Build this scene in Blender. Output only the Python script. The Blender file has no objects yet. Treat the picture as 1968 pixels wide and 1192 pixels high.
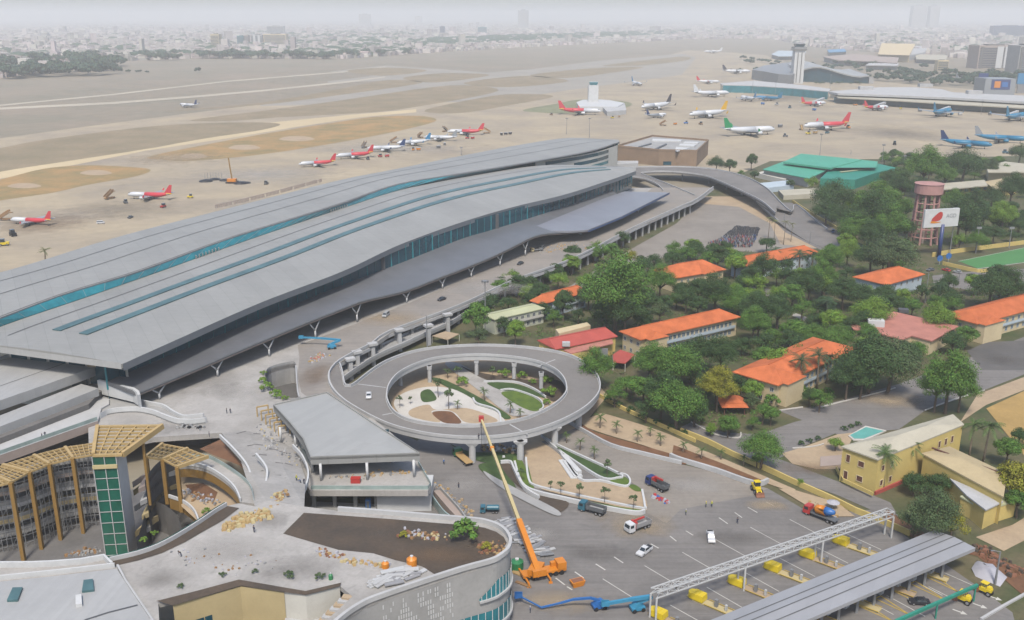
import bpy, bmesh, math, random
from mathutils import Vector, Matrix
R = math.radians
rnd = random.Random(7)
SC = bpy.context.scene
COL = SC.collection
# ---------------------------------------------------------------- camera model (photograph is 1968 x 1192)
F, YH, CX, CY, H = 1850.0, 30.0, 984.0, 596.0, 130.0
PITCH = math.atan((CY - YH) / F)
FW = Vector((0, math.cos(PITCH), -math.sin(PITCH)))
UP = Vector((0, math.sin(PITCH), math.cos(PITCH)))
RT = Vector((1, 0, 0))
EYE = Vector((0, 0, H))
def ray(px, py): return FW * F + RT * (px - CX) + UP * (CY - py)
def P(px, py, z=0.0):
    d = ray(px, py); t = (z - H) / d.z
    p = EYE + d * t; p.z = z
    return p
def Q(px, py, A, B):                      # point on the vertical plane through A and B
    d = ray(px, py); n = Vector((-(B - A).y, (B - A).x, 0))
    return EYE + d * ((A - EYE).dot(n) / d.dot(n))
def S(p): return F / (p - EYE).dot(FW)    # photograph pixels per metre at p
ZO = {1: (0, 0, 2.98), 2: (650, 0, 2.98), 3: (1308, 0, 2.98), 4: (0, 390, 2.98), 5: (650, 250, 2.98), 6: (1308, 390, 2.98),
      7: (0, 780, 2.894), 8: (500, 620, 2.98), 9: (650, 792, 2.98), 10: (1308, 792, 2.98), 11: (900, 450, 2.98), 0: (0, 0, 1)}
def U(k, x, y): ox, oy, s = ZO[k]; return ox + x / s, oy + y / s
def PZ(k, x, y, z=0.0): return P(*U(k, x, y), z)
def PP(k, s, z=0.0):                      # "x,y x,y ..." -> points on the plane at height z
    return [PZ(k, *map(float, t.split(',')), z) for t in s.split()]
def PL(k, s): return [U(k, *map(float, t.split(','))) for t in s.split()]
def spline(pts, n=6, closed=True):
    out = []; m = len(pts)
    for i in range(m if closed else m - 1):
        g = lambda j: pts[j % m] if closed else pts[max(0, min(m - 1, j))]
        a, b, c, d = g(i - 1), g(i), g(i + 1), g(i + 2)
        for q in range(n):
            t = q / n
            out.append(0.5 * ((2 * b) + (c - a) * t + (2 * a - 5 * b + 4 * c - d) * t * t + (3 * b - a - 3 * c + d) * t ** 3))
    if not closed: out.append(pts[-1].copy())
    return out
def resample(pts, n):
    L = [0]
    for a, b in zip(pts, pts[1:]): L.append(L[-1] + (b - a).length)
    out = []; j = 0
    for i in range(n):
        t = L[-1] * i / (n - 1)
        while j < len(L) - 2 and L[j + 1] < t: j += 1
        u = (t - L[j]) / max(1e-6, L[j + 1] - L[j]); out.append(pts[j].lerp(pts[j + 1], min(1, u)))
    return out
def curve(k, s, z, n=40):
    return resample(spline(PP(k, s, z), 6, False), n)
def offs(pts, d, closed=False):           # sideways offset in plan (left of travel is +)
    out = []; m = len(pts)
    for i, p in enumerate(pts):
        a = pts[(i - 1) % m] if closed or i > 0 else p
        b = pts[(i + 1) % m] if closed or i < m - 1 else p
        t = (b - a); t.z = 0; t.normalize()
        out.append(p + Vector((-t.y, t.x, 0)) * d)
    return out
def up(pts, dz): return [p + Vector((0, 0, dz)) for p in pts]
def atz(pts, z): return [Vector((p.x, p.y, z)) for p in pts]
# ---------------------------------------------------------------- objects
def tag(o, label=None, cat=None, group=None, kind=None):
    if label: o['label'] = label
    if cat: o['category'] = cat
    if group: o['group'] = group
    if kind: o['kind'] = kind
    return o
def empty(name, loc=(0, 0, 0), rz=0.0):
    o = bpy.data.objects.new(name, None); COL.objects.link(o)
    o.location = loc; o.rotation_euler = (0, 0, rz); o.empty_display_size = 0.5
    return o
def thing(name, label, cat, loc=(0, 0, 0), rz=0.0, group=None):
    return tag(empty(name, loc, rz), label, cat, group)
def link(name, me, parent=None, loc=None):
    o = bpy.data.objects.new(name, me); COL.objects.link(o)
    if parent is not None: o.parent = parent
    if loc is not None: o.location = loc
    return o
def copy_tree(o, parent=None):
    c = o.copy(); COL.objects.link(c)
    if parent is not None: c.parent = parent
    for ch in o.children: copy_tree(ch, c)
    return c
class MB:
    def __init__(s): s.v = []; s.f = []; s.m = []; s.cm = 0
    def add(s, vs, fs):
        b = len(s.v); s.v += [tuple(v) for v in vs]
        for f in fs: s.f.append([b + i for i in f]); s.m.append(s.cm)
        return s
    def poly(s, pts): return s.add(pts, [list(range(len(pts)))])
    def prism(s, pts, z0, bottom=True):
        n = len(pts); lo = [(p[0], p[1], z0) for p in pts]
        fs = [list(range(n))] + [[i, (i + 1) % n, n + (i + 1) % n, n + i] for i in range(n)]
        if bottom: fs.append([n + i for i in reversed(range(n))])
        return s.add(list(pts) + lo, fs)
    def box(s, c, size, rz=0.0, M4=None):     # c = centre of the base
        x, y, z = size[0] / 2, size[1] / 2, size[2]; ca, sa = math.cos(rz), math.sin(rz)
        vs = [Vector((c[0] + a * ca - b * sa, c[1] + a * sa + b * ca, c[2] + h)) for h in (0, z) for a, b in ((-x, -y), (x, -y), (x, y), (-x, y))]
        if M4 is not None: vs = [M4 @ v for v in vs]
        return s.add(vs, [(3, 2, 1, 0), (4, 5, 6, 7), (0, 1, 5, 4), (1, 2, 6, 5), (2, 3, 7, 6), (3, 0, 4, 7)])
    def taper(s, c, s0, s1, h, dx=0.0, dy=0.0, rz=0.0):
        ca, sa = math.cos(rz), math.sin(rz); vs = []
        for (sx, sy), z, ox, oy in ((s0, 0, 0, 0), (s1, h, dx, dy)):
            for a, b in ((-1, -1), (1, -1), (1, 1), (-1, 1)):
                X, Y = a * sx / 2 + ox, b * sy / 2 + oy
                vs.append((c[0] + X * ca - Y * sa, c[1] + X * sa + Y * ca, c[2] + z))
        return s.add(vs, [(3, 2, 1, 0), (4, 5, 6, 7), (0, 1, 5, 4), (1, 2, 6, 5), (2, 3, 7, 6), (3, 0, 4, 7)])
    def beam(s, p, q, w, h=None):
        p, q = Vector(p), Vector(q); h = h or w; d = (q - p)
        if d.length < 1e-6: return s
        d.normalize(); side = d.cross(Vector((0, 0, 1)))
        side = Vector((1, 0, 0)) if side.length < 1e-4 else side.normalized(); u = side.cross(d)
        vs = [e + side * (a * w / 2) + u * (b * h / 2) for e in (p, q) for a, b in ((-1, -1), (1, -1), (1, 1), (-1, 1))]
        return s.add(vs, [(3, 2, 1, 0), (4, 5, 6, 7), (0, 1, 5, 4), (1, 2, 6, 5), (2, 3, 7, 6), (3, 0, 4, 7)])
    def tube(s, pts, rad, n=8, cap=True):
        pts = [Vector(p) for p in pts]; rad = rad if isinstance(rad, (list, tuple)) else [rad] * len(pts); rings = []
        for i, p in enumerate(pts):
            d = (pts[min(i + 1, len(pts) - 1)] - pts[max(i - 1, 0)]).normalized()
            a = d.cross(Vector((0, 0, 1))); a = Vector((1, 0, 0)) if a.length < 1e-3 else a.normalized(); b = d.cross(a)
            rings.append([p + (a * math.cos(2 * math.pi * k / n) + b * math.sin(2 * math.pi * k / n)) * rad[i] for k in range(n)])
        return s.loft(rings, True, cap)
    def loft(s, rows, closed=False, cap=False):
        n = len(rows[0]); vs = [v for r in rows for v in r]; fs = []
        for i in range(len(rows) - 1):
            for k in range(n if closed else n - 1):
                fs.append([i * n + k, i * n + (k + 1) % n, (i + 1) * n + (k + 1) % n, (i + 1) * n + k])
        if cap: fs += [list(reversed(range(n))), [(len(rows) - 1) * n + k for k in range(n)]]
        return s.add(vs, fs)
    def ribbon(s, pts, w, h, closed=False):    # a wall / kerb of width w and height h along pts (pts on its base line)
        a, b = offs(pts, w / 2, closed), offs(pts, -w / 2, closed)
        rows = [[a[i], a[i] + Vector((0, 0, h)), b[i] + Vector((0, 0, h)), b[i]] for i in range(len(pts))]
        if closed: rows.append(rows[0])
        return s.loft(rows, True, not closed)
    def strip(s, pts, w):                      # flat band
        return s.loft([list(t) for t in zip(offs(pts, w / 2), offs(pts, -w / 2))])
    def disc(s, c, axis, r, w, n=14):          # a wheel: short cylinder centred at c along axis
        a = Vector(axis).normalized(); c = Vector(c); return s.tube([c - a * w / 2, c + a * w / 2], r, n)
    def ball(s, c, r, n=8, m=5, sz=1.0):
        rows = []
        for i in range(m + 1):
            t = math.pi * i / m
            rows.append([Vector((c[0] + r * math.sin(t) * math.cos(2 * math.pi * k / n), c[1] + r * math.sin(t) * math.sin(2 * math.pi * k / n), c[2] + r * sz * math.cos(t))) for k in range(n)])
        return s.loft(rows, True)
    def mesh(s, name, mats, smooth=False, off=None):
        me = bpy.data.meshes.new(name)
        vs = s.v if off is None else [(v[0] - off[0], v[1] - off[1], v[2] - off[2]) for v in s.v]
        me.from_pydata(vs, [], s.f)
        for m in (mats if isinstance(mats, (list, tuple)) else [mats]): me.materials.append(m)
        if any(s.m): me.polygons.foreach_set('material_index', s.m)
        if smooth: me.polygons.foreach_set('use_smooth', [True] * len(s.f))
        me.update()
        return me
    def build(s, name, mats, parent=None, smooth=False):     # written in world coordinates; parent = unrotated root or part
        off = None
        if parent is not None:
            off = Vector(parent.location); g = parent.parent
            while g is not None: off = off + g.location; g = g.parent
        return link(name, s.mesh(name, mats, smooth, off), parent)
# ---------------------------------------------------------------- materials
GAIN = 2.2
def lin(c):
    c /= 255.0
    return c / 12.92 if c <= 0.04045 else ((c + 0.055) / 1.055) ** 2.4
def C(r, g, b): return (lin(r) / GAIN, lin(g) / GAIN, lin(b) / GAIN)
def mat(name, rgb, rough=0.85, var=0.14, scale=0.35, fine=None, metal=0.0, rand=0.0, island=0.0, rgb2=None, bump=0.0, spec=0.3, rows=None, stain=0.0, coord='pos', hue=0.0, streak=None):
    m = bpy.data.materials.new(name); m.use_nodes = True; nt = m.node_tree; N, L = nt.nodes, nt.links
    b = N['Principled BSDF']; b.inputs['Roughness'].default_value = rough; b.inputs['Metallic'].default_value = metal
    b.inputs['Specular IOR Level'].default_value = spec
    c = C(*rgb); c2 = C(*rgb2) if rgb2 else tuple(x * (1 - var) for x in c); c1 = c if rgb2 else tuple(x * (1 + var) for x in c)
    if coord == 'pos': src = N.new('ShaderNodeNewGeometry').outputs['Position']
    else: src = N.new('ShaderNodeTexCoord').outputs['Object']
    def noise(sc, det=5.0, ro=0.6, dist=0.0):
        n = N.new('ShaderNodeTexNoise'); n.inputs['Scale'].default_value = sc; n.inputs['Detail'].default_value = det
        n.inputs['Roughness'].default_value = ro; n.inputs['Distortion'].default_value = dist; L.new(src, n.inputs['Vector']); return n.outputs['Fac']
    def mix(a, bcol, fac, mode='MIX'):
        x = N.new('ShaderNodeMix'); x.data_type = 'RGBA'; x.blend_type = mode
        for sock, v in ((x.inputs[0], fac), (x.inputs[6], a), (x.inputs[7], bcol)):
            if hasattr(v, 'links'): L.new(v, sock)
            elif isinstance(v, tuple): sock.default_value = (*v, 1)
            else: sock.default_value = v
        return x.outputs[2]
    def ramp(fac, lo, hi):
        r = N.new('ShaderNodeMapRange'); r.inputs[1].default_value = lo; r.inputs[2].default_value = hi; L.new(fac, r.inputs[0]); return r.outputs[0]
    out = mix(c2, c1, ramp(noise(scale), 0.32, 0.68))
    fs = fine if fine else scale * 9
    gray = N.new('ShaderNodeMapRange'); L.new(noise(fs, 3.0), gray.inputs[0]); gray.inputs[1].default_value = 0.25; gray.inputs[2].default_value = 0.75
    gray.inputs[3].default_value = 1 - var * 0.7; gray.inputs[4].default_value = 1 + var * 0.5
    cmb = N.new('ShaderNodeCombineColor'); [L.new(gray.outputs[0], cmb.inputs[i]) for i in range(3)]
    out = mix(out, cmb.outputs[0], 1.0, 'MULTIPLY')
    if stain:
        st = ramp(noise(scale * 2.3, 6.0, 0.7, 1.2), 0.55, 0.72)
        k = N.new('ShaderNodeMath'); k.operation = 'MULTIPLY'; k.inputs[1].default_value = stain; L.new(st, k.inputs[0])
        out = mix(out, tuple(x * 0.45 for x in c), k.outputs[0])
    if streak:                                # long faint wear marks: (angle, amount)
        mp = N.new('ShaderNodeMapping'); mp.inputs['Rotation'].default_value = (0, 0, streak[0]); mp.inputs['Scale'].default_value = (.035, .9, 1); L.new(src, mp.inputs['Vector'])
        n = N.new('ShaderNodeTexNoise'); n.inputs['Scale'].default_value = 1.0; n.inputs['Detail'].default_value = 5; n.inputs['Distortion'].default_value = .4; L.new(mp.outputs[0], n.inputs['Vector'])
        k = N.new('ShaderNodeMath'); k.operation = 'MULTIPLY'; k.inputs[1].default_value = streak[1]; L.new(ramp(n.outputs['Fac'], .52, .7), k.inputs[0]); out = mix(out, tuple(x * 0.5 for x in c), k.outputs[0])
        k = N.new('ShaderNodeMath'); k.operation = 'MULTIPLY'; k.inputs[1].default_value = streak[1] * .7; L.new(ramp(n.outputs['Fac'], .46, .3), k.inputs[0]); out = mix(out, tuple(x * 1.35 for x in c), k.outputs[0])
    if rows:                                  # joints / seams: (spacing_x, spacing_y, angle, depth)
        sx, sy, ang, dep = rows
        mp = N.new('ShaderNodeMapping'); mp.inputs['Rotation'].default_value = (0, 0, ang); L.new(src, mp.inputs['Vector'])
        br = N.new('ShaderNodeTexBrick'); br.offset = 0.0; L.new(mp.outputs[0], br.inputs['Vector'])
        br.inputs['Scale'].default_value = 1.0; br.inputs['Brick Width'].default_value = sx; br.inputs['Row Height'].default_value = sy
        br.inputs['Mortar Size'].default_value = 0.018 * min(sx, sy); br.inputs['Mortar Smooth'].default_value = 0.4
        br.inputs['Color1'].default_value = (1, 1, 1, 1); br.inputs['Color2'].default_value = (0.93, 0.93, 0.93, 1); br.inputs['Mortar'].default_value = (1 - dep, 1 - dep, 1 - dep, 1)
        out = mix(out, br.outputs['Color'], 1.0, 'MULTIPLY')
    if rand or island or hue:
        if island: rv = N.new('ShaderNodeNewGeometry').outputs['Random Per Island']
        else: rv = N.new('ShaderNodeObjectInfo').outputs['Random']
        amp = island or rand
        hs = N.new('ShaderNodeHueSaturation'); L.new(out, hs.inputs['Color'])
        r2 = N.new('ShaderNodeMapRange'); L.new(rv, r2.inputs[0]); r2.inputs[3].default_value = 1 - amp; r2.inputs[4].default_value = 1 + amp; L.new(r2.outputs[0], hs.inputs['Value'])
        if hue:
            w = N.new('ShaderNodeMath'); w.operation = 'FRACT'; w2 = N.new('ShaderNodeMath'); w2.operation = 'MULTIPLY'; w2.inputs[1].default_value = 7.31
            L.new(rv, w2.inputs[0]); L.new(w2.outputs[0], w.inputs[0])
            r3 = N.new('ShaderNodeMapRange'); L.new(w.outputs[0], r3.inputs[0]); r3.inputs[3].default_value = 0.5 - hue; r3.inputs[4].default_value = 0.5 + hue; L.new(r3.outputs[0], hs.inputs['Hue'])
        out = hs.outputs['Color']
    L.new(out, b.inputs['Base Color'])
    if bump:
        bp = N.new('ShaderNodeBump'); bp.inputs['Strength'].default_value = bump; bp.inputs['Distance'].default_value = 0.1
        L.new(noise(fs, 4.0), bp.inputs['Height']); L.new(bp.outputs[0], b.inputs['Normal'])
    return m
TA = R(61.0)      # heading of the new terminal in plan, for seams and joints
K = {}
def km(key, *a, **k): K[key] = mat(key, *a, **k); return K[key]
km('field', (168, 154, 134), streak=(R(-20), .2), scale=0.006, fine=0.05, rgb2=(150, 144, 124), var=0.2)
km('drygrass', (200, 160, 104), scale=0.03, fine=0.25, rgb2=(150, 138, 92), var=0.2, stain=0.2)
km('lawn_dry', (146, 148, 112), scale=0.05, var=0.15)
km('scrub', (172, 154, 124), scale=0.02, fine=0.2, rgb2=(148, 136, 106), var=0.2)
km('concrete_apron', (206, 190, 160), scale=0.012, fine=0.12, rgb2=(176, 164, 146), var=0.14, stain=0.34, streak=(-TA, .16), rows=(25, 25, TA, 0.06))
km('taxi_concrete', (226, 206, 166), scale=0.01, fine=0.12, var=0.08)
km('runway', (176, 170, 158), scale=0.01, var=0.1)
km('earth', (122, 112, 84), scale=0.06, fine=0.7, rgb2=(78, 92, 52), var=0.25, stain=0.25)
km('tan', (206, 184, 152), scale=0.09, fine=0.9, rgb2=(188, 166, 138), var=0.14, stain=0.3)
km('soil', (104, 90, 76), scale=0.12, fine=1.2, rgb2=(82, 74, 66), var=0.25, stain=0.2, bump=0.4)
km('redsoil', (146, 106, 76), scale=0.15, fine=1.1, rgb2=(120, 86, 62), var=0.22, stain=0.2, bump=0.4)
km('asphalt', (150, 146, 142), scale=0.05, fine=0.9, rgb2=(130, 127, 124), var=0.14, stain=0.34, streak=(R(-35), .3))
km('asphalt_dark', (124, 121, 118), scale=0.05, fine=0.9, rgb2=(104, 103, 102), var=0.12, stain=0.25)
km('asphalt_dusty', (168, 161, 151), scale=0.05, fine=0.8, rgb2=(150, 143, 134), var=0.14, stain=0.3, streak=(R(-50), .25))
km('loop_road', (152, 148, 143), scale=0.05, fine=0.9, rgb2=(136, 133, 130), var=0.12, stain=0.25)
km('runway_pale', (206, 196, 176), scale=0.01, var=0.1)
km('deck_road', (174, 166, 156), scale=0.05, fine=0.7, rgb2=(156, 151, 145), var=0.12, stain=0.25, streak=(-TA, .25))
km('paving', (204, 201, 196), scale=0.08, fine=1.2, rgb2=(180, 177, 172), var=0.14, stain=0.42, rows=(3, 3, R(20), 0.1))
km('white_paving', (226, 222, 214), scale=0.15, fine=1.4, var=0.08, stain=0.2)
km('concrete', (182, 182, 180), scale=0.12, fine=1.2, var=0.1, stain=0.2)
km('concrete_light', (206, 207, 207), scale=0.12, fine=1.2, var=0.08, stain=0.14)
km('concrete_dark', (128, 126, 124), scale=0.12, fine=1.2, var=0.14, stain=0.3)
km('white', (228, 230, 230), rough=0.6, scale=0.3, var=0.06, stain=0.1)
km('roof_metal', (172, 173, 170), rough=0.6, scale=0.03, fine=0.4, var=0.07, rows=(60, 6, TA, 0.2), spec=0.25, stain=.08, streak=(-TA, .12))
km('roof_metal3', (176, 178, 182), rough=0.5, scale=0.03, fine=0.3, var=0.06, rows=(2.4, 40, R(28), 0.08), spec=0.4)
km('roof_metal2', (186, 187, 184), rough=0.5, scale=0.03, fine=0.3, var=0.06, rows=(2.4, 40, R(28), 0.08), spec=0.4)
km('roof_pale', (194, 195, 194), rough=0.5, scale=0.05, fine=0.6, var=0.06, rows=(0.9, 30, R(5), 0.07), spec=0.4)
km('canopy_grey', (122, 124, 128), rough=0.5, scale=0.05, fine=0.5, var=0.1, stain=0.15, rows=(4, 20, TA + R(90), 0.08), spec=0.4)
km('canopy_blue', (150, 152, 160), rough=0.45, scale=0.05, fine=0.5, var=0.08, rows=(4, 20, TA + R(90), 0.08), spec=0.45)
km('fascia', (128, 134, 140), rough=0.5, scale=0.2, var=0.06, spec=0.4)
km('dark_trim', (96, 98, 102), rough=0.6, var=0.08)
km('seam', (112, 114, 116), rough=0.7, var=0.08)
km('steel_white', (214, 216, 216), rough=0.5, var=0.05, spec=0.4)
km('steel_grey', (150, 152, 154), rough=0.5, var=0.08, spec=0.4)
km('gold', (164, 130, 72), rough=0.5, scale=0.4, var=0.08)
km('goldlight', (204, 176, 122), rough=0.5, scale=0.4, var=0.08)
km('beige', (206, 188, 142), rough=0.8, scale=0.2, var=0.06)
km('pinkbeige', (188, 172, 162), rough=0.8, scale=0.2, var=0.06)
km('orange_tile', (222, 126, 80), rough=0.9, scale=0.2, fine=2.2, var=0.18, rand=0.07, stain=0.22, spec=.15, rows=(1.1, 40, R(25), .12))
km('red_tile', (200, 96, 86), rough=0.8, scale=0.2, fine=1.4, var=0.1, stain=0.08)
km('pink_roof', (206, 140, 124), rough=0.85, scale=0.2, fine=1.2, var=0.12, stain=0.35)
km('tower_pink', (200, 154, 148), rough=0.9, scale=0.3, var=0.1, stain=0.2)
km('cream', (232, 214, 174), rough=0.85, scale=0.2, var=0.07, stain=0.1)
km('yellow_wall', (230, 206, 128), rough=0.85, scale=0.2, var=0.07, stain=0.12)
km('blue_wall', (206, 222, 232), rough=0.8, scale=0.2, var=0.06, stain=0.08)
km('white_wall', (226, 224, 214), rough=0.8, scale=0.2, var=0.06, stain=0.15)
km('greenish_wall', (214, 218, 196), rough=0.8, scale=0.2, var=0.06, stain=0.12)
km('green_roof', (92, 186, 156), rough=0.6, scale=0.06, fine=0.6, var=0.08, rows=(1.5, 40, R(8), 0.06))
km('green_wall', (54, 156, 134), rough=0.6, scale=0.06, fine=0.6, var=0.08, rows=(1.5, 40, R(8), 0.06))
km('tan_roof', (206, 188, 148), rough=0.8, scale=0.1, fine=1.0, var=0.1, stain=0.15)
km('pale_roof', (206, 200, 180), rough=0.8, scale=0.1, fine=1.0, var=0.08, stain=0.2)
km('palegreen_roof', (206, 210, 172), rough=0.8, scale=0.1, fine=1.0, var=0.08, stain=0.1)
km('brick', (164, 140, 116), rough=0.9, scale=0.08, fine=1.0, var=0.12, stain=0.2)
km('frame_white', (222, 222, 216), rough=0.6, var=0.05)
km('shutter', (112, 74, 62), rough=0.8, var=0.1)
km('grass', (112, 136, 54), scale=0.3, fine=2.5, rgb2=(86, 112, 44), var=0.2)
km('grass_dark', (82, 108, 56), scale=0.3, fine=2.5, rgb2=(64, 88, 46), var=0.2)
km('turf', (88, 150, 88), scale=0.1, fine=1.2, var=0.08)
km('brownlawn', (192, 160, 98), scale=0.1, fine=1.0, var=0.12, stain=0.15)
km('line_white', (226, 224, 216), rough=0.8, scale=0.6, var=0.12)
km('line_yellow', (214, 184, 84), rough=0.8, scale=0.6, var=0.12)
km('pool', (118, 194, 184), rough=0.4, var=0.06)
km('trunk', (112, 98, 84), rough=0.9, scale=1.5, var=0.2, coord='obj')
km('palmtrunk', (150, 136, 118), rough=0.9, scale=1.5, var=0.2, coord='obj')
LV = dict(rough=0.75, scale=0.3, var=0.3, island=0.33, hue=0.02, coord='obj', spec=0.25)
km('leaf', (96, 136, 54), **LV); km('leaf_dark', (70, 100, 52), **LV); km('leaf_bright', (122, 158, 56), **LV)
km('leaf_yellow', (156, 156, 48), **LV); km('leaf_grey', (92, 114, 72), **LV); km('under', (92, 122, 54), **LV); km('leaf_far', (70, 98, 74), rand=0.2, **{**LV, 'island': 0.0})
km('palm_leaf', (92, 118, 62), **LV); km('palm_dark', (60, 88, 54), **LV); km('palm_dry', (128, 132, 88), **LV)
km('rubber', (44, 44, 46), rough=0.8, var=0.1)
km('black', (38, 38, 42), rough=0.5, var=0.1)
km('carglass', (52, 62, 70), rough=0.15, var=0.05, spec=0.6)
km('rim', (170, 170, 172), rough=0.4, var=0.05)
for nm, c in dict(car_white=(236, 238, 240), car_black=(52, 54, 60), car_grey=(112, 116, 120), car_silver=(186, 190, 192), car_blue=(60, 96, 150), paint_red=(206, 66, 60), paint_orange=(240, 150, 40),
                  paint_blue=(52, 120, 196), paint_sky=(70, 160, 200), paint_teal=(60, 120, 140), paint_green=(50, 140, 84), paint_yellow=(252, 222, 40), paint_navy=(50, 70, 130),
                  boom_ivory=(214, 198, 150), hivis=(206, 216, 70), skin=(176, 130, 104), cloth=(72, 78, 96), tarp=(196, 196, 204), wood=(200, 168, 116), wood2=(168, 132, 92), rust=(156, 108, 84)).items():
    km(nm, c, rough=0.45 if 'car' in nm or 'paint' in nm else 0.8, var=0.05, scale=0.6, spec=0.5 if 'car' in nm or 'paint' in nm else 0.3)
km('jet_white', (232, 236, 240), rough=0.4, var=0.03, spec=0.5); km('jet_red', (226, 72, 84), rough=0.4, var=0.03); km('jet_yellow', (250, 196, 20), rough=0.4, var=0.03)
km('jet_green', (20, 160, 96), rough=0.4, var=0.03); km('jet_blue', (40, 136, 178), rough=0.4, var=0.03); km('jet_sky', (70, 150, 200), rough=0.4, var=0.03); km('jet_navy', (40, 66, 120), rough=0.4, var=0.03)
km('jet_grey', (164, 170, 176), rough=0.4, var=0.03); km('jet_dark', (70, 66, 74), rough=0.4, var=0.03)
def glassm(key, rgb, rough=0.12, grid=None, spec=0.6, frame=(150, 170, 172)):
    m = mat(key, rgb, rough=rough, var=0.22, scale=0.12, fine=0.5, spec=spec); K[key] = m; return m
glassm('glass_teal', (48, 142, 154)); glassm('glass_dark', (36, 86, 102)); glassm('glass_green', (42, 112, 94)); glassm('glass_sky', (92, 156, 164), rough=0.3); glassm('glass_strip', (84, 120, 124), rough=0.45, spec=0.35); glassm('window', (76, 92, 104)); glassm('glass_rail', (176, 196, 192), rough=0.3)

def dustm(name, rgb, amount):
    """worn patch: opaque in its middle, broken up by noise toward its rim (object space, unit disc)"""
    m = mat(name, rgb, scale=0.08, fine=0.9, var=0.15); nt = m.node_tree; N, L = nt.nodes, nt.links; b = N['Principled BSDF']
    tc = N.new('ShaderNodeTexCoord'); ln = N.new('ShaderNodeVectorMath'); ln.operation = 'LENGTH'; L.new(tc.outputs['Object'], ln.inputs[0])
    ge = N.new('ShaderNodeNewGeometry'); n = N.new('ShaderNodeTexNoise'); n.inputs['Scale'].default_value = .12; n.inputs['Detail'].default_value = 7; n.inputs['Roughness'].default_value = .7; n.inputs['Distortion'].default_value = .8; L.new(ge.outputs['Position'], n.inputs['Vector'])
    a = N.new('ShaderNodeMath'); a.operation = 'MULTIPLY_ADD'; a.inputs[1].default_value = 1.5; a.inputs[2].default_value = -.75; L.new(n.outputs['Fac'], a.inputs[0])
    s_ = N.new('ShaderNodeMath'); s_.operation = 'ADD'; L.new(ln.outputs['Value'], s_.inputs[0]); L.new(a.outputs[0], s_.inputs[1])
    r = N.new('ShaderNodeMapRange'); r.inputs[1].default_value = .05; r.inputs[2].default_value = .95; r.inputs[3].default_value = amount; r.inputs[4].default_value = 0; L.new(s_.outputs[0], r.inputs[0]); L.new(r.outputs[0], b.inputs['Alpha']); K[name] = m
dustm('dust_tan', (200, 180, 150), .6); dustm('dust_pale', (206, 202, 196), .45); dustm('dust_dark', (116, 110, 104), .3); dustm('dust_brown', (150, 124, 98), .45)

# ---------------------------------------------------------------- camera, sky, sun, haze
cam = bpy.data.objects.new('camera', bpy.data.cameras.new('camera')); COL.objects.link(cam); SC.camera = cam
cam.location = EYE; cam.rotation_euler = (math.pi / 2 - PITCH, 0, 0)
cam.data.sensor_fit = 'HORIZONTAL'; cam.data.sensor_width = 36.0; cam.data.lens = 36.0 * F / 1968.0
cam.data.clip_start = 1.0; cam.data.clip_end = 200000.0
SUN_EL, SUN_AZ = R(56), R(182)            # azimuth from +Y clockwise: behind the camera, to the left
w = bpy.data.worlds.new('World'); SC.world = w; w.use_nodes = True
bg = w.node_tree.nodes['Background']; sky = w.node_tree.nodes.new('ShaderNodeTexSky'); sky.sky_type = 'NISHITA'
sky.sun_disc = False; sky.sun_elevation = SUN_EL; sky.sun_rotation = SUN_AZ; sky.dust_density = 2.4; sky.air_density = 1.0; sky.ozone_density = 1.0; sky.altitude = 100
w.node_tree.links.new(sky.outputs[0], bg.inputs[0]); bg.inputs[1].default_value = 0.14
sl = bpy.data.lights.new('sun', 'SUN'); so = bpy.data.objects.new('sun', sl); COL.objects.link(so)
sl.energy = 3.0; sl.angle = R(10); sl.color = (1.0, 0.93, 0.83)
sd = Vector((math.sin(SUN_AZ) * math.cos(SUN_EL), math.cos(SUN_AZ) * math.cos(SUN_EL), math.sin(SUN_EL)))
so.rotation_euler = sd.to_track_quat('Z', 'Y').to_euler()
SC.view_settings.view_transform = 'Standard'; SC.view_settings.look = 'None'; SC.view_settings.exposure = 0.85; SC.view_settings.gamma = 1.0
SC.render.engine = 'CYCLES'; cy = SC.cycles
cy.use_denoising = True; cy.max_bounces = 6; cy.diffuse_bounces = 3; cy.glossy_bounces = 2; cy.transmission_bounces = 2; cy.volume_bounces = 1; cy.transparent_max_bounces = 16
cy.caustics_reflective = False; cy.caustics_refractive = False
HAZE = 0.00015
hz = MB().box((0, 26000, -1.5), (70000, 60000, 242)).build('haze', []); hz['kind'] = 'stuff'; hz['label'] = 'pale grey haze hanging over the airfield and the far city'
hm = bpy.data.materials.new('haze'); hm.use_nodes = True; nt = hm.node_tree; nt.nodes.remove(nt.nodes['Principled BSDF'])
pv = nt.nodes.new('ShaderNodeVolumePrincipled'); pv.inputs['Color'].default_value = (0.82, 0.82, 0.81, 1); pv.inputs['Density'].default_value = HAZE; pv.inputs['Anisotropy'].default_value = 0.2
nt.links.new(pv.outputs[0], nt.nodes['Material Output'].inputs['Volume']); hz.data.materials.append(hm)
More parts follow.
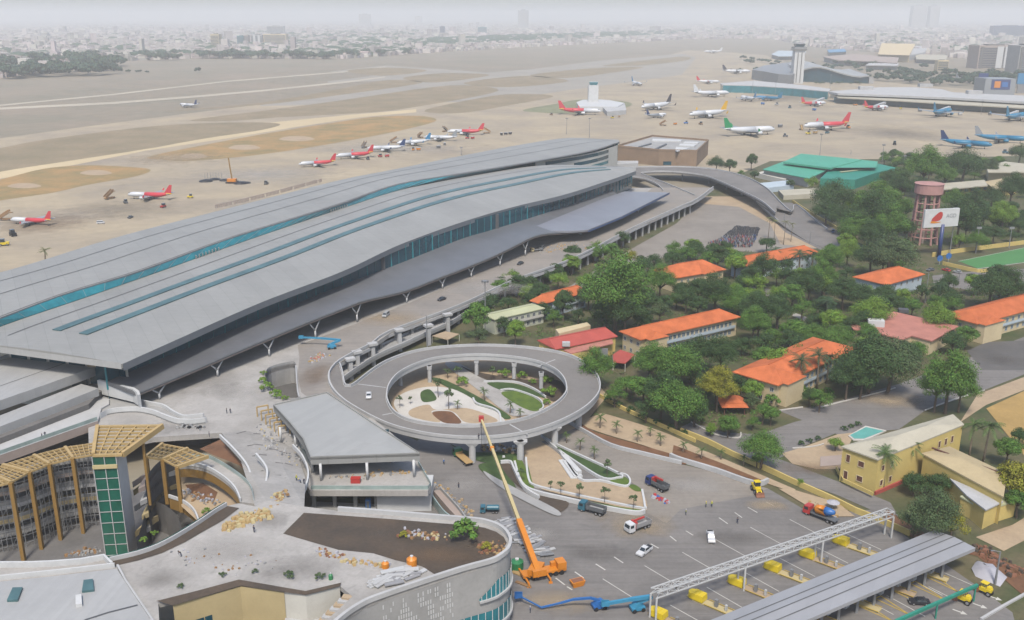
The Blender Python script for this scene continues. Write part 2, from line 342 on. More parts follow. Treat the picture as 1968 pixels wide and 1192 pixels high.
# ---------------------------------------------------------------- ground sheets
BLOCK = []
def sheet(name, pts, m, z, label=None, smooth=False):
    if smooth: pts = spline(pts, 5)
    if z > .1 and name != 'ground': BLOCK.append(pts)
    o = MB().poly(atz(pts, z)).build(name, K[m]); o['kind'] = 'structure'
    if label: o['label'] = label
    return o
sheet('ground', [Vector((-34000, -200, 0)), Vector((34000, -200, 0)), Vector((34000, 55000, 0)), Vector((-34000, 55000, 0))], 'field', -0.02, 'greyish brown open ground reaching to the horizon')
ap = PP(0, "-700,345 0,266 170,243 300,226 500,201 650,186 767,168 885,150 1020,134 1150,118 1290,105 1320,97 1375,99 1470,106 1600,150 1968,180 2500,200 2500,330 1968,345 1700,330 1362,330 1190,320 1000,380 700,460 300,640 0,700 -700,800")
sheet('apron', ap, 'concrete_apron', 0.03, 'pale concrete apron and taxiway where the aircraft park')
sheet('taxiway', PP(2, "-60,412 270,376 530,392 850,416 1100,398 1500,348 1967,308 2050,330 1967,430 1300,520 900,580 -447,608 -447,594 0,516 280,462 -60,476 -60,466 200,436 60,410"), 'runway', 0.06, 'grey crossing taxiways in the far airfield')
for pts, nm in (("-600,226 0,207 220,196 400,182 503,173 660,157 740,147 740,149 660,160 503,176 400,185.5 220,200 0,211 -600,236", 'long pale runway edge strip'),
                ("-600,222 0,201.5 218,180.5 436,155.5 660,137.5 740,128 740,129 660,139.5 436,157.5 218,183 0,204 -600,226", 'narrow far runway strip')):
    sheet('runway', PP(0, pts), 'runway_pale', 0.07, nm + ' crossing the dry field on the left')
sheet('taxiway', PP(0, "-700,490 0,330 150,304 300,284 440,256 520,236 660,222 800,210 800,216 690,226 560,246 440,266 280,290 150,316 0,344 -700,520"), 'taxi_concrete', 0.09, 'pale curving taxiway between the dry grass islands')
for k, s, m, lb in (
    (1, "-300,1100 0,1030 250,968 480,948 700,955 860,972 780,1010 500,1060 300,1105 0,1150 -300,1220", 'drygrass', 'small dry grass island at the left edge of the apron'),
    (1, "850,900 1100,845 1500,770 1967,695 2150,670 2400,665 2500,690 2330,740 1950,815 1500,885 1100,922 920,915", 'drygrass', 'long dry grass island behind the parked red aircraft'),
    (1, "-400,930 0,850 300,795 900,722 1350,702 1600,710 1500,745 1200,790 800,860 400,922 0,985 -400,1070", 'scrub', 'brown grass island between the two left taxiways'),
    (2, "50,405 280,388 510,405 250,435", 'scrub', 'far diamond grass island, nearest the city'), (2, "370,447 600,420 870,430 560,473", 'scrub', 'diamond grass island in the middle of the taxiways'),
    (2, "-1000,640 -447,590 0,512 280,460 480,475 0,546 -447,602", 'scrub', 'long grass strip beside the runway'), (2, "720,475 1070,435 1320,465 970,500", 'scrub', 'diamond grass island before the right taxiway'),
    (2, "-850,692 -650,662 -447,638 0,578 640,490 920,520 400,620 0,655 -330,672 -600,692", 'scrub', 'wide brown grass island in mid airfield'), (2, "500,630 900,548 1130,540 1230,555 1000,600 700,648", 'scrub', 'brown grass island nearest the white tower'),
    (2, "1100,430 1450,392 1750,385 1550,420 1300,447", 'scrub', 'thin grass island at the far right of the taxiways'), (2, "1520,375 1967,325 2000,345 1750,375", 'scrub', 'farthest thin grass island'),
    (2, "1060,630 1250,595 1400,570 1660,585 1640,620 1400,650 1150,645", 'lawn_dry', 'green lawn around the small white tower')):
    sheet('grass', PP(k, s), m, 0.12, lb, True)
for x, y, wd in ((550, 990, 90), (1110, 895, 75), (1400, 845, 90), (140, 1065, 95), (1700, 795, 100)):
    c = U(1, x, y); pts = [P(c[0] + wd / 2.98 * math.cos(t) * (1 + 0.1 * math.sin(3 * t)), c[1] + 5.0 * math.sin(t)) for t in [i * math.pi / 8 for i in range(16)]]
    sheet('ground', pts, 'tan', 0.15, 'bare sandy patch in the dry grass island')

def patch(k, x, y, rx, ry, m, z, lb):      # rx, ry in zoom pixels; a thin worn layer lying on the ground
    c = PZ(k, x, y, z); a = PZ(k, x + rx, y, z); b = PZ(k, x, y + ry, z); sx, sy = (a - c).length, (b - c).length
    o = link('ground', MB().poly([(1.5 * math.cos(i * math.pi / 14), 1.5 * math.sin(i * math.pi / 14), 0) for i in range(28)]).mesh('patch', K[m]), None, c); o.scale = (sx, sy, 1); tag(o, lb, kind='structure')
for i, q in enumerate(((3, 1250, 760, 330, 60, 'dust_dark', 'dark worn patch on the right apron'), (3, 600, 560, 260, 40, 'dust_dark', 'dark worn patch by the glass pier'), (1, 1500, 1000, 500, 60, 'dust_pale', 'pale worn patch on the near apron'), (1, 700, 1200, 420, 60, 'dust_dark', 'dark worn patch left on the apron'), (2, 300, 850, 500, 40, 'dust_pale', 'pale patch by the row of aircraft'), (1, 1000, 905, 300, 40, 'dust_tan', 'yellowish patch along the taxiway'), (4, 250, 120, 300, 60, 'dust_brown', 'brown stain at the lower left of the apron'))):
    patch(*q[:6], .16 + i * .01, q[6])
for i, q in enumerate(((9, 1700, 640, 260, 100, 'dust_tan', 'sandy dust spread at the island tip'), (9, 1250, 1080, 260, 90, 'dust_tan', 'sandy dust before the boom lift'), (10, 60, 420, 260, 60, 'dust_pale', 'pale dust on the dusty road'), (9, 1480, 800, 220, 70, 'dust_dark', 'dark tyre worn patch in the yard'), (10, 500, 530, 160, 40, 'dust_tan', 'sandy dust by the wheel loader'), (9, 700, 420, 220, 70, 'dust_pale', 'pale dust near the flatbed truck'), (10, 330, 720, 260, 60, 'dust_dark', 'dark worn patch before the gantry'), (9, 1150, 700, 160, 60, 'dust_pale', 'pale dust beside the steel stock'), (6, 1200, 1130, 300, 50, 'dust_tan', 'sandy dust on the compound road'), (10, 760, 320, 200, 50, 'dust_brown', 'brown dust on the service road'), (6, 1850, 900, 200, 40, 'dust_dark', 'dark patch on the forecourt'))):
    patch(*q[:6], .24 + i * .008, q[6])
for i, q in enumerate(((4, 1100, 1020, 330, 90, 'dust_dark', 'dark damp stain on the plaza by the canopy'), (4, 1350, 1080, 200, 60, 'dust_pale', 'chalky patch on the plaza'), (7, 1000, 120, 220, 60, 'dust_dark', 'dark stain near the white footbridge'), (5, 800, 900, 400, 60, 'dust_pale', 'chalky patch on the deck road'), (5, 300, 1080, 260, 50, 'dust_tan', 'sandy patch on the deck road'), (8, 320, 300, 110, 90, 'dust_brown', 'brown patch on the deck road bend'))):
    patch(*q[:6], 8.2 + .05 + i * .006, q[6])
for i, q in enumerate(((7, 1300, 800, 330, 90, 'dust_pale', 'chalky patch on the roof terrace'), (7, 1650, 900, 260, 80, 'dust_dark', 'grey stain on the roof terrace'), (7, 900, 960, 160, 80, 'dust_dark', 'dark stain by the metal roof'), (7, 1500, 640, 120, 70, 'dust_dark', 'dirty patch near the sacks'))):
    patch(*q[:6], 19.03 + i * .006, q[6])
for i, q in enumerate(((9, 560, 820, 300, 70, 'dust_brown', 'brown sandy patch on the soil bed'), (9, 250, 690, 200, 50, 'dust_dark', 'dark patch on the soil bed'))):
    patch(*q[:6], 19.09 + i * .006, q[6])

# ---------------------------------------------------------------- helpers for slabs with holes
ZO['A'] = (0, 640, 4.1); ZO['B'] = (1180, 240, 5.788); ZO['C'] = (1300, 420, 5.788); ZO['D'] = (1700, 360, 7.343); ZO['E'] = (960, 1000, 4.92)
def area2(p): return sum(a.x * b.y - b.x * a.y for a, b in zip(p, p[1:] + p[:1]))
def keyhole(outer, hole):
    o = outer if area2(outer) > 0 else outer[::-1]; h = hole if area2(hole) < 0 else hole[::-1]
    i, j = min(((i, j) for i in range(len(o)) for j in range(len(h))), key=lambda t: (o[t[0]] - h[t[1]]).length)
    return o[:i + 1] + h[j:] + h[:j + 1] + o[i:]
def slab(mb, outer, holes, z, th):
    pts = atz(outer, z); hs = [atz(h, z) for h in holes]
    for h in hs: pts = keyhole(pts, h)
    mb.poly(pts); mb.poly(up(pts[::-1], -th))
    for loop in [atz(outer, z)] + hs:
        mb.loft([[a, Vector((a.x, a.y, z - th))] for a in loop + loop[:1]])
    return mb
def part(mb, name, m, parent, smooth=False): return mb.build(name, K[m] if isinstance(m, str) else [K[x] for x in m], parent, smooth)
# ---------------------------------------------------------------- new terminal
N = 56
ZF, ZB, ZR, ZK = 24.0, 25.5, 28.5, 24.0
front = curve(0, "235,700 335,655 503,581 660,521 767,471 885,428 986,398 1086,374 1170,347 1222,329", ZF, N)
fback = curve(0, "-75,658 20,621 168,571 302,524 470,464 660,400 767,366 885,341 1029,319 1133,318 1222,322", ZB, N)
# straight left end
rfront = curve(0, "-110,652 0,611 127,564 268,521 436,460 587,413 660,390 767,354 885,334 1029,310 1137,290 1190,273", ZR, N)
rback = curve(0, "-330,600 0,524 221,457 413,407 650,347 751,327 885,300 1002,278 1096,265 1187,271", ZK, N)
term = thing('airport_terminal', 'huge new terminal with two long wavy grey metal roofs and teal glass walls', 'terminal', P(600, 560, 0))
def roof(name, a, b, th, bulge, seams, sky_=()):
    rows = []
    ts = [0, .2, .4, .6, .8, 1]
    for p, q in zip(a, b):
        top = [p.lerp(q, t) + Vector((0, 0, bulge * 4 * t * (1 - t))) for t in ts]
        rows.append(top + up(top[::-1], -th))
    mb = MB().loft(rows, True, True)
    mb.cm = 1
    for t, wd in seams:
        line = [p.lerp(q, t) + Vector((0, 0, bulge * 4 * t * (1 - t) + 0.1)) for p, q in zip(a, b)]
        mb.strip(line[1:-1], wd)
    o = part(mb, name, ('roof_metal', 'seam'), term)
    for t0, t1, i0, i1 in sky_:
        l0 = []; l1 = []
        for p, q in list(zip(a, b))[i0:i1]:
            for l, t in ((l0, t0), (l1, t1)): l.append(p.lerp(q, t) + Vector((0, 0, bulge * 4 * t * (1 - t))))
        m2 = MB()
        m2.loft([[u, u + Vector((0, 0, .35)), v + Vector((0, 0, .35)), v] for u, v in zip(l0, l1)], True, True)
        part(m2, 'skylight', 'glass_strip', o)
    return o
roof('rear_roof', rback, rfront, .75, 1.5, ((.33, .6), (.64, .6), (.985, .5)))
fr = roof('front_roof', fback, front, 1.5, 1.0, ((.17, .6),), ((.33, .385, 2, 53), (.505, .56, 2, 53)))
mb = MB().loft([[p + Vector((0, 0, .05)), p + Vector((0, 0, -2.4)), p + Vector((0, 2.5, -2.8))] for p in offs(front, -.25)])
part(mb, 'fascia', 'fascia', term)
lend = [fback[0].lerp(front[0], i / 8) for i in range(9)]
part(MB().loft([[p + Vector((-.3, -.2, .4)), p + Vector((-.3, -.2, -1.7)), p + Vector((1.5, .6, -2.2))] for p in lend]), 'fascia', 'roof_pale', term)
rend = [rfront[-1].lerp(rback[-1], i / 4) for i in range(5)]
part(MB().loft([[p + Vector((.25, -.2, .3)), p + Vector((.25, -.2, -1.9))] for p in rend]), 'fascia', 'fascia', term)
part(MB().loft([[p + Vector((0, -.2, .05)), p + Vector((0, -.2, -.55))] for p in rfront]), 'fascia', 'fascia', term)
# clerestory between the two roofs
nc = max(i for i, p in enumerate(rfront) if CX + F * p.x / (p - EYE).dot(FW) < 1040)
mb = MB().loft([[p + Vector((0, .15, -.3)), Vector((q.x, q.y - .1, q.z + .2))] for p, q in zip(rfront[:nc], fback[:nc])]); mb.cm = 1
for i in range(0, nc, 1):
    p, q = rfront[i], fback[i]; mb.beam(p + Vector((0, .1, -.3)), q + Vector((0, -.12, .22)), .12)
part(mb, 'clerestory_window', ('glass_teal', 'steel_grey'), term)
for i in (13, 14, 25, 26):
    for f in range(4):
        p = fback[i].lerp(fback[i + 1], f / 4); part(MB().box(p + Vector((0, -.6, 0)), (.5, 1.4, 1.5), .4), 'roof_vent', 'steel_grey', term)

# gable end at the right: grey wall with three teal window bands
gw = MB(); a0 = curve(0, "1029,312 1137,294 1187,279", ZR - 2, 12); b0 = curve(0, "1035,335 1133,330 1184,322", 14, 12)
gw.loft([[p, Vector((q.x, q.y, 0))] for p, q in zip(a0, [Vector((p.x + .2, p.y - .2, 0)) for p in a0])])
gwo = part(gw, 'end_wall', 'white_wall', term)
def wallstrip(top, z0, z1, i0, i1, d, nm, m, par):
    l = offs(top, -d)[i0:i1]; return part(MB().loft([[Vector((p.x, p.y, z1)), Vector((p.x, p.y, z0))] for p in l]), nm, m, par)
wallstrip(a0, 23.2, 25.6, 1, 10, .25, 'window_band', 'glass_dark', gwo); wallstrip(a0, 18.6, 21.2, 4, 10, .25, 'window_band', 'glass_dark', gwo); wallstrip(a0, 14.4, 16.8, 6, 10, .25, 'window_band', 'glass_teal', gwo)
part(MB().loft([[p + Vector((0, -3, -1.5)), Vector((p.x, p.y - 3, 0))] for p in rback]), 'rear_wall', 'glass_teal', term)
part(MB().loft([[p + Vector((-3 - i * .1, -2, -1.4)), Vector((p.x - 3 - i * .1, p.y - 2, 0))] for i, p in enumerate(reversed(rend))] ), 'end_wall', 'white_wall', term)
le = [Vector((p.x - 4, p.y + 13, 0)) for p in lend]
part(MB().loft([[p + Vector((0, 0, 23)), p] for p in le]), 'end_wall', 'white_wall', term)
for i in range(2, 8): part(MB().loft([[le[i].lerp(le[i + 1], t) + Vector((-.25, -.25, z)) for z in (22, 9)] for t in (.08, .92)]), 'end_window', 'glass_dark', term)
# glass front wall, set back under the roof edge
gl = curve(0, "205,735 330,683 480,622 650,552 767,508 885,461 952,441 1086,398 1187,361 1215,345", 14.5, N)
mb = MB().loft([[Vector((p.x, p.y, 23.2)), Vector((p.x, p.y, 8))] for p in gl]); mb.cm = 1
gm = offs(gl, -.2); dense = resample(gm, 150)
for i, p in enumerate(dense):
    if i % 2 == 0: mb.beam((p.x, p.y, 12), (p.x, p.y, 23), .22 if i % 6 else .6, .3)
wallo = part(mb, 'glass_wall', ('glass_dark', 'glass_teal'), term)
for i in (52, 86, 116, 131): part(MB().beam((dense[i].x - .2, dense[i].y - .5, 12), (dense[i].x - .2, dense[i].y - .5, 23), 1.8, 1.6), 'pillar', 'dark_trim', wallo)
# canopy over the drop-off road
cA, cB = P(262, 756, 13.6), P(1284, 372, 13.6)
cpx = "262,756 330,728 420,690 503,655 600,615 650,596 690,580 712,574 750,566 791,555 840,535 885,518 940,496 986,474 1020,456 1046,449 1080,447 1126,444 1160,431 1193,418 1240,394 1284,372"
cf = resample([Q(x, y, cA, cB) for x, y in PL(0, cpx)], N)
cb = gl
can = part(MB().loft([[q + Vector((0, 0, .3)), p.lerp(q, .5) + Vector((0, 0, .25)), p + Vector((0, 0, 0)), p + Vector((0, 0, -1.0)), q + Vector((0, 0, -1.0))] for p, q in zip(cf, cb)][:50], True, True), 'canopy', 'canopy_grey', term)
mb = MB().loft([[p + Vector((0, -.15, .1)), p + Vector((0, -.15, -.35))] for p in cf]); part(mb, 'canopy_edge', 'steel_grey', can)
mb = MB().loft([[p + Vector((.2, -.3, -.6)), p + Vector((.2, .3, -1.2))] for p in cf]); part(mb, 'canopy_gutter', 'pinkbeige', can)
uc = PP(5, "1105,562 1520,392 1640,352 1895,358 1810,400 1620,496 1430,572 1330,580 1180,578", 15.2)
part(MB().prism([Vector((p.x, p.y, 15.2)) for p in uc], 14.2), 'canopy_panel', 'canopy_blue', can)
part(MB().loft([[p + Vector((.1, -.4, .1)), p + Vector((.1, -.4, -.8))] for p in PP(5, "1430,578 1620,500 1810,404 1897,360", 15.1)]), 'canopy_edge', 'car_blue', can)
mb = MB()
ew = PP('A', "765,372 900,405 1040,438 1075,462 1086,490", 14.4)
mb.loft([[p, Vector((p.x, p.y, 9.6 if i < 4 else 10.4)), Vector((p.x + .5, p.y + .8, 9.6)), Vector((p.x + .5, p.y + .8, p.z))] for i, p in enumerate(ew)], True, True)
part(mb, 'canopy_end_wall', 'white', can)
for x, y in PL(0, "302,773 416,726 518,682 607,642 687,606 784,580 851,550 908,527 962,500 1012,481 1118,473 1158,451 1197,434 1229,414"):
    n = min(resample(cf, 400), key=lambda p: abs(CX + F * p.x / (p - EYE).dot(FW) - x)); b = Vector((n.x - .5, n.y + .9, 8.2)); tz = n.z - .8
    d = (cB - cA).normalized() * 3.4
    mb = MB().tube([b, b + Vector((0, 0, (tz - 8.2) * .45))], [.42, .36], 8)
    for s in (-1, 1): mb.tube([b + Vector((0, 0, (tz - 8.2) * .42)), Vector((b.x, b.y, tz)) + d * s], [.34, .2], 8)
    part(mb, 'column', 'steel_white', term, True)
# ---------------------------------------------------------------- departure deck, plaza and loop bridge
ZD = 8.2
edge = PP(5, "2150,330 2056,400 1967,440 1700,560 1350,740 1000,870 700,1010 300,1160", ZD) + PP(8, "640,130 520,190 440,240 400,295 400,345 430,400 490,455 560,500 640,545", ZD)
well = spline(PP(8, "30,330 45,275 110,250 190,235 205,260 210,330 215,400 225,440 150,440 70,385", ZD), 3)
plz = edge + PP(8, "760,640 900,790 980,935 960,962 285,962 250,900", ZD) + PP(7, "1640,240 1520,180 1380,140 1230,150 850,175 540,240", ZD) + PP('A', "700,900 690,560 800,400", ZD) + [Vector((p.x, p.y, ZD)) for p in offs(gl, 0)[1:]]
deck = thing('elevated_deck', 'raised concrete departure deck and plaza running along the terminal front', 'deck', P(600, 700, 0))
part(slab(MB(), plz, [well], ZD, 1.7), 'deck_slab', 'paving', deck)
rd = resample(spline(offs(edge, .9 if False else -.9), 4, False), 60)
road_in = PP(5, "1800,330 1700,420 1420,560 1180,655 700,860 420,985 0,1150", ZD) + PP(8, "215,130 225,200 215,300 235,400 330,470 500,560", ZD)
roadpoly = [p for p in offs(edge, -.8)] + road_in[::-1]
o = MB().poly(atz(roadpoly, ZD + .02)).build('road', K['deck_road']); tag(o, 'dusty grey drop-off road on the raised deck', kind='structure')
par = MB().ribbon(resample(spline(offs(edge, -.3), 4, False), 120), .45, 1.05)
part(par, 'parapet', 'concrete_light', deck); part(MB().ribbon(resample(spline(atz(offs(edge, .1), ZD - 1.75), 4, False), 120), .3, 1.2), 'edge_beam', 'concrete_light', deck)
part(MB().ribbon(spline(PP(8, "205,260 210,330 215,400 225,440", ZD), 4, False), .4, 1.0), 'parapet', 'concrete_light', deck)
for nm, i0, dz in (('deck_pillar', 0, 0),):
    pl = resample(edge[1:9], 36)
    for i, p in enumerate(offs(pl, -1.4)):
        if i in (0,): continue
        mb = MB().box((p.x, p.y, 0), (1.2, 1.2, 6.6), .5).taper((p.x, p.y, 5.5), (1.2, 1.2), (2.2, 2.2), 1.0, rz=.5)
        part(mb, 'pillar', 'concrete', deck)
        q = p + Vector((-8, 5, 0)); part(MB().box((q.x, q.y, 0), (1.2, 1.2, 6.6), .5), 'pillar', 'concrete', deck)
# walls of the ramp well
part(MB().loft([[Vector((p.x, p.y, ZD + .9)), Vector((p.x, p.y, 0.5))] for p in well + well[:1]]), 'well_wall', 'concrete', deck)
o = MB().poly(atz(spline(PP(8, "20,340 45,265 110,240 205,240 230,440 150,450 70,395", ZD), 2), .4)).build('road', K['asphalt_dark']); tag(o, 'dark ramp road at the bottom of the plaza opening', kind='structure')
# loop bridge
louter = PP(8, "404,250 396,295 398,345 428,400 488,457 560,503 640,547 740,592 850,624 1000,652 1200,667 1400,657 1560,627 1720,572 1850,502 1925,432 1947,372 1927,305 1862,240 1760,190 1600,157 1400,139 1200,137 1000,151 860,177 740,220 660,265 600,310 550,350 510,372 486,362 478,330 470,285 455,240", ZD)
louter2 = resample(spline(louter, 4, False), 140)
linner = resample(spline(PP(8, "725,420 735,470 770,520 840,560 950,585 1100,598 1250,598 1400,582 1550,545 1680,480 1745,420 1755,375 1735,320 1680,270 1580,228 1450,205 1300,193 1150,195 1000,212 880,250 790,300 740,360", ZD), 4) , 90)
loop = thing('loop_bridge', 'grey circular ramp bridge looping above the gardens beside the drop-off deck', 'bridge', P(900, 760, 0))
part(slab(MB(), louter2, [linner], ZD - .03, 1.6), 'bridge_slab', 'concrete_light', loop)
mid = [p for p in louter2]
o = MB().poly(keyhole(atz(offs(louter2, -.4 if area2(louter2) < 0 else .4, True), ZD + .01), atz(offs(linner, .4 if area2(linner) < 0 else -.4, True), ZD + .01))).build('road', K['loop_road'])
tag(o, 'dark asphalt carriageway on the circular loop bridge', kind='structure')
part(MB().ribbon(atz(louter2[3:], ZD), .4, 1.0), 'parapet', 'concrete_light', loop); part(MB().ribbon(atz(linner, ZD), .4, 1.0, True), 'parapet', 'concrete_light', loop)
for x, y in PL(0, "908,888 1000,885 1066,857 1112,822 916,722 826,735 988,729 1040,748 770,742"):
    b = P(x, y, 0); part(MB().tube([b, b + Vector((0, 0, 6.6))], 1.05 if y > 800 else .75, 12).taper((b.x, b.y, 5.2), (1.6, 1.6), (4.2, 2.4) if y > 800 else (1.8, 1.8), 1.4), 'pier', 'concrete_light', loop, False)
for a, b in (((1430, 583), (1530, 640)), ((1690, 212), (1590, 250)), ((560, 352), (720, 372)), ((700, 530), (775, 515))):
    part(MB().strip([PZ(8, *a, ZD + .03), PZ(8, *b, ZD + .03)], .5), 'expansion_joint', 'concrete_light', loop)
# free-standing pillars with heavy caps in the gap beside the deck
for i, (x, y, h) in enumerate(((520, 330, 8.4), (560, 290, 8.6), (648, 245, 8.8), (800, 165, 9.2), (966, 130, 8.6), (1075, 60, 8.4))):
    b = PZ(8, x, y, 0); t = thing('capped_pillar', '%s concrete pillar with a wide T-shaped cap, %s' % (('short', 'stout', 'pale', 'tall', 'slim', 'far')[i], ('nearest the loop bridge nose', 'just behind the nearest one in the bridge gap', 'in the middle of the bridge gap', 'tallest of those between deck and loop', 'beside the small guard shelter', 'farthest along the lower ramp')[i]), 'pillar', b, 0, 'capped concrete pillars beside the deck')
    part(MB().box(b, (1.5, 1.5, h - 1.2), .55), 'shaft', 'concrete_light', t); part(MB().taper((b.x, b.y, h - 1.2), (1.6, 1.6), (3.6, 2.6), .7, rz=.55).box((b.x, b.y, h - .5), (3.6, 2.6, .9), .55), 'pillar_cap', 'concrete_light', t)
lr = thing('lower_ramp', 'lower concrete ramp with pale parapets running below the drop-off deck', 'ramp', P(790, 640, 0))
l0 = resample(spline(PP(8, "470,330 560,265 680,190 850,115 960,62 1100,0", 3.6), 4, False), 30) + PP(0, "960,560 1040,520", 3.6)
part(MB().loft([[a, b, b + Vector((0, 0, -1.2)), a + Vector((0, 0, -1.2))] for a, b in zip(l0, offs(l0, 7))], True, True), 'ramp_slab', 'concrete', lr)
part(MB().ribbon(offs(l0, .2), .4, 1.0), 'parapet', 'concrete_light', lr); part(MB().ribbon(offs(l0, 6.8), .4, 1.0), 'parapet', 'concrete_light', lr)
# far flyover to the right
fo = resample(spline(PP('B', "150,480 300,478 700,475 1000,490 1250,530 1500,605 1700,720 1968,930", 7.5) + PP(6, "660,20 830,130 1080,250", 3.0), 5, False), 60)
fi = resample(spline(PP('B', "300,545 450,530 700,535 1000,575 1200,650 1400,740 1620,850 1800,980", 7.5) + PP(6, "430,0 560,100 700,180 780,215 900,270", 3.0), 5, False), 60)
for l in (fo, fi):
    for i, p in enumerate(l): p.z = 7.8 if i < 26 else max(.25, 7.8 - (i - 26) * .27)
fly = thing('flyover', 'curved grey flyover ramp descending past the green roofed hangar', 'flyover', PZ('B', 1200, 600, 0))
part(MB().loft([[a, b, b + Vector((0, 0, -1.3)), a + Vector((0, 0, -1.3))] for a, b in zip(fo, fi)], True, True), 'bridge_slab', 'asphalt', fly)
part(MB().ribbon(fo[:52], .4, 1.1), 'parapet', 'concrete_light', fly); part(MB().ribbon(fi[:48], .4, 1.1), 'parapet', 'concrete_light', fly)
for i in range(6, 40, 4):
    c = fo[i].lerp(fi[i], .6); part(MB().box((c.x, c.y, 0), (1.2, 1.2, max(1, c.z - 1.2))), 'pier', 'concrete', fly)
lk = PP('B', "150,570 330,600 520,690 560,760 640,800 930,800 870,760 600,660 420,590 300,545 280,500 200,490", ZD - .05)
part(MB().prism(lk, 6.8), 'link_slab', 'asphalt', fly)
part(MB().ribbon(spline(PP('B', "300,545 430,600 600,665 900,790", ZD), 4, False), .4, 1.0), 'parapet', 'concrete_light', fly)
part(MB().ribbon(spline(PP('B', "150,575 330,605 480,670 550,740", ZD), 4, False), .4, 1.0), 'parapet', 'concrete_light', fly)
# ---------------------------------------------------------------- grounds outside the terminal
sheet('ground', PP(0, "700,700 1100,470 1340,370 1480,310 1968,300 2600,330 2600,1250 1700,1250 800,1250 560,900"), 'earth', 0.08, 'grey brown bare ground under the compound trees')
sheet('asphalt_yard', PP(8, "640,560 900,680 960,620 1150,640 1500,660 1700,560 1850,520") + PP(9, "1500,170 1967,300") + PP(10, "250,360 500,440 760,590 1100,560 1350,760 1700,1000 1900,1150 1967,1400 -1100,1500") + PP(8, "600,1350 560,900"), 'asphalt', .11, 'grey asphalt yard in front of the toll plaza')
sheet('road', PP(9, "1130,100 1300,95 1400,115 1560,200 1800,262 1967,300") + PP(10, "200,350 420,425 500,440 420,480 200,520 0,560") + PP(9, "1880,640 1750,570 1750,450 1600,352 1250,185"), 'asphalt_dusty', .13, 'dusty tan road beside the planted island')
sheet('ground', PP(8, "700,330 1000,200 1500,180 1850,260 1990,420 1850,590 1600,690 1100,650 800,600"), 'tan', .14, 'sandy unfinished ground under the loop bridge')
sheet('asphalt_yard', PP(0, "1080,560 1180,498 1300,430 1345,385 1420,392 1500,435 1570,478 1480,487 1380,480 1290,490 1200,525 1110,570"), 'asphalt_dusty', .12, 'dusty parking ground beyond the deck pillars')
sheet('ground', PP(0, '1325,378 1440,378 1540,440 1575,478 1500,470 1480,430 1420,398 1350,392'), 'tan', .13, 'sandy ground below the curve of the flyover')
sheet('road', PP(6, "430,0 640,0 1050,250 1000,270 800,270 600,170"), 'asphalt', .15, 'grey road at the foot of the flyover')
G = 0
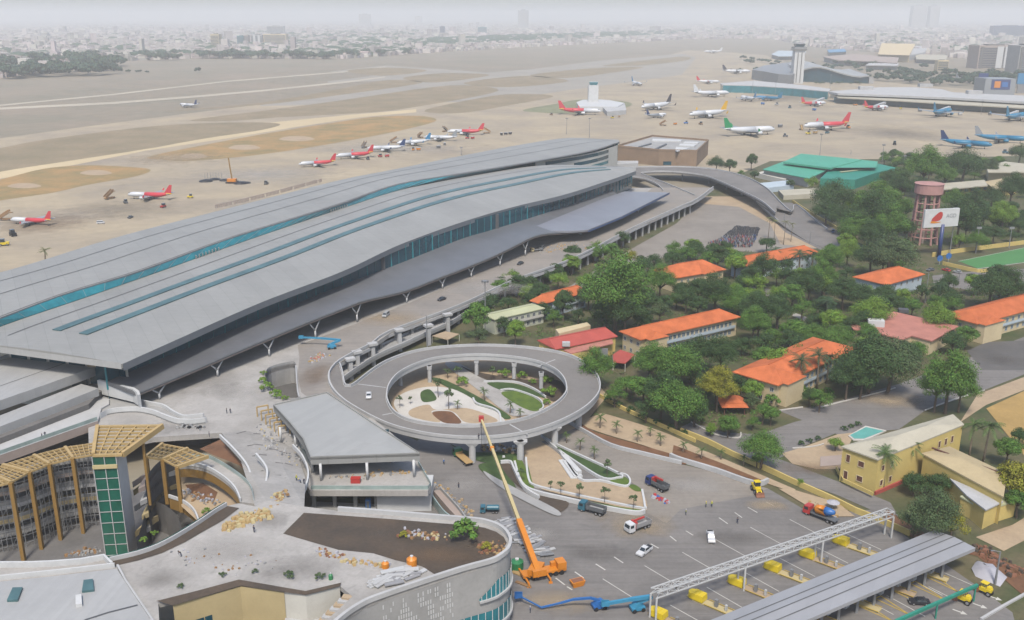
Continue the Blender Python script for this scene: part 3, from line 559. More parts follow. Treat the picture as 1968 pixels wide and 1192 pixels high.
for k, s, m, nm, z, lb in (
    (8, "765,460 830,400 960,368 1100,380 1220,440 1235,470 1330,500 1372,530 1375,575 1000,575 830,545", 'white_paving', 'path', .5, 'white curving garden paving inside the loop'),
    (8, "985,515 1080,508 1120,530 1150,575 1050,572", 'redsoil', 'ground', .56, 'brown earth bed in the white paving'),
    (8, "860,500 960,470 1010,500 1180,490 1340,545 1340,572 1180,572 1120,520 1060,500 980,510 1030,570 870,540", 'tan', 'ground', .55, 'sandy bed in the white paving'),
    (8, "920,400 970,383 1010,430 990,450 930,452", 'grass_dark', 'grass', .56, 'small green lawn on the white paving'),
    (8, "1060,240 1140,235 1300,325 1600,490 1480,535 1400,510 1240,380", 'paving', 'path', .3, 'grey garden path crossing under the loop'),
    (8, "980,320 1060,330 1240,420 1430,535 1370,545 1240,472 1100,385", 'grass_dark', 'grass', .34, 'strip of lawn left of the garden path'),
    (8, "1300,345 1450,348 1560,385 1630,430 1600,425 1450,395 1380,388", 'grass_dark', 'grass', .34, 'narrow curved lawn behind the white kerb'),
    (8, "1380,402 1500,400 1600,452 1612,492 1560,507 1470,470", 'grass', 'grass', .34, 'bright green curved lawn inside the loop'),
    (8, "1150,250 1250,285 1500,325 1700,330 1745,385 1690,450 1640,430 1560,375 1450,340 1300,330", 'soil', 'ground', .3, 'dark planting soil inside the loop'),
    (9, "1060,175 1140,160 1290,265 1380,390 1500,402 1690,432 1745,460 1755,572 1530,525 1120,425 1080,300", 'tan', 'ground', .4, 'sandy island in the middle of the access road'),
    (9, "1085,300 1120,425 1150,455 1530,530 1730,560 1745,572 1700,578 1500,548 1150,470 1090,420 1070,300", 'grass', 'grass', .46, 'strip of bright grass along the island kerb'),
    (9, "1005,255 1060,290 1088,425 1050,402 1010,330", 'grass', 'grass', .46, 'grass wedge at the left of the island'),
    (9, "1165,138 1230,185 1600,358 1592,386 1520,386 1420,332 1260,222", 'grass_dark', 'grass', .5, 'long dark green lawn in the white kerb'),
    (9, "1560,392 1640,372 1668,402 1660,416 1580,412", 'grass', 'grass', .5, 'small bright lawn at the island tip'),
    (9, "1660,420 1700,418 1740,450 1700,452", 'grass', 'grass', .5, 'tiny grass tip at the end of the island'),
    (9, "640,182 760,228 1010,236 1012,290 900,292 790,275", 'grass_dark', 'grass', .3, 'dark lawn beside the bridge pier'),
    (9, "810,300 930,300 1020,440 960,420 830,345", 'grass_dark', 'grass', .3, 'dark sunken lawn beside the crane boom'),
    (9, "930,300 985,300 1050,410 1180,480 1320,520 1255,575 1150,500 1000,400", 'soil', 'ground', .32, 'dark soil strip along the left island wall'),
    (9, "830,338 900,375 1060,460 1260,565 1235,590 1000,475 880,395", 'concrete', 'path', .34, 'pale stepped paving strip along the asphalt'),
    (9, "1395,70 1480,118 1750,195 1967,262 1967,300 1700,220 1500,155 1400,112", 'redsoil', 'ground', .3, 'brown planting slope above the dusty road'),
    (10, "-40,190 0,205 250,300 500,405 480,410 240,330 0,262 -50,250", 'redsoil', 'ground', .3, 'brown planting slope along the retaining wall'),
    (9, "1390,66 1480,20 1560,20 1967,160 1967,262 1750,192 1500,118", 'tan', 'ground', .25, 'sandy strip between wall and planting slope'),
    (10, "0,160 120,215 660,445 640,460 480,405 200,285 0,205", 'tan', 'path', .25, 'pale sandy footpath inside the yellow wall'),
    (10, "560,440 760,560 860,600 1000,600 900,520 660,450", 'tan', 'ground', .24, 'sandy ground at the corner of the yard')):
    G += .004; sheet(nm, PP(k, s, z), m, z + G, lb, k in (8, 9))
def kerb(k, s, w, h, lb, z=.15, m='white', sm=True, closed=False):
    pts = PP(k, s, z); pts = spline(pts, 4, closed) if sm else pts
    o = MB().ribbon(pts, w, h, closed).build('kerb', K[m]); tag(o, lb, 'kerb'); return o
kerb(9, "1165,138 1230,185 1600,358 1595,388 1520,390 1420,335 1260,225", .5, .9, 'white raised kerb round the long dark lawn', closed=True)
kerb(9, "1255,220 1290,265 1380,392 1500,402 1640,435 1672,410 1650,372 1600,362", .5, .9, 'white raised kerb round the island tip lawn')
kerb(9, "1075,270 1090,390 1130,430 1300,470 1530,520 1740,560 1755,545 1740,455", .6, .8, 'white kerb along the bottom of the sandy island')
kerb(9, "1010,300 1050,420 1130,470 1300,510 1500,555 1700,590 1755,580", .6, 1.3, 'white low wall between island and asphalt')
kerb(9, "930,298 985,298 1005,335 1060,440 1150,500", .6, 1.2, 'white wall round the sunken dark lawn')
kerb(8, "1280,345 1450,345 1560,382 1635,432", .5, .8, 'thin white kerb behind the curved lawns')
kerb(8, "1375,395 1450,390 1590,440 1622,490 1600,510", .5, .8, 'white kerb between the two curved lawns')
kerb(8, "1220,440 1240,470 1330,498 1370,528 1378,580", .6, .8, 'white bent kerb beside the garden path')
kerb(9, "1250,90 1300,60 1400,112 1560,198 1750,248 1967,300", .6, 1.2, 'long pale retaining wall beside the dusty road', m='concrete_light')
kerb(10, "-60,260 0,285 200,345 420,420 500,405", .8, 1.5, 'pale retaining wall end near the yellow wall', m='concrete_light')
for i, s in enumerate(("1275,282 1345,385 1390,380", "1300,290 1365,380 1390,372", "1290,262 1380,360")):
    o = kerb(9, s, 1.6, .6 + .3 * i, ('widest', 'middle', 'narrow')[i] + ' white garden step running down the sandy island', sm=False); o.name = 'garden_step'; o['category'] = 'step'

# ---------------------------------------------------------------- pavilion on the plaza
pav = thing('plaza_pavilion', 'grey flat roofed pavilion with kinked roof on white posts above a white wall', 'pavilion', PZ(8, 600, 800, 0))
rp = PP(8, "75,474 385,403 650,578 914,752 288,775 245,670 165,572", 15)
mb = MB().prism(rp, 14.3)
part(mb, 'roof', 'roof_metal2', pav)
rim = MB(); rim.loft([[p + Vector((0, 0, .35)), Vector((p.x, p.y, 12.9)), Vector((q.x, q.y, 12.9)), q + Vector((0, 0, .35))] for p, q in zip(rp + rp[:1], offs(rp, -.35, True) + offs(rp, -.35, True)[:1])], True)
part(rim, 'fascia', 'roof_metal', pav)
sk = offs(rp, -1.8, True); part(MB().poly(atz(sk, 13.2)), 'soffit', 'concrete_light', pav)
part(MB().strip([PZ(8, 330, 768, 15.03), PZ(8, 730, 676, 15.03)], .25), 'roof_fold', 'concrete_light', pav)
for x, y in ((350, 905), (615, 900), (882, 884), (120, 690), (205, 720), (300, 860), (560, 690), (760, 800)):
    b = PZ(8, x, y, ZD); part(MB().tube([b, Vector((b.x, b.y, 13.3))], .38, 10), 'post', 'white', pav, True)
part(MB().loft([[Vector((p.x, p.y, ZD + .02)), Vector((p.x, p.y, 13.3))] for p in PP(8, "230,740 300,850 330,800 560,730 740,700", ZD)]), 'glass_screen', 'glass_dark', pav)
part(MB().ribbon(PP(8, "292,955 640,956 962,956 978,935 905,810", ZD), .12, 1.1), 'railing', 'glass_rail', pav)
wA, wM, wB = PZ(8, 292, 964, 6.5), PZ(8, 666, 964, 6.5), PZ(8, 978, 958, 6.5)
back = Vector((0, 9, 0))
part(MB().prism(atz([wM, wB, wB + back, wM + back], 6.45), 0), 'lower_wall', 'white', pav)
part(MB().loft([[Vector((p.x, p.y + 8, 6.4)), Vector((p.x, p.y + 8, 0))] for p in (wA, wM)]), 'lower_wall', 'concrete_dark', pav)
for t in (0.02, .34, .66, .98):
    p = wA.lerp(wM, t); part(MB().box((p.x, p.y + 1.2, 0), (1.0, 1.0, 6.45)), 'post', 'concrete', pav)
part(MB().prism(PP(8, "290,1062 665,1090 665,1040 300,1025", 1.2), .2), 'lower_floor', 'concrete', pav)
rw = thing('access_ramp', 'pale ramp with low side walls sloping down beside the white wall of the pavilion', 'ramp', PZ(9, 600, 520, 0))
rl = PP(9, "545,450 640,560 725,645", 2.2); rl2 = PP(9, "585,445 690,560 745,640", 2.2)
part(MB().loft([[a, b, Vector((b.x, b.y, 0)), Vector((a.x, a.y, 0))] for a, b in zip(rl, rl2)], True, True), 'ramp_slab', 'pinkbeige', rw)
part(MB().ribbon(atz(spline(rl2, 4, False), .12), .3, 3.0), 'side_wall', 'concrete', rw); part(MB().ribbon(atz(spline(PP(9, "535,500 600,590 650,630", 1), 3, False), .12), .3, 2.6), 'side_wall', 'glass_rail', rw)
# ---------------------------------------------------------------- parking and shop block with the roof garden
ZT = 19.0
out_r = PP(9, "0,566 300,588 560,610 780,628 850,640 910,660 955,690 982,730 986,765 972,800 940,828 880,862 700,912 400,1010 250,1062 150,1102 40,1172 -60,1260", ZT)
outl = out_r + PP(7, "2200,1500 1500,1900 -600,1900 -900,1100 -300,895 0,890 180,890 300,885 450,872 580,850 640,846 700,840 760,828 880,786 1000,722 1120,645 1200,590 1250,560 1330,542 1420,560 1480,524 1690,560", ZT)
court = PP(7, "880,1100 1100,1045 1330,985 1580,1030 1700,1050 1890,1002 1960,1060 1830,1180 1760,1320 1300,1500 900,1450", ZT)
mall = thing('shop_block', 'large grey building with rounded end, roof garden and round open atrium', 'building', PZ(7, 900, 1000, 0))
slab_o = part(slab(MB(), outl, [court], ZT, 1.0), 'roof_terrace', 'paving', mall)
wall_l = resample(spline(offs(out_r, -.0), 4, False), 110)
wn = offs(wall_l, .35) if False else wall_l
mb = MB().loft([[p + Vector((0, 0, 1.0)), Vector((p.x, p.y, 0))] for p in wall_l]); mb.cm = 1
# pattern of small white panels on the wall
def pix(p): d = p - EYE; dz = d.dot(FW); return CX + F * d.x / dz, CY - F * d.dot(UP) / dz
q = [i for i, p in enumerate(wall_l) if 725 < pix(p)[0] < 872 and pix(p)[1] > 1070]
i0, i1 = q[0], q[-1]
pr = random.Random(5); base = resample(wall_l[i0:i1 + 1], 60); ob = offs(base, .12) if (offs(base, 1)[0] - EYE).length < (base[0] - EYE).length else offs(base, -.12)
for i in range(0, 57, 2):
    for j in range(11):
        f = i / 57; dens = .85 if abs((f * 3.2 + j * .13) % 1 - .5) < .3 else .12
        if j < 2 and i % 12 > 5: dens = .05
        if pr.random() < dens:
            zt = 17.2 - j * 1.25; mb.add([ob[i] + Vector((0, 0, zt - ob[i].z)), ob[i + 1] + Vector((0, 0, zt - ob[i].z)), ob[i + 1] + Vector((0, 0, zt - 1.0 - ob[i].z)), ob[i] + Vector((0, 0, zt - 1.0 - ob[i].z))], [(0, 1, 2, 3)])
part(mb, 'outer_wall', ('concrete', 'white'), mall, False)
part(MB().ribbon(atz(wall_l, ZT), .7, 1.05), 'parapet', 'concrete_light', mall)
def near(p): a, b = offs(p, .2), offs(p, -.2); return (a, .2) if (a[len(a) // 2] - EYE).length < (b[len(b) // 2] - EYE).length else (b, -.2)
def pix(p): d = p - EYE; dz = d.dot(FW); return CX + F * d.x / dz, CY - F * d.dot(UP) / dz
ends = [i for i, p in enumerate(wall_l) if p.y < PZ(9, 955, 690, ZT).y]
for xa, z0, z1, slope in ((915, 10.6, 14.4, 1), (850, 3.6, 7.4, 0)):
    seg = [p for p in wall_l[ends[0]:] if pix(p)[0] > xa and p.y > wall_l[-1].y]
    seg = resample(seg, 30); so_, sg = near(seg)
    tops = [z1 if not slope else z0 + (z1 - z0) * min(1, (30 - i) / 9) for i in range(30)]
    mb = MB().loft([[Vector((p.x, p.y, t)), Vector((p.x, p.y, z0))] for p, t in zip(so_, tops)]); mb.cm = 1
    for i in range(0, 30, 2): mb.beam((so_[i].x, so_[i].y, z0), (so_[i].x, so_[i].y, tops[i]), .16)
    o = part(mb, 'window_band', ('glass_teal', 'steel_white'), mall)
    part(MB().ribbon([Vector((p.x, p.y, z0 - .5)) for p in so_], .8, .5), 'window_sill', 'concrete_light', o)
part(MB().poly(spline(PP(7, "1575,712 1680,600 1910,615", ZT) [:1] + PP(9, "-100,640 0,590 300,612 560,634 770,650 840,662 905,685 948,715 965,750 930,810 860,852 620,930 520,925 330,850 100,785 0,770", ZT), 1), ).build('x', K['soil']) if False else MB().poly(up(PP(7, "1575,712 1690,596", ZT) + PP(9, "0,592 300,614 560,636 770,652 840,664 905,687 948,717 965,750 930,810 860,852 620,930 560,935 480,885 330,850 200,810 0,790", ZT), .05)), 'planting_bed', 'soil', mall)
# metal roof at the lower left with gutter and skylights
part(MB().prism(PP(7, "-300,1035 0,978 320,945 650,906 700,985 840,1192 950,1420 -300,1500", ZT + .6), ZT + .02), 'metal_roof', 'roof_pale', mall)
part(MB().ribbon(PP(7, "-300,910 0,898 180,897 300,892 450,880 580,856 625,900", ZT), .5, 1.3), 'parapet', 'white', mall)
part(MB().ribbon(PP(7, "-300,1025 0,970 320,937 640,900", ZT), .35, 1.1), 'parapet', 'white', mall)
part(MB().strip(PP(7, "470,1192 600,1150 765,1108", ZT + .66), .5), 'roof_seam', 'dark_trim', mall)
for s in ("38,1080 70,1010 125,1008 98,1078", "455,1030 465,968 516,962 522,1022"):
    part(MB().prism(PP(7, s, ZT + 1.1), ZT + .6), 'skylight', 'glass_strip', mall)
part(MB().prism(PP(7, "420,1105 420,1052 452,1046 456,1100", ZT + 1.3), ZT + .6), 'roof_hatch', 'white', mall)
part(MB().ribbon(PP(7, "655,900 700,985 840,1192 880,1260", ZT), .4, .8), 'parapet', 'concrete_light', mall)
# planter round the near edge of the atrium
pe = PP(7, "612,868 760,834 880,792 1000,728 1120,652 1200,597 1262,560", ZT)
part(MB().loft([[a + Vector((0, 0, .15)), b + Vector((0, 0, .15))] for a, b in zip(pe, PP(7, "640,892 770,862 900,822 1030,760 1150,690 1240,640 1330,572", ZT))]), 'planting_bed', 'soil', mall)
part(MB().ribbon(spline(pe, 3, False), .35, 1.1), 'parapet', 'concrete_light', mall); part(MB().ribbon(spline(offs(pe, .6), 3, False), .08, 1.0), 'railing', 'glass_green', mall)
# sunken courtyard with beige wall
bw = PP(7, "962,1112 1100,1072 1200,1045 1340,1004 1460,1020 1580,1038", ZT); cw2 = PP(7, "880,1100 1100,1045 1330,985 1580,1030", ZT)
part(MB().loft([[p + Vector((0, 0, 0)), Vector((p.x, p.y, 6))] for p in resample(bw, 20)]), 'court_wall', 'beige', mall)
part(MB().loft([[p, Vector((p.x, p.y, 6))] for p in PP(7, "1580,1035 1700,1054 1890,1006", ZT)]), 'court_wall', 'white_wall', mall)
part(MB().loft([[a + Vector((0, 0, .5)), b + Vector((0, 0, .3))] for a, b in zip(PP(7, "870,1098 1100,1040 1330,978 1580,1022 1700,1042 1900,995", ZT), PP(7, "965,1118 1120,1072 1340,1008 1580,1044 1700,1060 1890,1012", ZT))]), 'planting_bed', 'soil', mall)
wp = resample(PP(7, "1020,1205 1190,1150 1330,1098 1450,1110", 14.5), 9); wp = offs(wp, .5) if (offs(wp, .5)[4] - EYE).length < (wp[4] - EYE).length else offs(wp, -.5)
for a, b in zip(wp, wp[1:]):
    a2, b2 = a.lerp(b, .05), a.lerp(b, .95); mb = MB().poly([Vector((a2.x, a2.y, 14.5)), Vector((b2.x, b2.y, 14.5)), Vector((b2.x, b2.y, 10)), Vector((a2.x, a2.y, 10))])
    part(mb, 'court_window', 'glass_dark', mall)
part(MB().poly(PP(7, "1585,1060 1800,1080 1900,1040 1900,1300 1585,1300", 13)), 'court_floor', 'concrete_light', mall)
for i in range(9):
    a = PZ(7, 1905 - i * 22, 1062 + i * 22, ZT - .3 - i * .45); b = PZ(7, 2035 - i * 22, 1078 + i * 22, ZT - .3 - i * .45)
    part(MB().beam(a, b, 1.3, .5), 'stair_step', 'concrete_light' if i % 2 else 'tan', mall)
# sloping garden path up from the plaza
rows = [PP(7, "1230,150 1380,140 1520,180 1645,240", ZD + .02), PP(7, "1330,275 1450,292 1570,335 1700,405", 12.5), PP(7, "1418,560 1480,524 1590,542 1692,562", ZT + .02)]
part(MB().loft(rows), 'garden_ramp', 'paving', mall)
part(MB().poly(PP(7, "1110,240 1225,188 1300,270 1385,375 1330,330 1200,280", ZD + 2)), 'planting_bed', 'redsoil', mall)
part(MB().ribbon(spline(PP(7, "1225,180 1300,255 1370,340 1400,420 1415,545", 14), 4, False), .5, 1.2), 'garden_wall', 'white', mall)
part(MB().ribbon(spline(PP(7, "1425,285 1470,340 1488,390 1470,480 1425,555", 15), 4, False), .5, 1.2), 'garden_wall', 'white', mall)
part(MB().ribbon(spline(PP(7, "1630,235 1680,290 1715,380 1700,470 1640,580", 12), 4, False), .4, 1.2), 'garden_wall', 'white', mall)
for i in range(16):
    u0, v0 = .2 + (i % 4) * .17 + pr.uniform(-.04, .04), .06 + (i // 4) * .2 + pr.uniform(-.04, .04)
    def onr(u_, v_):
        a_ = [r_[min(2, int(u_ * 3))].lerp(r_[min(2, int(u_ * 3)) + 1], u_ * 3 - min(2, int(u_ * 3))) for r_ in rows]
        return (a_[0].lerp(a_[1], v_ * 2) if v_ < .5 else a_[1].lerp(a_[2], v_ * 2 - 1)) + Vector((0, 0, .04))
    part(MB().strip([onr(u0, v0), onr(u0 + .13, v0 - .04)], .6), 'path_slot', 'concrete_dark', mall)
# atrium: floor, round inner walls with floor bands
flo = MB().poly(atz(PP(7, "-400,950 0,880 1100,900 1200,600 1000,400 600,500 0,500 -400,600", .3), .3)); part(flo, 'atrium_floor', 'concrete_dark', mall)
farL = PP(7, "-260,400 0,352 80,336 180,300 270,268 360,252 450,238 530,232", 21.0)
farL = resample(spline([Vector((p.x, p.y, 0)) for p in farL], 3, False), 30)
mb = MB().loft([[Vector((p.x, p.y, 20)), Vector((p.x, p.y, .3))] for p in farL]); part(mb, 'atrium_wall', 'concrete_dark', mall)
nl = offs(farL, -3.2) if (offs(farL, -3)[10] - EYE).length < (farL[10] - EYE).length else offs(farL, 3.2)
for i, z in enumerate((3.6, 7.4, 11.2, 15.0, 18.6)):
    part(MB().loft([[Vector((a.x, a.y, z)), Vector((b.x, b.y, z)), Vector((b.x, b.y, z + 1.1)), Vector((a.x, a.y, z + 1.1))] for a, b in zip(farL, nl)], True, True), 'gallery', ('concrete', 'beige', 'concrete_light', 'pinkbeige', 'concrete')[i], mall)
    part(MB().ribbon([Vector((p.x, p.y, z + 1.1)) for p in nl], .08, 1.0), 'railing', 'steel_grey', mall)
sc_ = thing('scaffolding', 'grey steel scaffolding standing along the round atrium wall', 'scaffolding', Vector((nl[12].x, nl[12].y, .3)))
nl2 = offs(nl, -1.2) if (offs(nl, -1)[10] - EYE).length < (nl[10] - EYE).length else offs(nl, 1.2); mb = MB()
for i in range(0, 30):
    mb.beam((nl2[i].x, nl2[i].y, .3), (nl2[i].x, nl2[i].y, 19.5), .14)
    if i < 29:
        for j in range(9):
            z = 1.5 + j * 2.1; mb.beam((nl2[i].x, nl2[i].y, z), (nl2[i + 1].x, nl2[i + 1].y, z), .12)
            if (i + j) % 3 == 0: mb.beam((nl2[i].x, nl2[i].y, z), (nl2[i + 1].x, nl2[i + 1].y, z + 2.1), .1)
mb.build('frame', K['steel_grey'], sc_)
ringR = resample(spline(PP(7, "815,500 840,450 880,400 950,350 1050,330 1150,350 1250,410 1310,470 1338,530", 14), 4, False), 40)
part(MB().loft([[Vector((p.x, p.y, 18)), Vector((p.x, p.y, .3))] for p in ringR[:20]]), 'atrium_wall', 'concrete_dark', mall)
for i_, z_ in enumerate((4, 8, 12, 15.6)):
    part(MB().loft([[Vector((p.x, p.y, z_)), Vector((p.x - 1.2, p.y - 1.6, z_)), Vector((p.x - 1.2, p.y - 1.6, z_ + 1.2)), Vector((p.x, p.y, z_ + 1.2))] for p in ringR[:20]], True, True), 'gallery', ('concrete', 'beige', 'concrete_light', 'pinkbeige')[i_], mall)
gi = spline(PP(7, "990,335 1050,332 1150,352 1250,412 1310,472 1338,535", 17.5), 4, False); go = spline(PP(7, "1010,290 1080,290 1160,292 1300,372 1390,452 1415,545", 17.5), 4, False)
gi, go = resample(gi, 24), resample(go, 24)
part(MB().loft([[a, b, Vector((b.x, b.y, 16.5)), Vector((a.x, a.y, 16.5))] for a, b in zip(gi, go)], True, True), 'ring_terrace', 'paving', mall)
part(MB().loft([[p + Vector((0, 0, 1.0)), p + Vector((0, 0, -3.4))] for p in offs(gi, .1)]), 'ring_fascia', 'gold', mall); part(MB().ribbon(gi, .35, 1.0), 'parapet', 'white', mall); part(MB().ribbon(go, .1, 1.1), 'railing', 'glass_rail', mall)
part(MB().poly(PP(7, "1000,400 1100,360 1200,400 1300,480 1330,560 1230,590 1120,660 1010,560", 11.5)), 'garden_floor', 'tan', mall)
part(MB().poly(PP(7, "1030,440 1130,430 1210,480 1190,530 1090,520", 11.6)), 'planting_bed', 'redsoil', mall)
gl2 = resample(spline(PP(7, "940,510 1020,540 1080,590 1108,655", 11.6), 4, False), 16)
part(MB().loft([[p + Vector((0, 0, .8)), p + Vector((0, 0, -3.2))] for p in gl2]), 'ring_fascia', 'gold', mall); part(MB().ribbon(gl2, .35, .9), 'parapet', 'white', mall)
for i, (s, z, m) in enumerate((("735,425 770,400 815,380", 17, 'pinkbeige'), ("740,470 780,440 825,415", 14, 'beige'), ("745,560 790,530 830,500", 10, 'white'), ("750,700 800,650 835,640", 6, 'beige'))):
    l = PP(7, s, z); part(MB().loft([[p, p + Vector((0, 0, -1.6)), p + Vector((1, 3, -1.6)), p + Vector((1, 3, 0))] for p in l], True, True), 'gallery', m, mall)
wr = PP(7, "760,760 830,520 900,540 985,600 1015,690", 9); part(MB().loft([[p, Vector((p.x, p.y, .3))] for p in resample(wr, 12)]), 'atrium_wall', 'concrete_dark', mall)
# pergolas of golden beams round the atrium
def pergola(posts, backs, zt, zb, lb):
    t = thing('pergola', lb, 'pergola', Vector((P(*U(7, *posts[0][:2]), zt).x, P(*U(7, *posts[0][:2]), zt).y, zb)), 0, 'golden pergolas round the atrium')
    tops = [PZ(7, x, y, zt) for x, y in posts]; bks = [PZ(7, x, y, zt) for x, y in backs]
    for p, b in zip(tops, bks):
        part(MB().beam((p.x, p.y, zb), p, .9, .9), 'post', 'gold', t); part(MB().beam(p, b, .7, .9), 'beam', 'goldlight', t)
    mb = MB()
    for k in range(len(tops) - 1):
        for f in (0.02, .25, .5, .75, .98): mb.beam(tops[k].lerp(bks[k], f) + Vector((0, 0, -.1)), tops[k + 1].lerp(bks[k + 1], f) + Vector((0, 0, -.1)), .28, .5)
        for f in (.2, .4, .6, .8): mb.beam(tops[k].lerp(tops[k + 1], f), bks[k].lerp(bks[k + 1], f), .2, .4)
    part(mb, 'lattice', 'goldlight', t)
    return t
pergola(((-110, 470), (60, 428), (165, 370), (275, 325), (405, 292), (522, 272)), ((-240, 345), (0, 330), (15, 330), (188, 276), (362, 231), (525, 208))if False else ((-260, 400), (-60, 375), (15, 330), (188, 276), (362, 231), (522, 208)), 21.8, .3, 'long golden pergola with five tall posts along the left of the round atrium')
pergola(((812, 285), (905, 300), (985, 342)), ((905, 212), (1045, 238), (1158, 282)), 21.5, 9, 'short golden pergola with three posts to the right of the glass tower')
# glass lift tower with flared trellis roof
lt = thing('lift_tower', 'green glass lift tower with a flared golden trellis roof standing in the atrium', 'tower', PZ(7, 655, 900, 0))
bA, bB = PZ(7, 592, 872, 0), PZ(7, 720, 872, 0); zt = Q(*U(7, 522, 285), bA, bB).z
fl = Vector((bA.x, bA.y, 0)); frr = Vector((bB.x, bB.y, 0)); frr.y = fl.y + .6; dp = Vector((-.05, 1, 0)) * 6
mb = MB().loft([[fl, fl + Vector((0, 0, zt))], [frr, frr + Vector((0, 0, zt))]]); mb.cm = 1
nrm = -dp.normalized() * .12
for f in (0.02, .5, .98): mb.beam(fl.lerp(frr, f) + nrm, fl.lerp(frr, f) + nrm + Vector((0, 0, zt)), .18)
for z in range(2, 26, 3): mb.beam(fl + nrm + Vector((0, 0, z)), frr + nrm + Vector((0, 0, z)), .13)
part(mb, 'glass_front', ('glass_green', 'concrete_light'), lt)
part(MB().prism([v + Vector((0, 0, zt - .05)) for v in (fl.lerp(frr, .0) - nrm, frr - nrm, frr + dp, fl + dp)], 0), 'shaft', 'white', lt)
part(MB().beam(fl + nrm * 2 + Vector((0, 0, zt - 2.6)), frr + nrm * 2 + Vector((0, 0, zt - 2.6)), .5, .9), 'band', 'boom_ivory', lt)
T4 = [PZ(7, 520, 276, zt + .3), PZ(7, 682, 272, zt + .3), PZ(7, 905, 112, zt + 2.2), PZ(7, 543, 117, zt + 2.2)]
mb = MB()
for i in range(9): f = i / 8; mb.beam(T4[0].lerp(T4[3], f), T4[1].lerp(T4[2], f), .3 if 0 < i < 8 else .8, .6)
for i in range(6): f = i / 5; mb.beam(T4[0].lerp(T4[1], f), T4[3].lerp(T4[2], f), .3 if 0 < i < 5 else .8, .6 if 0 < i < 5 else 1.4)
part(mb, 'trellis_roof', 'goldlight', lt)
part(MB().beam((T4[2].x - 3, T4[2].y - 6, 12), (T4[2].x - 3, T4[2].y - 6, zt + 1), .6), 'trellis_post', 'gold', lt)
# ---------------------------------------------------------------- stepped link building at the far left
lb = thing('link_building', 'low building with stepped flat grey roofs joining the terminal at the far left', 'building', PZ('A', 300, 500, 0))
def deckroof(top, z, th, m='roof_pale', m2='roof_metal2'):
    pts = PP('A', top, z); o = part(MB().prism(pts, z - th), 'roof', (m,), lb); return o
deckroof("-300,330 0,215 318,106 826,238 765,262 380,400 0,532 -300,640", 17, 3.2)
part(MB().ribbon(PP('A', "-300,325 0,212 320,104 826,236", 17), .8, 1.0), 'parapet', 'concrete_light', lb); part(MB().strip(PP('A', "-300,520 0,418 575,216", 17.05), .35), 'roof_seam', 'dark_trim', lb)
part(MB().box(PZ('A', 735, 262, 17), (3, 2, 1.4)), 'roof_unit', 'tan', lb); part(MB().box(PZ('A', 390, 195, 17), (4, 1.4, 1.0)), 'roof_unit', 'dark_trim', lb)
deckroof("-300,760 0,650 640,402 775,437 480,555 0,738 -300,850", 13.5, 2.6)
part(MB().prism(PP('A', "-300,900 0,800 700,500 860,520 860,560 800,592 772,690 0,962 -300,1070", 9.2), 7.2), 'terrace', 'concrete_light', lb)
part(MB().loft([[p + Vector((0, 0, 0)), p + Vector((0, 0, -2.6))] for p in PP('A', "-300,1075 0,966 772,694", 9.3)]), 'fascia', 'pinkbeige', lb)
part(MB().ribbon(PP('A', "-300,1068 0,958 768,688", 9.2), .1, 1.2), 'railing', 'glass_rail', lb)
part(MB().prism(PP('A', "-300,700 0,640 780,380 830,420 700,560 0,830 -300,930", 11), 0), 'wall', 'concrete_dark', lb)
part(MB().prism(PP('A', "840,330 960,290 1000,360 790,470", 9), 0), 'wall', 'glass_dark', lb)
wb = thing('curved_footbridge', 'white curved footbridge with solid sides between the terrace and the plaza', 'footbridge', PZ('A', 1200, 640, 0))
n1 = resample(spline(PP('A', "785,670 850,638 950,622 1080,618 1200,640 1300,680 1400,712 1520,716 1620,702", 8.6), 4, False), 40)
f1 = resample(spline(PP('A', "780,470 930,500 1080,545 1180,570 1280,590 1360,640 1440,676 1520,672 1600,662", 8.6), 4, False), 40)
part(MB().loft([[a, b, Vector((b.x, b.y, 7.6)), Vector((a.x, a.y, 7.6))] for a, b in zip(n1, f1)], True, True), 'bridge_slab', 'concrete', wb)
part(MB().loft([[p + Vector((0, 0, 1.5)), p + Vector((0, 0, -1.2)), p + Vector((.3, .5, -1.2)), p + Vector((.3, .5, 1.5))] for p in n1], True, True), 'side_wall', 'white', wb)
part(MB().loft([[p + Vector((0, 0, 1.2)), p + Vector((0, 0, -.6)), p + Vector((.3, .5, -.6)), p + Vector((.3, .5, 1.2))] for p in f1], True, True), 'side_wall', 'white', wb)
part(MB().loft([[p + Vector((0, 3, -1)), Vector((p.x, p.y + 3, 0))] for p in n1]), 'under_wall', 'concrete_dark', wb)

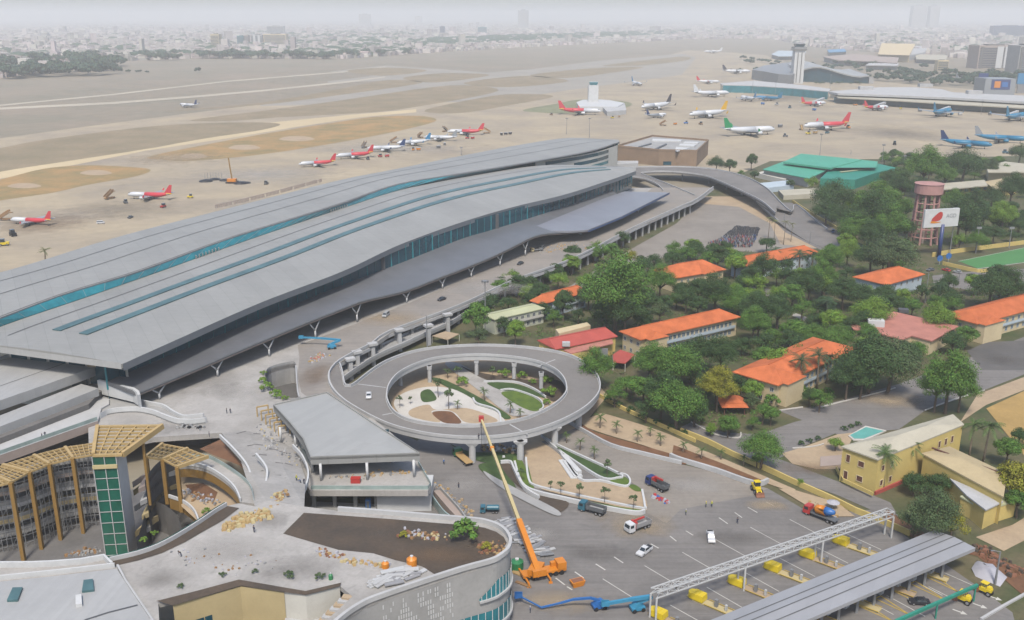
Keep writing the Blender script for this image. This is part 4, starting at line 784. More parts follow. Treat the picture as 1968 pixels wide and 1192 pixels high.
# ---------------------------------------------------------------- compound buildings
def bld(name, label, A, B, Cc, z, zr, roofm, wallm, zone=0, over=1.0, hip=.9, grp=None, cat='building'):
    """rectangular hip-roofed block; A, B, Cc = photograph points of three eave corners (left, near, right)"""
    a, b, c = (PZ(zone, *q, z) for q in (A, B, Cc))
    u = (c - b); L = u.length; u.normalize(); v = Vector((-u.y, u.x, 0)); Wd = (a - b).dot(v)
    t = thing(name, label, cat, Vector((b.x, b.y, 0)), 0, grp)
    X = lambda s, q, h: Vector((b.x, b.y, 0)) + u * s + v * q + Vector((0, 0, h))
    th = .35; r0, r1 = (hip * abs(Wd) / 2, L - hip * abs(Wd) / 2); h = zr
    mb = MB()
    e = [X(0, 0, z), X(L, 0, z), X(L, Wd, z), X(0, Wd, z)]; g = [X(r0, Wd / 2, h), X(r1, Wd / 2, h)]
    mb.add(e + g, [(0, 1, 5, 4), (2, 3, 4, 5), (1, 2, 5), (3, 0, 4)])
    mb.loft([[p, p + Vector((0, 0, -th))] for p in e + e[:1]]); mb.poly([p + Vector((0, 0, -th)) for p in e])
    rf = part(mb, 'roof', roofm, t)
    part(MB().beam(g[0] + Vector((0, 0, .05)), g[1] + Vector((0, 0, .05)), .4, .25), 'ridge', roofm, rf)
    s = 1 if Wd > 0 else -1
    w = [X(over, over * s, 0), X(L - over, over * s, 0), X(L - over, Wd - over * s, 0), X(over, Wd - over * s, 0)]
    part(MB().prism(atz(w, z - th - .02), 0), 'wall', wallm, t); BLOCK.append([X(-3, -2 * s, 0), X(L + 3, -2 * s, 0), X(L + 3, Wd + 2 * s, 0), X(-3, Wd + 2 * s, 0)])
    t['dims'] = 0; del t['dims']
    return t, X, L, Wd, z, over
def window_row(B, side, z0, h, n, wd, f0=.05, f1=.95, m='window', fr='frame_white', skip=()):
    t, X, L, Wd, z, ov = B; s = 1 if Wd > 0 else -1
    for i in range(n):
        if i in skip: continue
        f = f0 + (f1 - f0) * (i + .5) / n
        if side == 'front': c = X(L * f, ov * s, z0); d = (X(1, 0, 0) - X(0, 0, 0)); nn = (X(0, 0, 0) - X(0, s, 0))
        elif side == 'left': c = X(ov, Wd * f, z0); d = (X(0, 1, 0) - X(0, 0, 0)); nn = (X(0, 0, 0) - X(1, 0, 0))
        else: c = X(L - ov, Wd * f, z0); d = (X(0, 1, 0) - X(0, 0, 0)); nn = (X(1, 0, 0) - X(0, 0, 0))
        hz_ = Vector((0, 0, h)); d = d * wd / 2; mb = MB()
        o = nn * .04; mb.add([c - d + o, c + d + o, c + d + o + hz_, c - d + o + hz_], [(0, 1, 2, 3)]); mb.cm = 1
        o = nn * .07
        for p, q in ((c - d, c - d + hz_), (c + d, c + d + hz_), (c - d + hz_, c + d + hz_), (c - d, c + d), (c, c + hz_)): mb.beam(p + o, q + o, .12, .12)
        part(mb, 'window', (m, fr), t)
def balcony(B, z0, f0=.04, f1=.96, m='blue_wall'):
    t, X, L, Wd, z, ov = B; s = 1 if Wd > 0 else -1
    a, b = X(L * f0, ov * s, z0), X(L * f1, ov * s, z0); o = X(0, -1.0 * s, 0) - X(0, 0, 0)
    part(MB().prism([a, b, b + o, a + o], z0 - .25), 'balcony', m, t)
    part(MB().beam(a + o + Vector((0, 0, .5)), b + o + Vector((0, 0, .5)), .12, 1.0), 'balcony_wall', m, t)
def wing(B, f0, f1, out, zr, roofm, wallm):
    """gabled projection on the front side"""
    t, X, L, Wd, z, ov = B; s = 1 if Wd > 0 else -1
    a, b, c, d = X(L * f0, ov * s, z), X(L * f1, ov * s, z), X(L * f1, -out * s, z), X(L * f0, -out * s, z)
    part(MB().prism([a, b, c, d], 0), 'wing_wall', wallm, t)
    e = .6 * (X(1, 0, 0) - X(0, 0, 0)); o = X(0, -.6 * s, 0) - X(0, 0, 0); m0 = X(L * (f0 + f1) / 2, Wd * .42, zr); m1 = X(L * (f0 + f1) / 2, -out * s + (1.8 * s), zr)
    a2, b2 = X(L * f0, Wd * .2, z), X(L * f1, Wd * .2, z); mb = MB().add([a2 - e, d - e + o, c + e + o, b2 + e, m0, m1], [(0, 1, 5, 4), (3, 2, 5, 4), (1, 2, 5)])
    part(mb, 'wing_roof', roofm, t)
SG = 'orange roofed compound buildings'
Bm = bld('school_building', 'long orange hip roofed building with two rows of blue windows, centre of the compound', (875, 552), (985, 606), (1562, 474), 8.4, 11.2, 'orange_tile', 'cream', 11, 1.2, grp=SG)
for z0 in (1.2, 5.0): window_row(Bm, 'front', z0, 1.7, 16, 1.5, .24, .93, 'window', 'blue_wall')
balcony(Bm, 4.2, .22, .95); window_row(Bm, 'left', 5.0, 1.5, 3, 1.4); window_row(Bm, 'left', 1.2, 1.6, 3, 1.4); wing(Bm, .06, .22, 2.2, 10.4, 'orange_tile', 'cream')
Bm = bld('school_building', 'orange roofed cream building with palms before it, beside the compound road', (305, 962), (560, 1046), (1012, 832), 8.6, 11.6, 'orange_tile', 'cream', 6, 1.2, grp=SG)
for z0 in (1.2, 5.0): window_row(Bm, 'front', z0, 1.7, 11, 1.5, .3, .95, 'window', 'blue_wall')
balcony(Bm, 4.2, .28, .95); window_row(Bm, 'left', 5.2, 1.5, 4, 1.4); window_row(Bm, 'left', 1.2, 1.6, 4, 1.4); wing(Bm, .06, .26, 1.6, 10.8, 'orange_tile', 'cream')
Bm = bld('school_building', 'short orange roofed cream house with a small front gable, nearest the motorbike park', (1098, 196), (1190, 252), (1478, 202), 8.0, 12.0, 'orange_tile', 'cream', 11, 1.0, .8, SG)
window_row(Bm, 'front', 4.6, 1.7, 7, 1.0, .08, .95, skip=(3,)); window_row(Bm, 'front', 1.2, 1.6, 7, 1.0, .08, .95, skip=(3,)); window_row(Bm, 'right', 4.6, 1.6, 3, 1.0); wing(Bm, .52, .74, 1.5, 11, 'orange_tile', 'cream')
Bm = bld('school_building', 'long orange roofed building behind palms at the back of the compound', (362, 318), (378, 362), (800, 284), 8.0, 11.4, 'orange_tile', 'blue_wall', 6, 1.0, .9, SG)
for z0 in (1.2, 4.8): window_row(Bm, 'front', z0, 1.6, 12, 1.4, .1, .95)
Bm = bld('school_building', 'small bright orange hip roof peeping out of the trees below the billboard', (1003, 418), (1182, 470), (1402, 408), 7.6, 11.0, 'orange_tile', 'blue_wall', 6, 1.0, .9, SG)
window_row(Bm, 'front', 4.6, 1.6, 6, 1.4); window_row(Bm, 'right', 4.6, 1.6, 3, 1.2)
Bm = bld('school_building', 'orange roofed building cut by the right edge of the photo, beside the dark forecourt', (1592, 612), (1700, 694), (2250, 545), 8.4, 11.6, 'orange_tile', 'cream', 6, 1.2, .9, SG)
for z0 in (1.2, 5.0): window_row(Bm, 'front', z0, 1.7, 12, 1.5, .24, .95, 'window', 'blue_wall')
balcony(Bm, 4.2, .24, .96); window_row(Bm, 'left', 5.0, 1.5, 3, 1.4); wing(Bm, .02, .2, 2.6, 10.6, 'orange_tile', 'cream')
Bm = bld('school_building', 'pale blue two storey building with an orange roof beside the big leafy tree', (368, 376), (420, 402), (690, 330), 7.6, 10.6, 'orange_tile', 'blue_wall', 11, 1.0, .9, SG)
for z0 in (1.0, 4.4): window_row(Bm, 'front', z0, 1.7, 8, 1.8, .05, .95)
balcony(Bm, 4.0)
Bm = bld('annex_building', 'pale green roofed two storey house with balconies beside the deck pillars', (112, 452), (150, 490), (440, 424), 7.0, 8.0, 'palegreen_roof', 'greenish_wall', 11, .5, .4)
for z0 in (.9, 4.1): window_row(Bm, 'front', z0, 1.7, 8, 1.5, .04, .96)
balcony(Bm, 3.7, .3, .96, 'white_wall')
Bm = bld('annex_building', 'yellow building with a long faded red roof beside the loop bridge', (418, 602), (500, 660), (856, 585), 6.6, 8.8, 'red_tile', 'yellow_wall', 11, .6, .2)
window_row(Bm, 'left', 3.0, 1.4, 2, 1.0)
t_ = Bm[0]; part(MB().prism(PP(11, "560,660 820,595 828,618 600,690 560,690", 5.4), 0), 'porch', 'yellow_wall', t_); part(MB().prism(PP(11, "545,664 822,592 830,625 590,684", 5.8), 5.45), 'porch_roof', 'pink_roof', t_)
part(MB().box(PZ(11, 560, 640, 7.2), (3, 1.6, 1.6)), 'water_tank', 'steel_white', t_); part(MB().box(PZ(11, 765, 715, .1), (4.6, .4, 4.4)), 'door', 'steel_grey', t_)
part(MB().prism(PP(11, "500,545 680,505 700,522 520,570", 7.6), 0), 'rear_wing', 'cream', t_)
t = thing('shelter', 'small red hip roofed shelter beside the yellow red-roofed building', 'shelter', PZ(11, 880, 760, 0))
rr = PP(11, "828,690 870,662 955,690 900,738 830,730", 3.6); part(MB().prism(rr, 3.2), 'roof', 'red_tile', t)
for p in rr: part(MB().beam((p.x * .98 + rr[0].x * .02, p.y, 0), (p.x * .98 + rr[0].x * .02, p.y, 3.2), .25), 'post', 'white_wall', t)
t = thing('flat_roof_hall', 'low hall with a flat stained pink roof amid the trees', 'building', PZ(6, 1270, 720, 0))
BLOCK.append(PP(6, '930,690 1220,610 1620,705 1440,830 1100,780', 0)); pr_ = PP(6, "955,682 1220,622 1592,706 1440,790 1325,760 1270,782 1130,745 990,722", 6.5)
part(MB().prism(pr_, 6.0), 'roof', 'pink_roof', t); part(MB().prism(atz([p.lerp(PZ(6, 1270, 700, 6.5), .05) for p in pr_], 6), 0), 'wall', 'cream', t)
part(MB().box(PZ(6, 1115, 702, 6.5), (6.5, 4.5, 2.6), -.2), 'plant_room', 'white', t); part(MB().box(PZ(6, 1275, 626, 6.5), (4, 3, 1.5), -.2), 'roof_unit', 'dark_trim', t); part(MB().box(PZ(6, 1440, 650, 6.5), (2, 2, .9), -.2), 'roof_unit', 'shutter', t)
for i, (x, y) in enumerate(((1380, 800), (1480, 805), (1530, 780))):
    c = PZ(6, x, y, 2.2); part(MB().box(c, (3.0, .6, 2.2), .5), 'window', 'window', t)
t = thing('gazebo', 'small orange two tiered gazebo roof beside the compound road', 'gazebo', PZ(11, 1510, 1030, 0))
c0 = PZ(11, 1510, 1015, 0); mb = MB()
for r0, z0, r1, z1 in ((4.6, 3.2, 3.0, 4.4), (3.3, 4.3, .2, 6.0)):
    mb.loft([[c0 + Vector((r0 * a, r0 * b, z0)) for a, b in ((-1, -1), (1, -1), (1, 1), (-1, 1))], [c0 + Vector((r1 * a, r1 * b, z1)) for a, b in ((-1, -1), (1, -1), (1, 1), (-1, 1))]], True)
part(mb, 'roof', 'orange_tile', t)
for a, b in ((-1, -1), (1, -1), (1, 1), (-1, 1)): part(MB().beam(c0 + Vector((3.4 * a, 3.4 * b, 0)), c0 + Vector((3.4 * a, 3.4 * b, 3.3)), .3), 'post', 'shutter', t)
# ---------------------------------------------------------------- yellow villa group at the lower right
yv = thing('yellow_villa', 'large yellow two storey villa with pale roofs and red shutters at the lower right', 'building', PZ(10, 1110, 470, 0))
def hiproof(mb, e, zr, k=.35):
    a, b, c, d = e; m0, m1 = (a.lerp(b, .5)).lerp(d.lerp(c, .5), k), (a.lerp(b, .5)).lerp(d.lerp(c, .5), 1 - k)
    m0, m1 = Vector((m0.x, m0.y, zr)), Vector((m1.x, m1.y, zr)); return mb.add([a, b, c, d, m0, m1], [(0, 1, 4), (1, 2, 5, 4), (2, 3, 5), (3, 0, 4, 5)])
def block(e, z, zr, rm, wm, inset=.6):
    pts = PP(10, e, z); c = sum(pts, Vector()) / 4
    part(hiproof(MB(), pts, zr).loft([[p, p + Vector((0, 0, -.4))] for p in pts + pts[:1]]).poly([p + Vector((0, 0, -.4)) for p in pts]), 'roof', rm, yv)
    w = [p + (c - p).normalized() * inset for p in pts]; part(MB().prism(atz(w, z - .42), 0), 'wall', wm, yv); return w
w1 = block("920,196 1130,272 1625,70 1560,12", 11.2, 12.7, 'pale_roof', 'yellow_wall')
def wins(a, b, specs, m='shutter'):
    nn = (b - a).normalized(); nn = Vector((nn.y, -nn.x, 0)); nn = nn if (a + nn - EYE).length < (a - EYE).length else -nn
    for f, z0, wd, h in specs:
        c = a.lerp(b, f); c.z = z0; d = (b - a); d.z = 0; d = d.normalized() * wd / 2; o = nn * .06; mb = MB()
        mb.add([c - d + o, c + d + o, c + d + o + Vector((0, 0, h)), c - d + o + Vector((0, 0, h))], [(0, 1, 2, 3)]); mb.cm = 1
        for p, q in ((c - d, c + d), (c - d + Vector((0, 0, h)), c + d + Vector((0, 0, h))), (c - d, c - d + Vector((0, 0, h))), (c + d, c + d + Vector((0, 0, h)))): mb.beam(p + o * 1.4, q + o * 1.4, .16)
        part(mb, 'window', (m, 'cream'), yv)
wins(w1[0], w1[1], ((.18, 6.8, 1.3, 2.4), (.55, 6.8, 1.9, 1.8), (.55, 2.2, 1.9, 1.8), (.16, 1.4, 1.3, 2.6)))
wins(w1[1], w1[2], ((.06, 6.8, 1.3, 1.8), (.06, 2.2, 1.3, 1.8), (.16, 2.2, 1.3, 1.8), (.16, 6.8, 1.3, 1.8), (.72, 6.6, 1.3, 2.2), (.8, 6.6, 1.3, 2.2), (.88, 6.6, 1.3, 2.2)))
part(MB().beam(Vector((w1[1].x, w1[1].y - .3, .6)), w1[1].lerp(w1[2], .3) * 1 + Vector((.2, -.3, -w1[1].lerp(w1[2], .3).z + .6)), .5, 1.2), 'plinth', 'red_tile', yv)
block("1395,215 1510,186 1872,352 1545,362" if False else "1380,235 1540,196 1872,352 1850,486", 8.6, 9.8, 'tan_roof', 'yellow_wall')
part(MB().beam(PZ(10, 1440, 205, 9.1), PZ(10, 1860, 360, 9.1), .6, .3), 'roof_ridge', 'shutter', yv)
w3 = block("1540,378 1640,478 1748,560 1848,512", 6.2, 6.5, 'concrete_light', 'yellow_wall'); w4 = PP(10, "1600,482 1745,562 1930,505 1690,440", 5.0)
part(MB().prism(w4, 4.6), 'roof', 'palegreen_roof', yv); part(MB().prism(atz([p.lerp(PZ(10, 1750, 500, 5), .04) for p in w4], 4.58), 0), 'wall', 'yellow_wall', yv)
wins(w4[1] + Vector((.3, .2, 0)), w4[2], ((.2, 1.6, 1.0, 2), (.4, 1.6, 1.0, 2)))
part(MB().prism(PP(10, "800,255 930,245 940,300 800,310", .5), .1), 'steps', 'pinkbeige', yv); part(MB().ribbon(PP(10, "890,330 930,400 1100,480", 1.0), .3, 1.1), 'terrace_wall', 'yellow_wall', yv)
t = thing('pool', 'small turquoise pool with pale surround beside the villa roof', 'pool', PZ(10, 1060, 110, 0))
part(MB().prism(PP(10, "960,135 1060,78 1180,105 1060,160 990,160", .5), .1), 'basin', 'white_paving', t); part(MB().poly(PP(10, "970,132 1062,86 1165,108 1050,152 995,152", .56)), 'water', 'pool', t)
for i, (k, s, lb, h) in enumerate(((11, "750,935 900,1015 1100,1105 1300,1195", 'mustard wall and hedge line below the big trees by the loop bridge', 1.4), (10, "0,120 150,180 300,255 480,335 660,420 850,505 1000,580", 'long low mustard boundary wall along the compound road', 1.8), (10, "1000,580 1150,640 1310,712", 'low mustard wall end behind the white gantry', 1.8), (6, "640,0 740,65 870,140 960,200 1060,245", 'yellow wall curving along the flyover road', 2.2), (6, "1440,310 1600,285 1967,238 2200,210", 'yellow wall behind the football pitch', 2.5), (6, "1500,355 1700,400 1770,395", 'short yellow wall in front of the football pitch', 2.0))):
    o = MB().ribbon(spline(PP(k, s, 0), 3, False), .5, h).build('boundary_wall', K['yellow_wall']); tag(o, lb, 'wall')
# ---------------------------------------------------------------- roads and grounds of the compound
for i, (k, s, m, nm, lb) in enumerate((
    (6, "560,1192 800,1165 1000,1110 1250,1040 1380,990 1700,870 1967,770 2300,650 2300,850 1967,985 1700,1090 1400,1192 1250,1300 900,1330", 'asphalt', 'road', 'grey compound road running in front of the trees'),
    (10, "0,90 120,150 300,235 480,310 660,395 900,480 1150,590 1300,690 1200,520 950,420 640,300 560,270 700,200 900,120 1300,20 1200,-20 900,0 650,60 450,130 250,120 60,60", 'asphalt', 'road', 'grey service road inside the mustard wall'),
    (6, "1640,850 1750,800 1967,790 2200,700 2200,860 1967,960 1730,960", 'asphalt_dark', 'road', 'dark forecourt before the right orange building'),
    (6, "1700,1100 1967,1000 2200,930 2200,990 1967,1075 1750,1160 1600,1260", 'tan', 'path', 'pale pavement between road and brown lawn'),
    (6, "1750,1180 1967,1080 2300,960 2300,1400 1967,1450", 'brownlawn', 'grass', 'dry brown lawn at the right edge'),
    (10, "580,240 700,205 900,130 1000,120 960,200 920,330 780,330 640,300", 'tan', 'path', 'pale paved forecourt of the villa'),
    (10, "1690,720 1900,650 1967,610 2200,540 2200,700 1967,740 1850,800", 'tan', 'path', 'pale yard between the villa and the toll roof'),
    (10, "1180,560 1300,640 1500,760 1700,800 1967,900 2200,1000 1967,1060 1700,830 1310,716 1150,640", 'redsoil', 'ground', 'strip of brown earth behind the toll roof'),
    (6, "1590,335 1967,258 2300,200 2300,290 1967,342 1700,378", 'turf', 'grass', 'green football pitch at the right edge'),
    (6, "1440,420 1600,400 1967,380 2200,380 2200,450 1640,500 1450,470", 'asphalt', 'asphalt_yard', 'grey parking strip below the football pitch'),
    (6, "360,480 560,500 560,545 380,520", 'asphalt', 'path', 'small grey yard among the trees'), (6, "650,630 780,680 760,700 640,650", 'paving', 'path', 'narrow pale path among the trees'))):
    sheet(nm, PP(k, s), m, .16 + i * .006, lb)
mb = MB()
part_ = [("1590,335 1967,258 2200,212", .3), ("1700,378 1967,342 2200,300", .6)]
for s, wd in part_:
    o = MB().strip(PP(6, s, .26), wd).build('painted_line', K['line_white']); tag(o, 'white painted touch line of the green pitch', kind='structure')
# ---------------------------------------------------------------- brick block, hangar, water tower, billboard
t = thing('brick_block', 'square brown clad plant building with white louvres on its roof behind the flyover', 'building', PZ('B', 500, 480, 0))
bp = PP('B', "30,245 425,130 1052,180 925,300 500,290", 13.5); part(MB().prism(bp, 0), 'wall', 'brick', t)
ip = [p.lerp(PZ('B', 560, 215, 13.5), .06) for p in bp]; part(MB().ribbon(bp + bp[:1], .6, 1.6), 'parapet', 'brick', t); part(MB().poly(up(ip, .1)), 'roof', 'concrete', t)
for s in ("430,155 760,165 740,180 425,175", "790,185 945,190 930,205 770,200", "740,210 920,218 890,236 720,228", "690,245 850,255 700,290 680,280"): part(MB().prism(PP('B', s, 14.6), 13.6), 'roof_louvre', 'white', t)
for s in ("270,250 420,210 420,200 270,240", "450,265 580,205 590,215 470,272"): part(MB().prism(PP('B', s, 14.4), 13.6), 'roof_unit', 'dark_trim', t)
part(MB().box(PZ('B', 590, 340, 8.5), (10, 1.0, 3.6), .02), 'sign_panel', 'steel_white', t); part(MB().box(PZ('B', 590, 448, 3.0), (7, 1, 3.2), .02), 'window', 'glass_dark', t)
part(MB().prism(PP('B', "10,440 270,425 270,400 40,400", 9.5), 0), 'annex', 'concrete_light', t)
t = thing('hangar', 'green metal hangar with stepped pitched roof and white side wall', 'hangar', PZ(3, 850, 1000, 0))
part(MB().loft([PP(3, "465,968 600,935 850,965 800,1020 640,1005", 8)]) if False else MB().prism(PP(3, "470,970 590,925 865,962 735,1022", 8.0), 7.4), 'roof', 'green_roof', t)
part(MB().add(PP(3, "588,930 690,882 1130,925 1120,960 870,962", 10.5), [(0, 1, 2, 3, 4)]).prism(PP(3, "588,928 690,880 1040,915 860,962", 11.0), 9.5), 'upper_roof', 'green_roof', t)
part(MB().prism(PP(3, "800,1022 860,965 1030,915 1240,962 1120,990 1000,1030", 7.5), 0), 'gable_wall', 'green_wall', t)
for z0 in (0, 1): part(MB().beam(PZ(3, 915, 960 + z0 * 26, 8.2), PZ(3, 1080, 940 + z0 * 26, 8.2), 1.6, .6), 'roof_vent', 'palegreen_roof', t)
part(MB().prism(atz([p.lerp(PZ(3, 660, 970, 7), .04) for p in PP(3, "470,970 590,925 865,962 735,1022", 7.4)], 7.35), 0), 'wall', 'white_wall', t)
t = thing('low_shed', 'cluster of low white walled sheds in front of the hangar', 'shed', PZ(3, 600, 1070, 0))
for s, z, m in (("440,1050 640,1030 650,1060 460,1080", 4, 'blue_wall'), ("560,1090 800,1075 760,1110 590,1120", 3.5, 'pale_roof'), ("430,990 480,980 620,1010 600,1030", 4, 'white_wall')): part(MB().prism(PP(3, s, z), 0), 'shed_block', m, t)
wt = thing('water_tower', 'pink concrete water tower on a tapering lattice of legs', 'water tower', PZ('D', 530, 800, 0))
c = PZ('D', 530, 790, 0); sc = S(c); hh = 20.0; top = Q(*U('D', 590, 100), c, c + Vector((1, 0, 0))).z
for i in range(8):
    a = i * math.pi / 4 + .2; o0 = Vector((math.cos(a), math.sin(a), 0))
    part(MB().tube([c + o0 * 8.2, c + o0 * 6.9 + Vector((0, 0, top * .5)), c + o0 * 6.2 + Vector((0, 0, top))], .62, 6), 'leg', 'tower_pink', wt)
for f in (.15, .32, .49, .66, .83):
    rr_ = 8.1 - 2.0 * f; part(MB().tube([c + Vector((rr_ * math.cos(i * math.pi / 4 + .2), rr_ * math.sin(i * math.pi / 4 + .2), top * f)) for i in range(9)], .42, 6), 'brace_ring', 'tower_pink', wt)
part(MB().tube([c, c + Vector((0, 0, top))], .8, 8), 'riser_pipe', 'pinkbeige', wt)
part(MB().tube([c + Vector((0, 0, top)), c + Vector((0, 0, top + .8)), c + Vector((0, 0, top + 6.2)), c + Vector((0, 0, top + 6.5)), c + Vector((0, 0, top + 7.2))], [6.8, 8.0, 8.0, 8.4, 1.4], 24), 'tank', 'tower_pink', wt)
bb = thing('billboard', 'white billboard with a red and yellow emblem on a tall blue pole', 'billboard', PZ('D', 762, 990, 0))
b0 = PZ('D', 762, 990, 0); z1 = Q(*U('D', 808, 550), b0, b0 + Vector((1, 0, 0))).z
part(MB().tube([b0, b0 + Vector((0, 0, z1 + 1))], [1.1, .95], 14), 'pole', 'paint_navy', bb, True)
bl, br_, btl = (Q(*U('D', *q), b0, b0 + Vector((1, .25, 0))) for q in ((548, 575), (1035, 525), (582, 322)))
hb = btl.z - bl.z; br_ = Vector((br_.x, br_.y, bl.z)); ux = (br_ - bl); Wb = ux.length; ux.normalize(); nb = Vector((ux.y, -ux.x, 0))
part(MB().prism([bl + Vector((0, 0, hb)), br_ + Vector((0, 0, hb)), br_ - nb * 1.4 + Vector((0, 0, hb)), bl - nb * 1.4 + Vector((0, 0, hb))], bl.z), 'panel', 'white', bb)
def onb(pts, d=.06): return [bl + ux * (Wb * x) + Vector((0, 0, hb * y)) + nb * d for x, y in pts]
part(MB().poly(onb([(.2, .36), (.22, .5), (.3, .66), (.38, .8), (.44, .86), (.5, .82), (.52, .68), (.5, .5), (.45, .38), (.36, .33)])), 'emblem', 'paint_red', bb); part(MB().poly(onb([(.18, .24), (.2, .35), (.3, .35), (.34, .31), (.44, .3), (.5, .29), (.44, .25), (.3, .22)], .09)), 'emblem_base', 'paint_orange', bb)
def text(body, size, loc, rot, m, parent, name='lettering'):
    cu = bpy.data.curves.new('t', 'FONT'); cu.body = body; cu.size = size; cu.align_x = 'CENTER'; cu.align_y = 'CENTER'; cu.extrude = .02
    tmp = bpy.data.objects.new('t', cu); COL.objects.link(tmp); bpy.context.view_layer.update(); me = bpy.data.meshes.new_from_object(tmp.evaluated_get(bpy.context.evaluated_depsgraph_get()))
    bpy.data.objects.remove(tmp); me.materials.clear(); me.materials.append(K[m]); o = link(name, me, parent); o.matrix_local = Matrix.Translation(loc - parent.location) @ rot.to_4x4(); return o
rotb = Matrix((ux, Vector((0, 0, 1)), nb)).transposed()
text('AGD', hb * .3, onb([(.77, .6)], .08)[0], rotb, 'jet_grey', bb)
for i, (x, y) in enumerate(((770, 1035), (895, 1000))):
    b1 = PZ('D', x, y + 60, 0); t = thing('round_sign', 'round blue disc sign at the billboard foot, %s of the two' % ('left' if i == 0 else 'right'), 'sign', b1); part(MB().tube([b1, b1 + Vector((0, 0, 3))], .12, 6), 'post', 'steel_white', t); part(MB().disc(b1 + Vector((0, 0, 3.6)), (.2, -1, 0), 1.7, .2, 20), 'disc', 'paint_blue', t)

for k_, s_, lb_ in ((6, "800,1172 950,1135 1100,1098 1230,1062", 'white kerb stones in front of the big dark trees'), (6, "560,1192 640,1180 700,1172", 'white kerb stones beside the gazebo bed'), (10, "60,60 200,130 330,150 345,120", 'cream kerb round the gazebo bed corner'), (10, "640,210 760,200 820,185", 'red white kerb round the clipped shrubs'), (6, "1400,1190 1560,1130 1740,1075", 'pale kerb at the foot of the big roadside tree')):
    kerb(k_, s_, .35, .35, lb_, .2, 'white_paving')

# ---------------------------------------------------------------- trees
def setm(o, i, m): o.material_slots[i].link = 'OBJECT'; o.material_slots[i].material = K[m]
def leafquad(mb, p, n, s, r):
    t = Vector((r.uniform(-1, 1), r.uniform(-1, 1), r.uniform(-.5, .5))).cross(n)
    if t.length < 1e-3: t = Vector((1, 0, 0))
    t.normalize(); b = n.cross(t)
    mb.add([p + t * s * r.uniform(.7, 1.1), p + b * s * r.uniform(.5, .9), p - t * s * r.uniform(.7, 1.1), p - b * s * r.uniform(.5, .9)], [(0, 1, 2, 3)])
def crown_mesh(name, seed, rx, rz, cz, nl, nleaf, ls, flat=0.0, skew=.25):
    r = random.Random(seed); mb = MB(); lumps = []
    for i in range(nl):
        a = i * 2.4 + r.uniform(-.4, .4); q = math.sqrt((i + .4) / nl); rr_ = q * rx * r.uniform(.62, .86)
        z = cz + rz * (r.uniform(-.35, .55) * (1 - q * .5) + (1 - q) * .35) - flat * q * q * rz
        lumps.append((Vector((rr_ * math.cos(a), rr_ * math.sin(a), z)), rx * r.uniform(.2, .4), r.uniform(.62, .95)))
    for i in range(nleaf):
        c, lr_, sq = lumps[i % nl]
        d = Vector((r.gauss(0, 1), r.gauss(0, 1), r.gauss(0.15, 1))).normalized()
        k = lr_ * (r.uniform(.72, 1.12) if r.random() < .8 else r.uniform(.2, .7))
        p = c + Vector((d.x * k, d.y * k, d.z * k * sq)); n = (d + Vector((r.uniform(-.7, .7), r.uniform(-.7, .7), r.uniform(-.2, .9)))).normalized()
        leafquad(mb, p, n, ls * r.uniform(.7, 1.3), r)
    return mb.mesh(name, [K['leaf']]), lumps
def trunk_mesh(name, lumps, h, r0, seed):
    r = random.Random(seed); mb = MB(); f = Vector((r.uniform(-.3, .3), r.uniform(-.3, .3), h))
    mb.tube([(0, 0, -.3), (0, 0, .4), f * .6, f], [r0 * 1.5, r0 * 1.05, r0 * .85, r0 * .75], 8)
    for c, lr_, sq in lumps[::2]:
        m = f.lerp(c, .5) + Vector((0, 0, .3)); mb.tube([f - Vector((0, 0, .3)), m, c], [r0 * .5, r0 * .32, r0 * .1], 5)
    return mb.mesh(name, [K['trunk']], True)
TREE = {}
for nm, sd, rx, rz, cz, nl, nleaf, ls, fl in (('round', 1, 5, 4.2, 6.6, 19, 5200, .23, 0), ('umbrella', 2, 5, 2.2, 6.2, 20, 4800, .21, .4), ('tall', 3, 5, 6.0, 8.4, 22, 6400, .25, .1), ('dense', 4, 5, 3.8, 5.6, 24, 6000, .21, .2), ('loose', 5, 5, 4.0, 6.4, 15, 3000, .23, 0)):
    me, lum = crown_mesh('crown', sd, rx, rz, cz, nl, nleaf, ls, fl); TREE[nm] = (me, trunk_mesh('trunk', lum, cz - rz * .55, .34, sd), cz)
for nm, sd, rx, rz, cz, nl, nleaf, ls, fl in (('gtall', 61, 5, 5.0, 7.4, 40, 15000, .125, .15), ('gflat', 62, 5, 3.0, 5.8, 44, 14000, .12, .35)):
    me, lum = crown_mesh('crown', sd, rx, rz, cz, nl, nleaf, ls, fl); TREE[nm] = (me, trunk_mesh('trunk', lum, cz - rz * .55, .3, sd), cz)
SHP_G = {'tall': 'gtall', 'round': 'gtall', 'dense': 'gflat', 'umbrella': 'gflat', 'loose': 'gtall'}
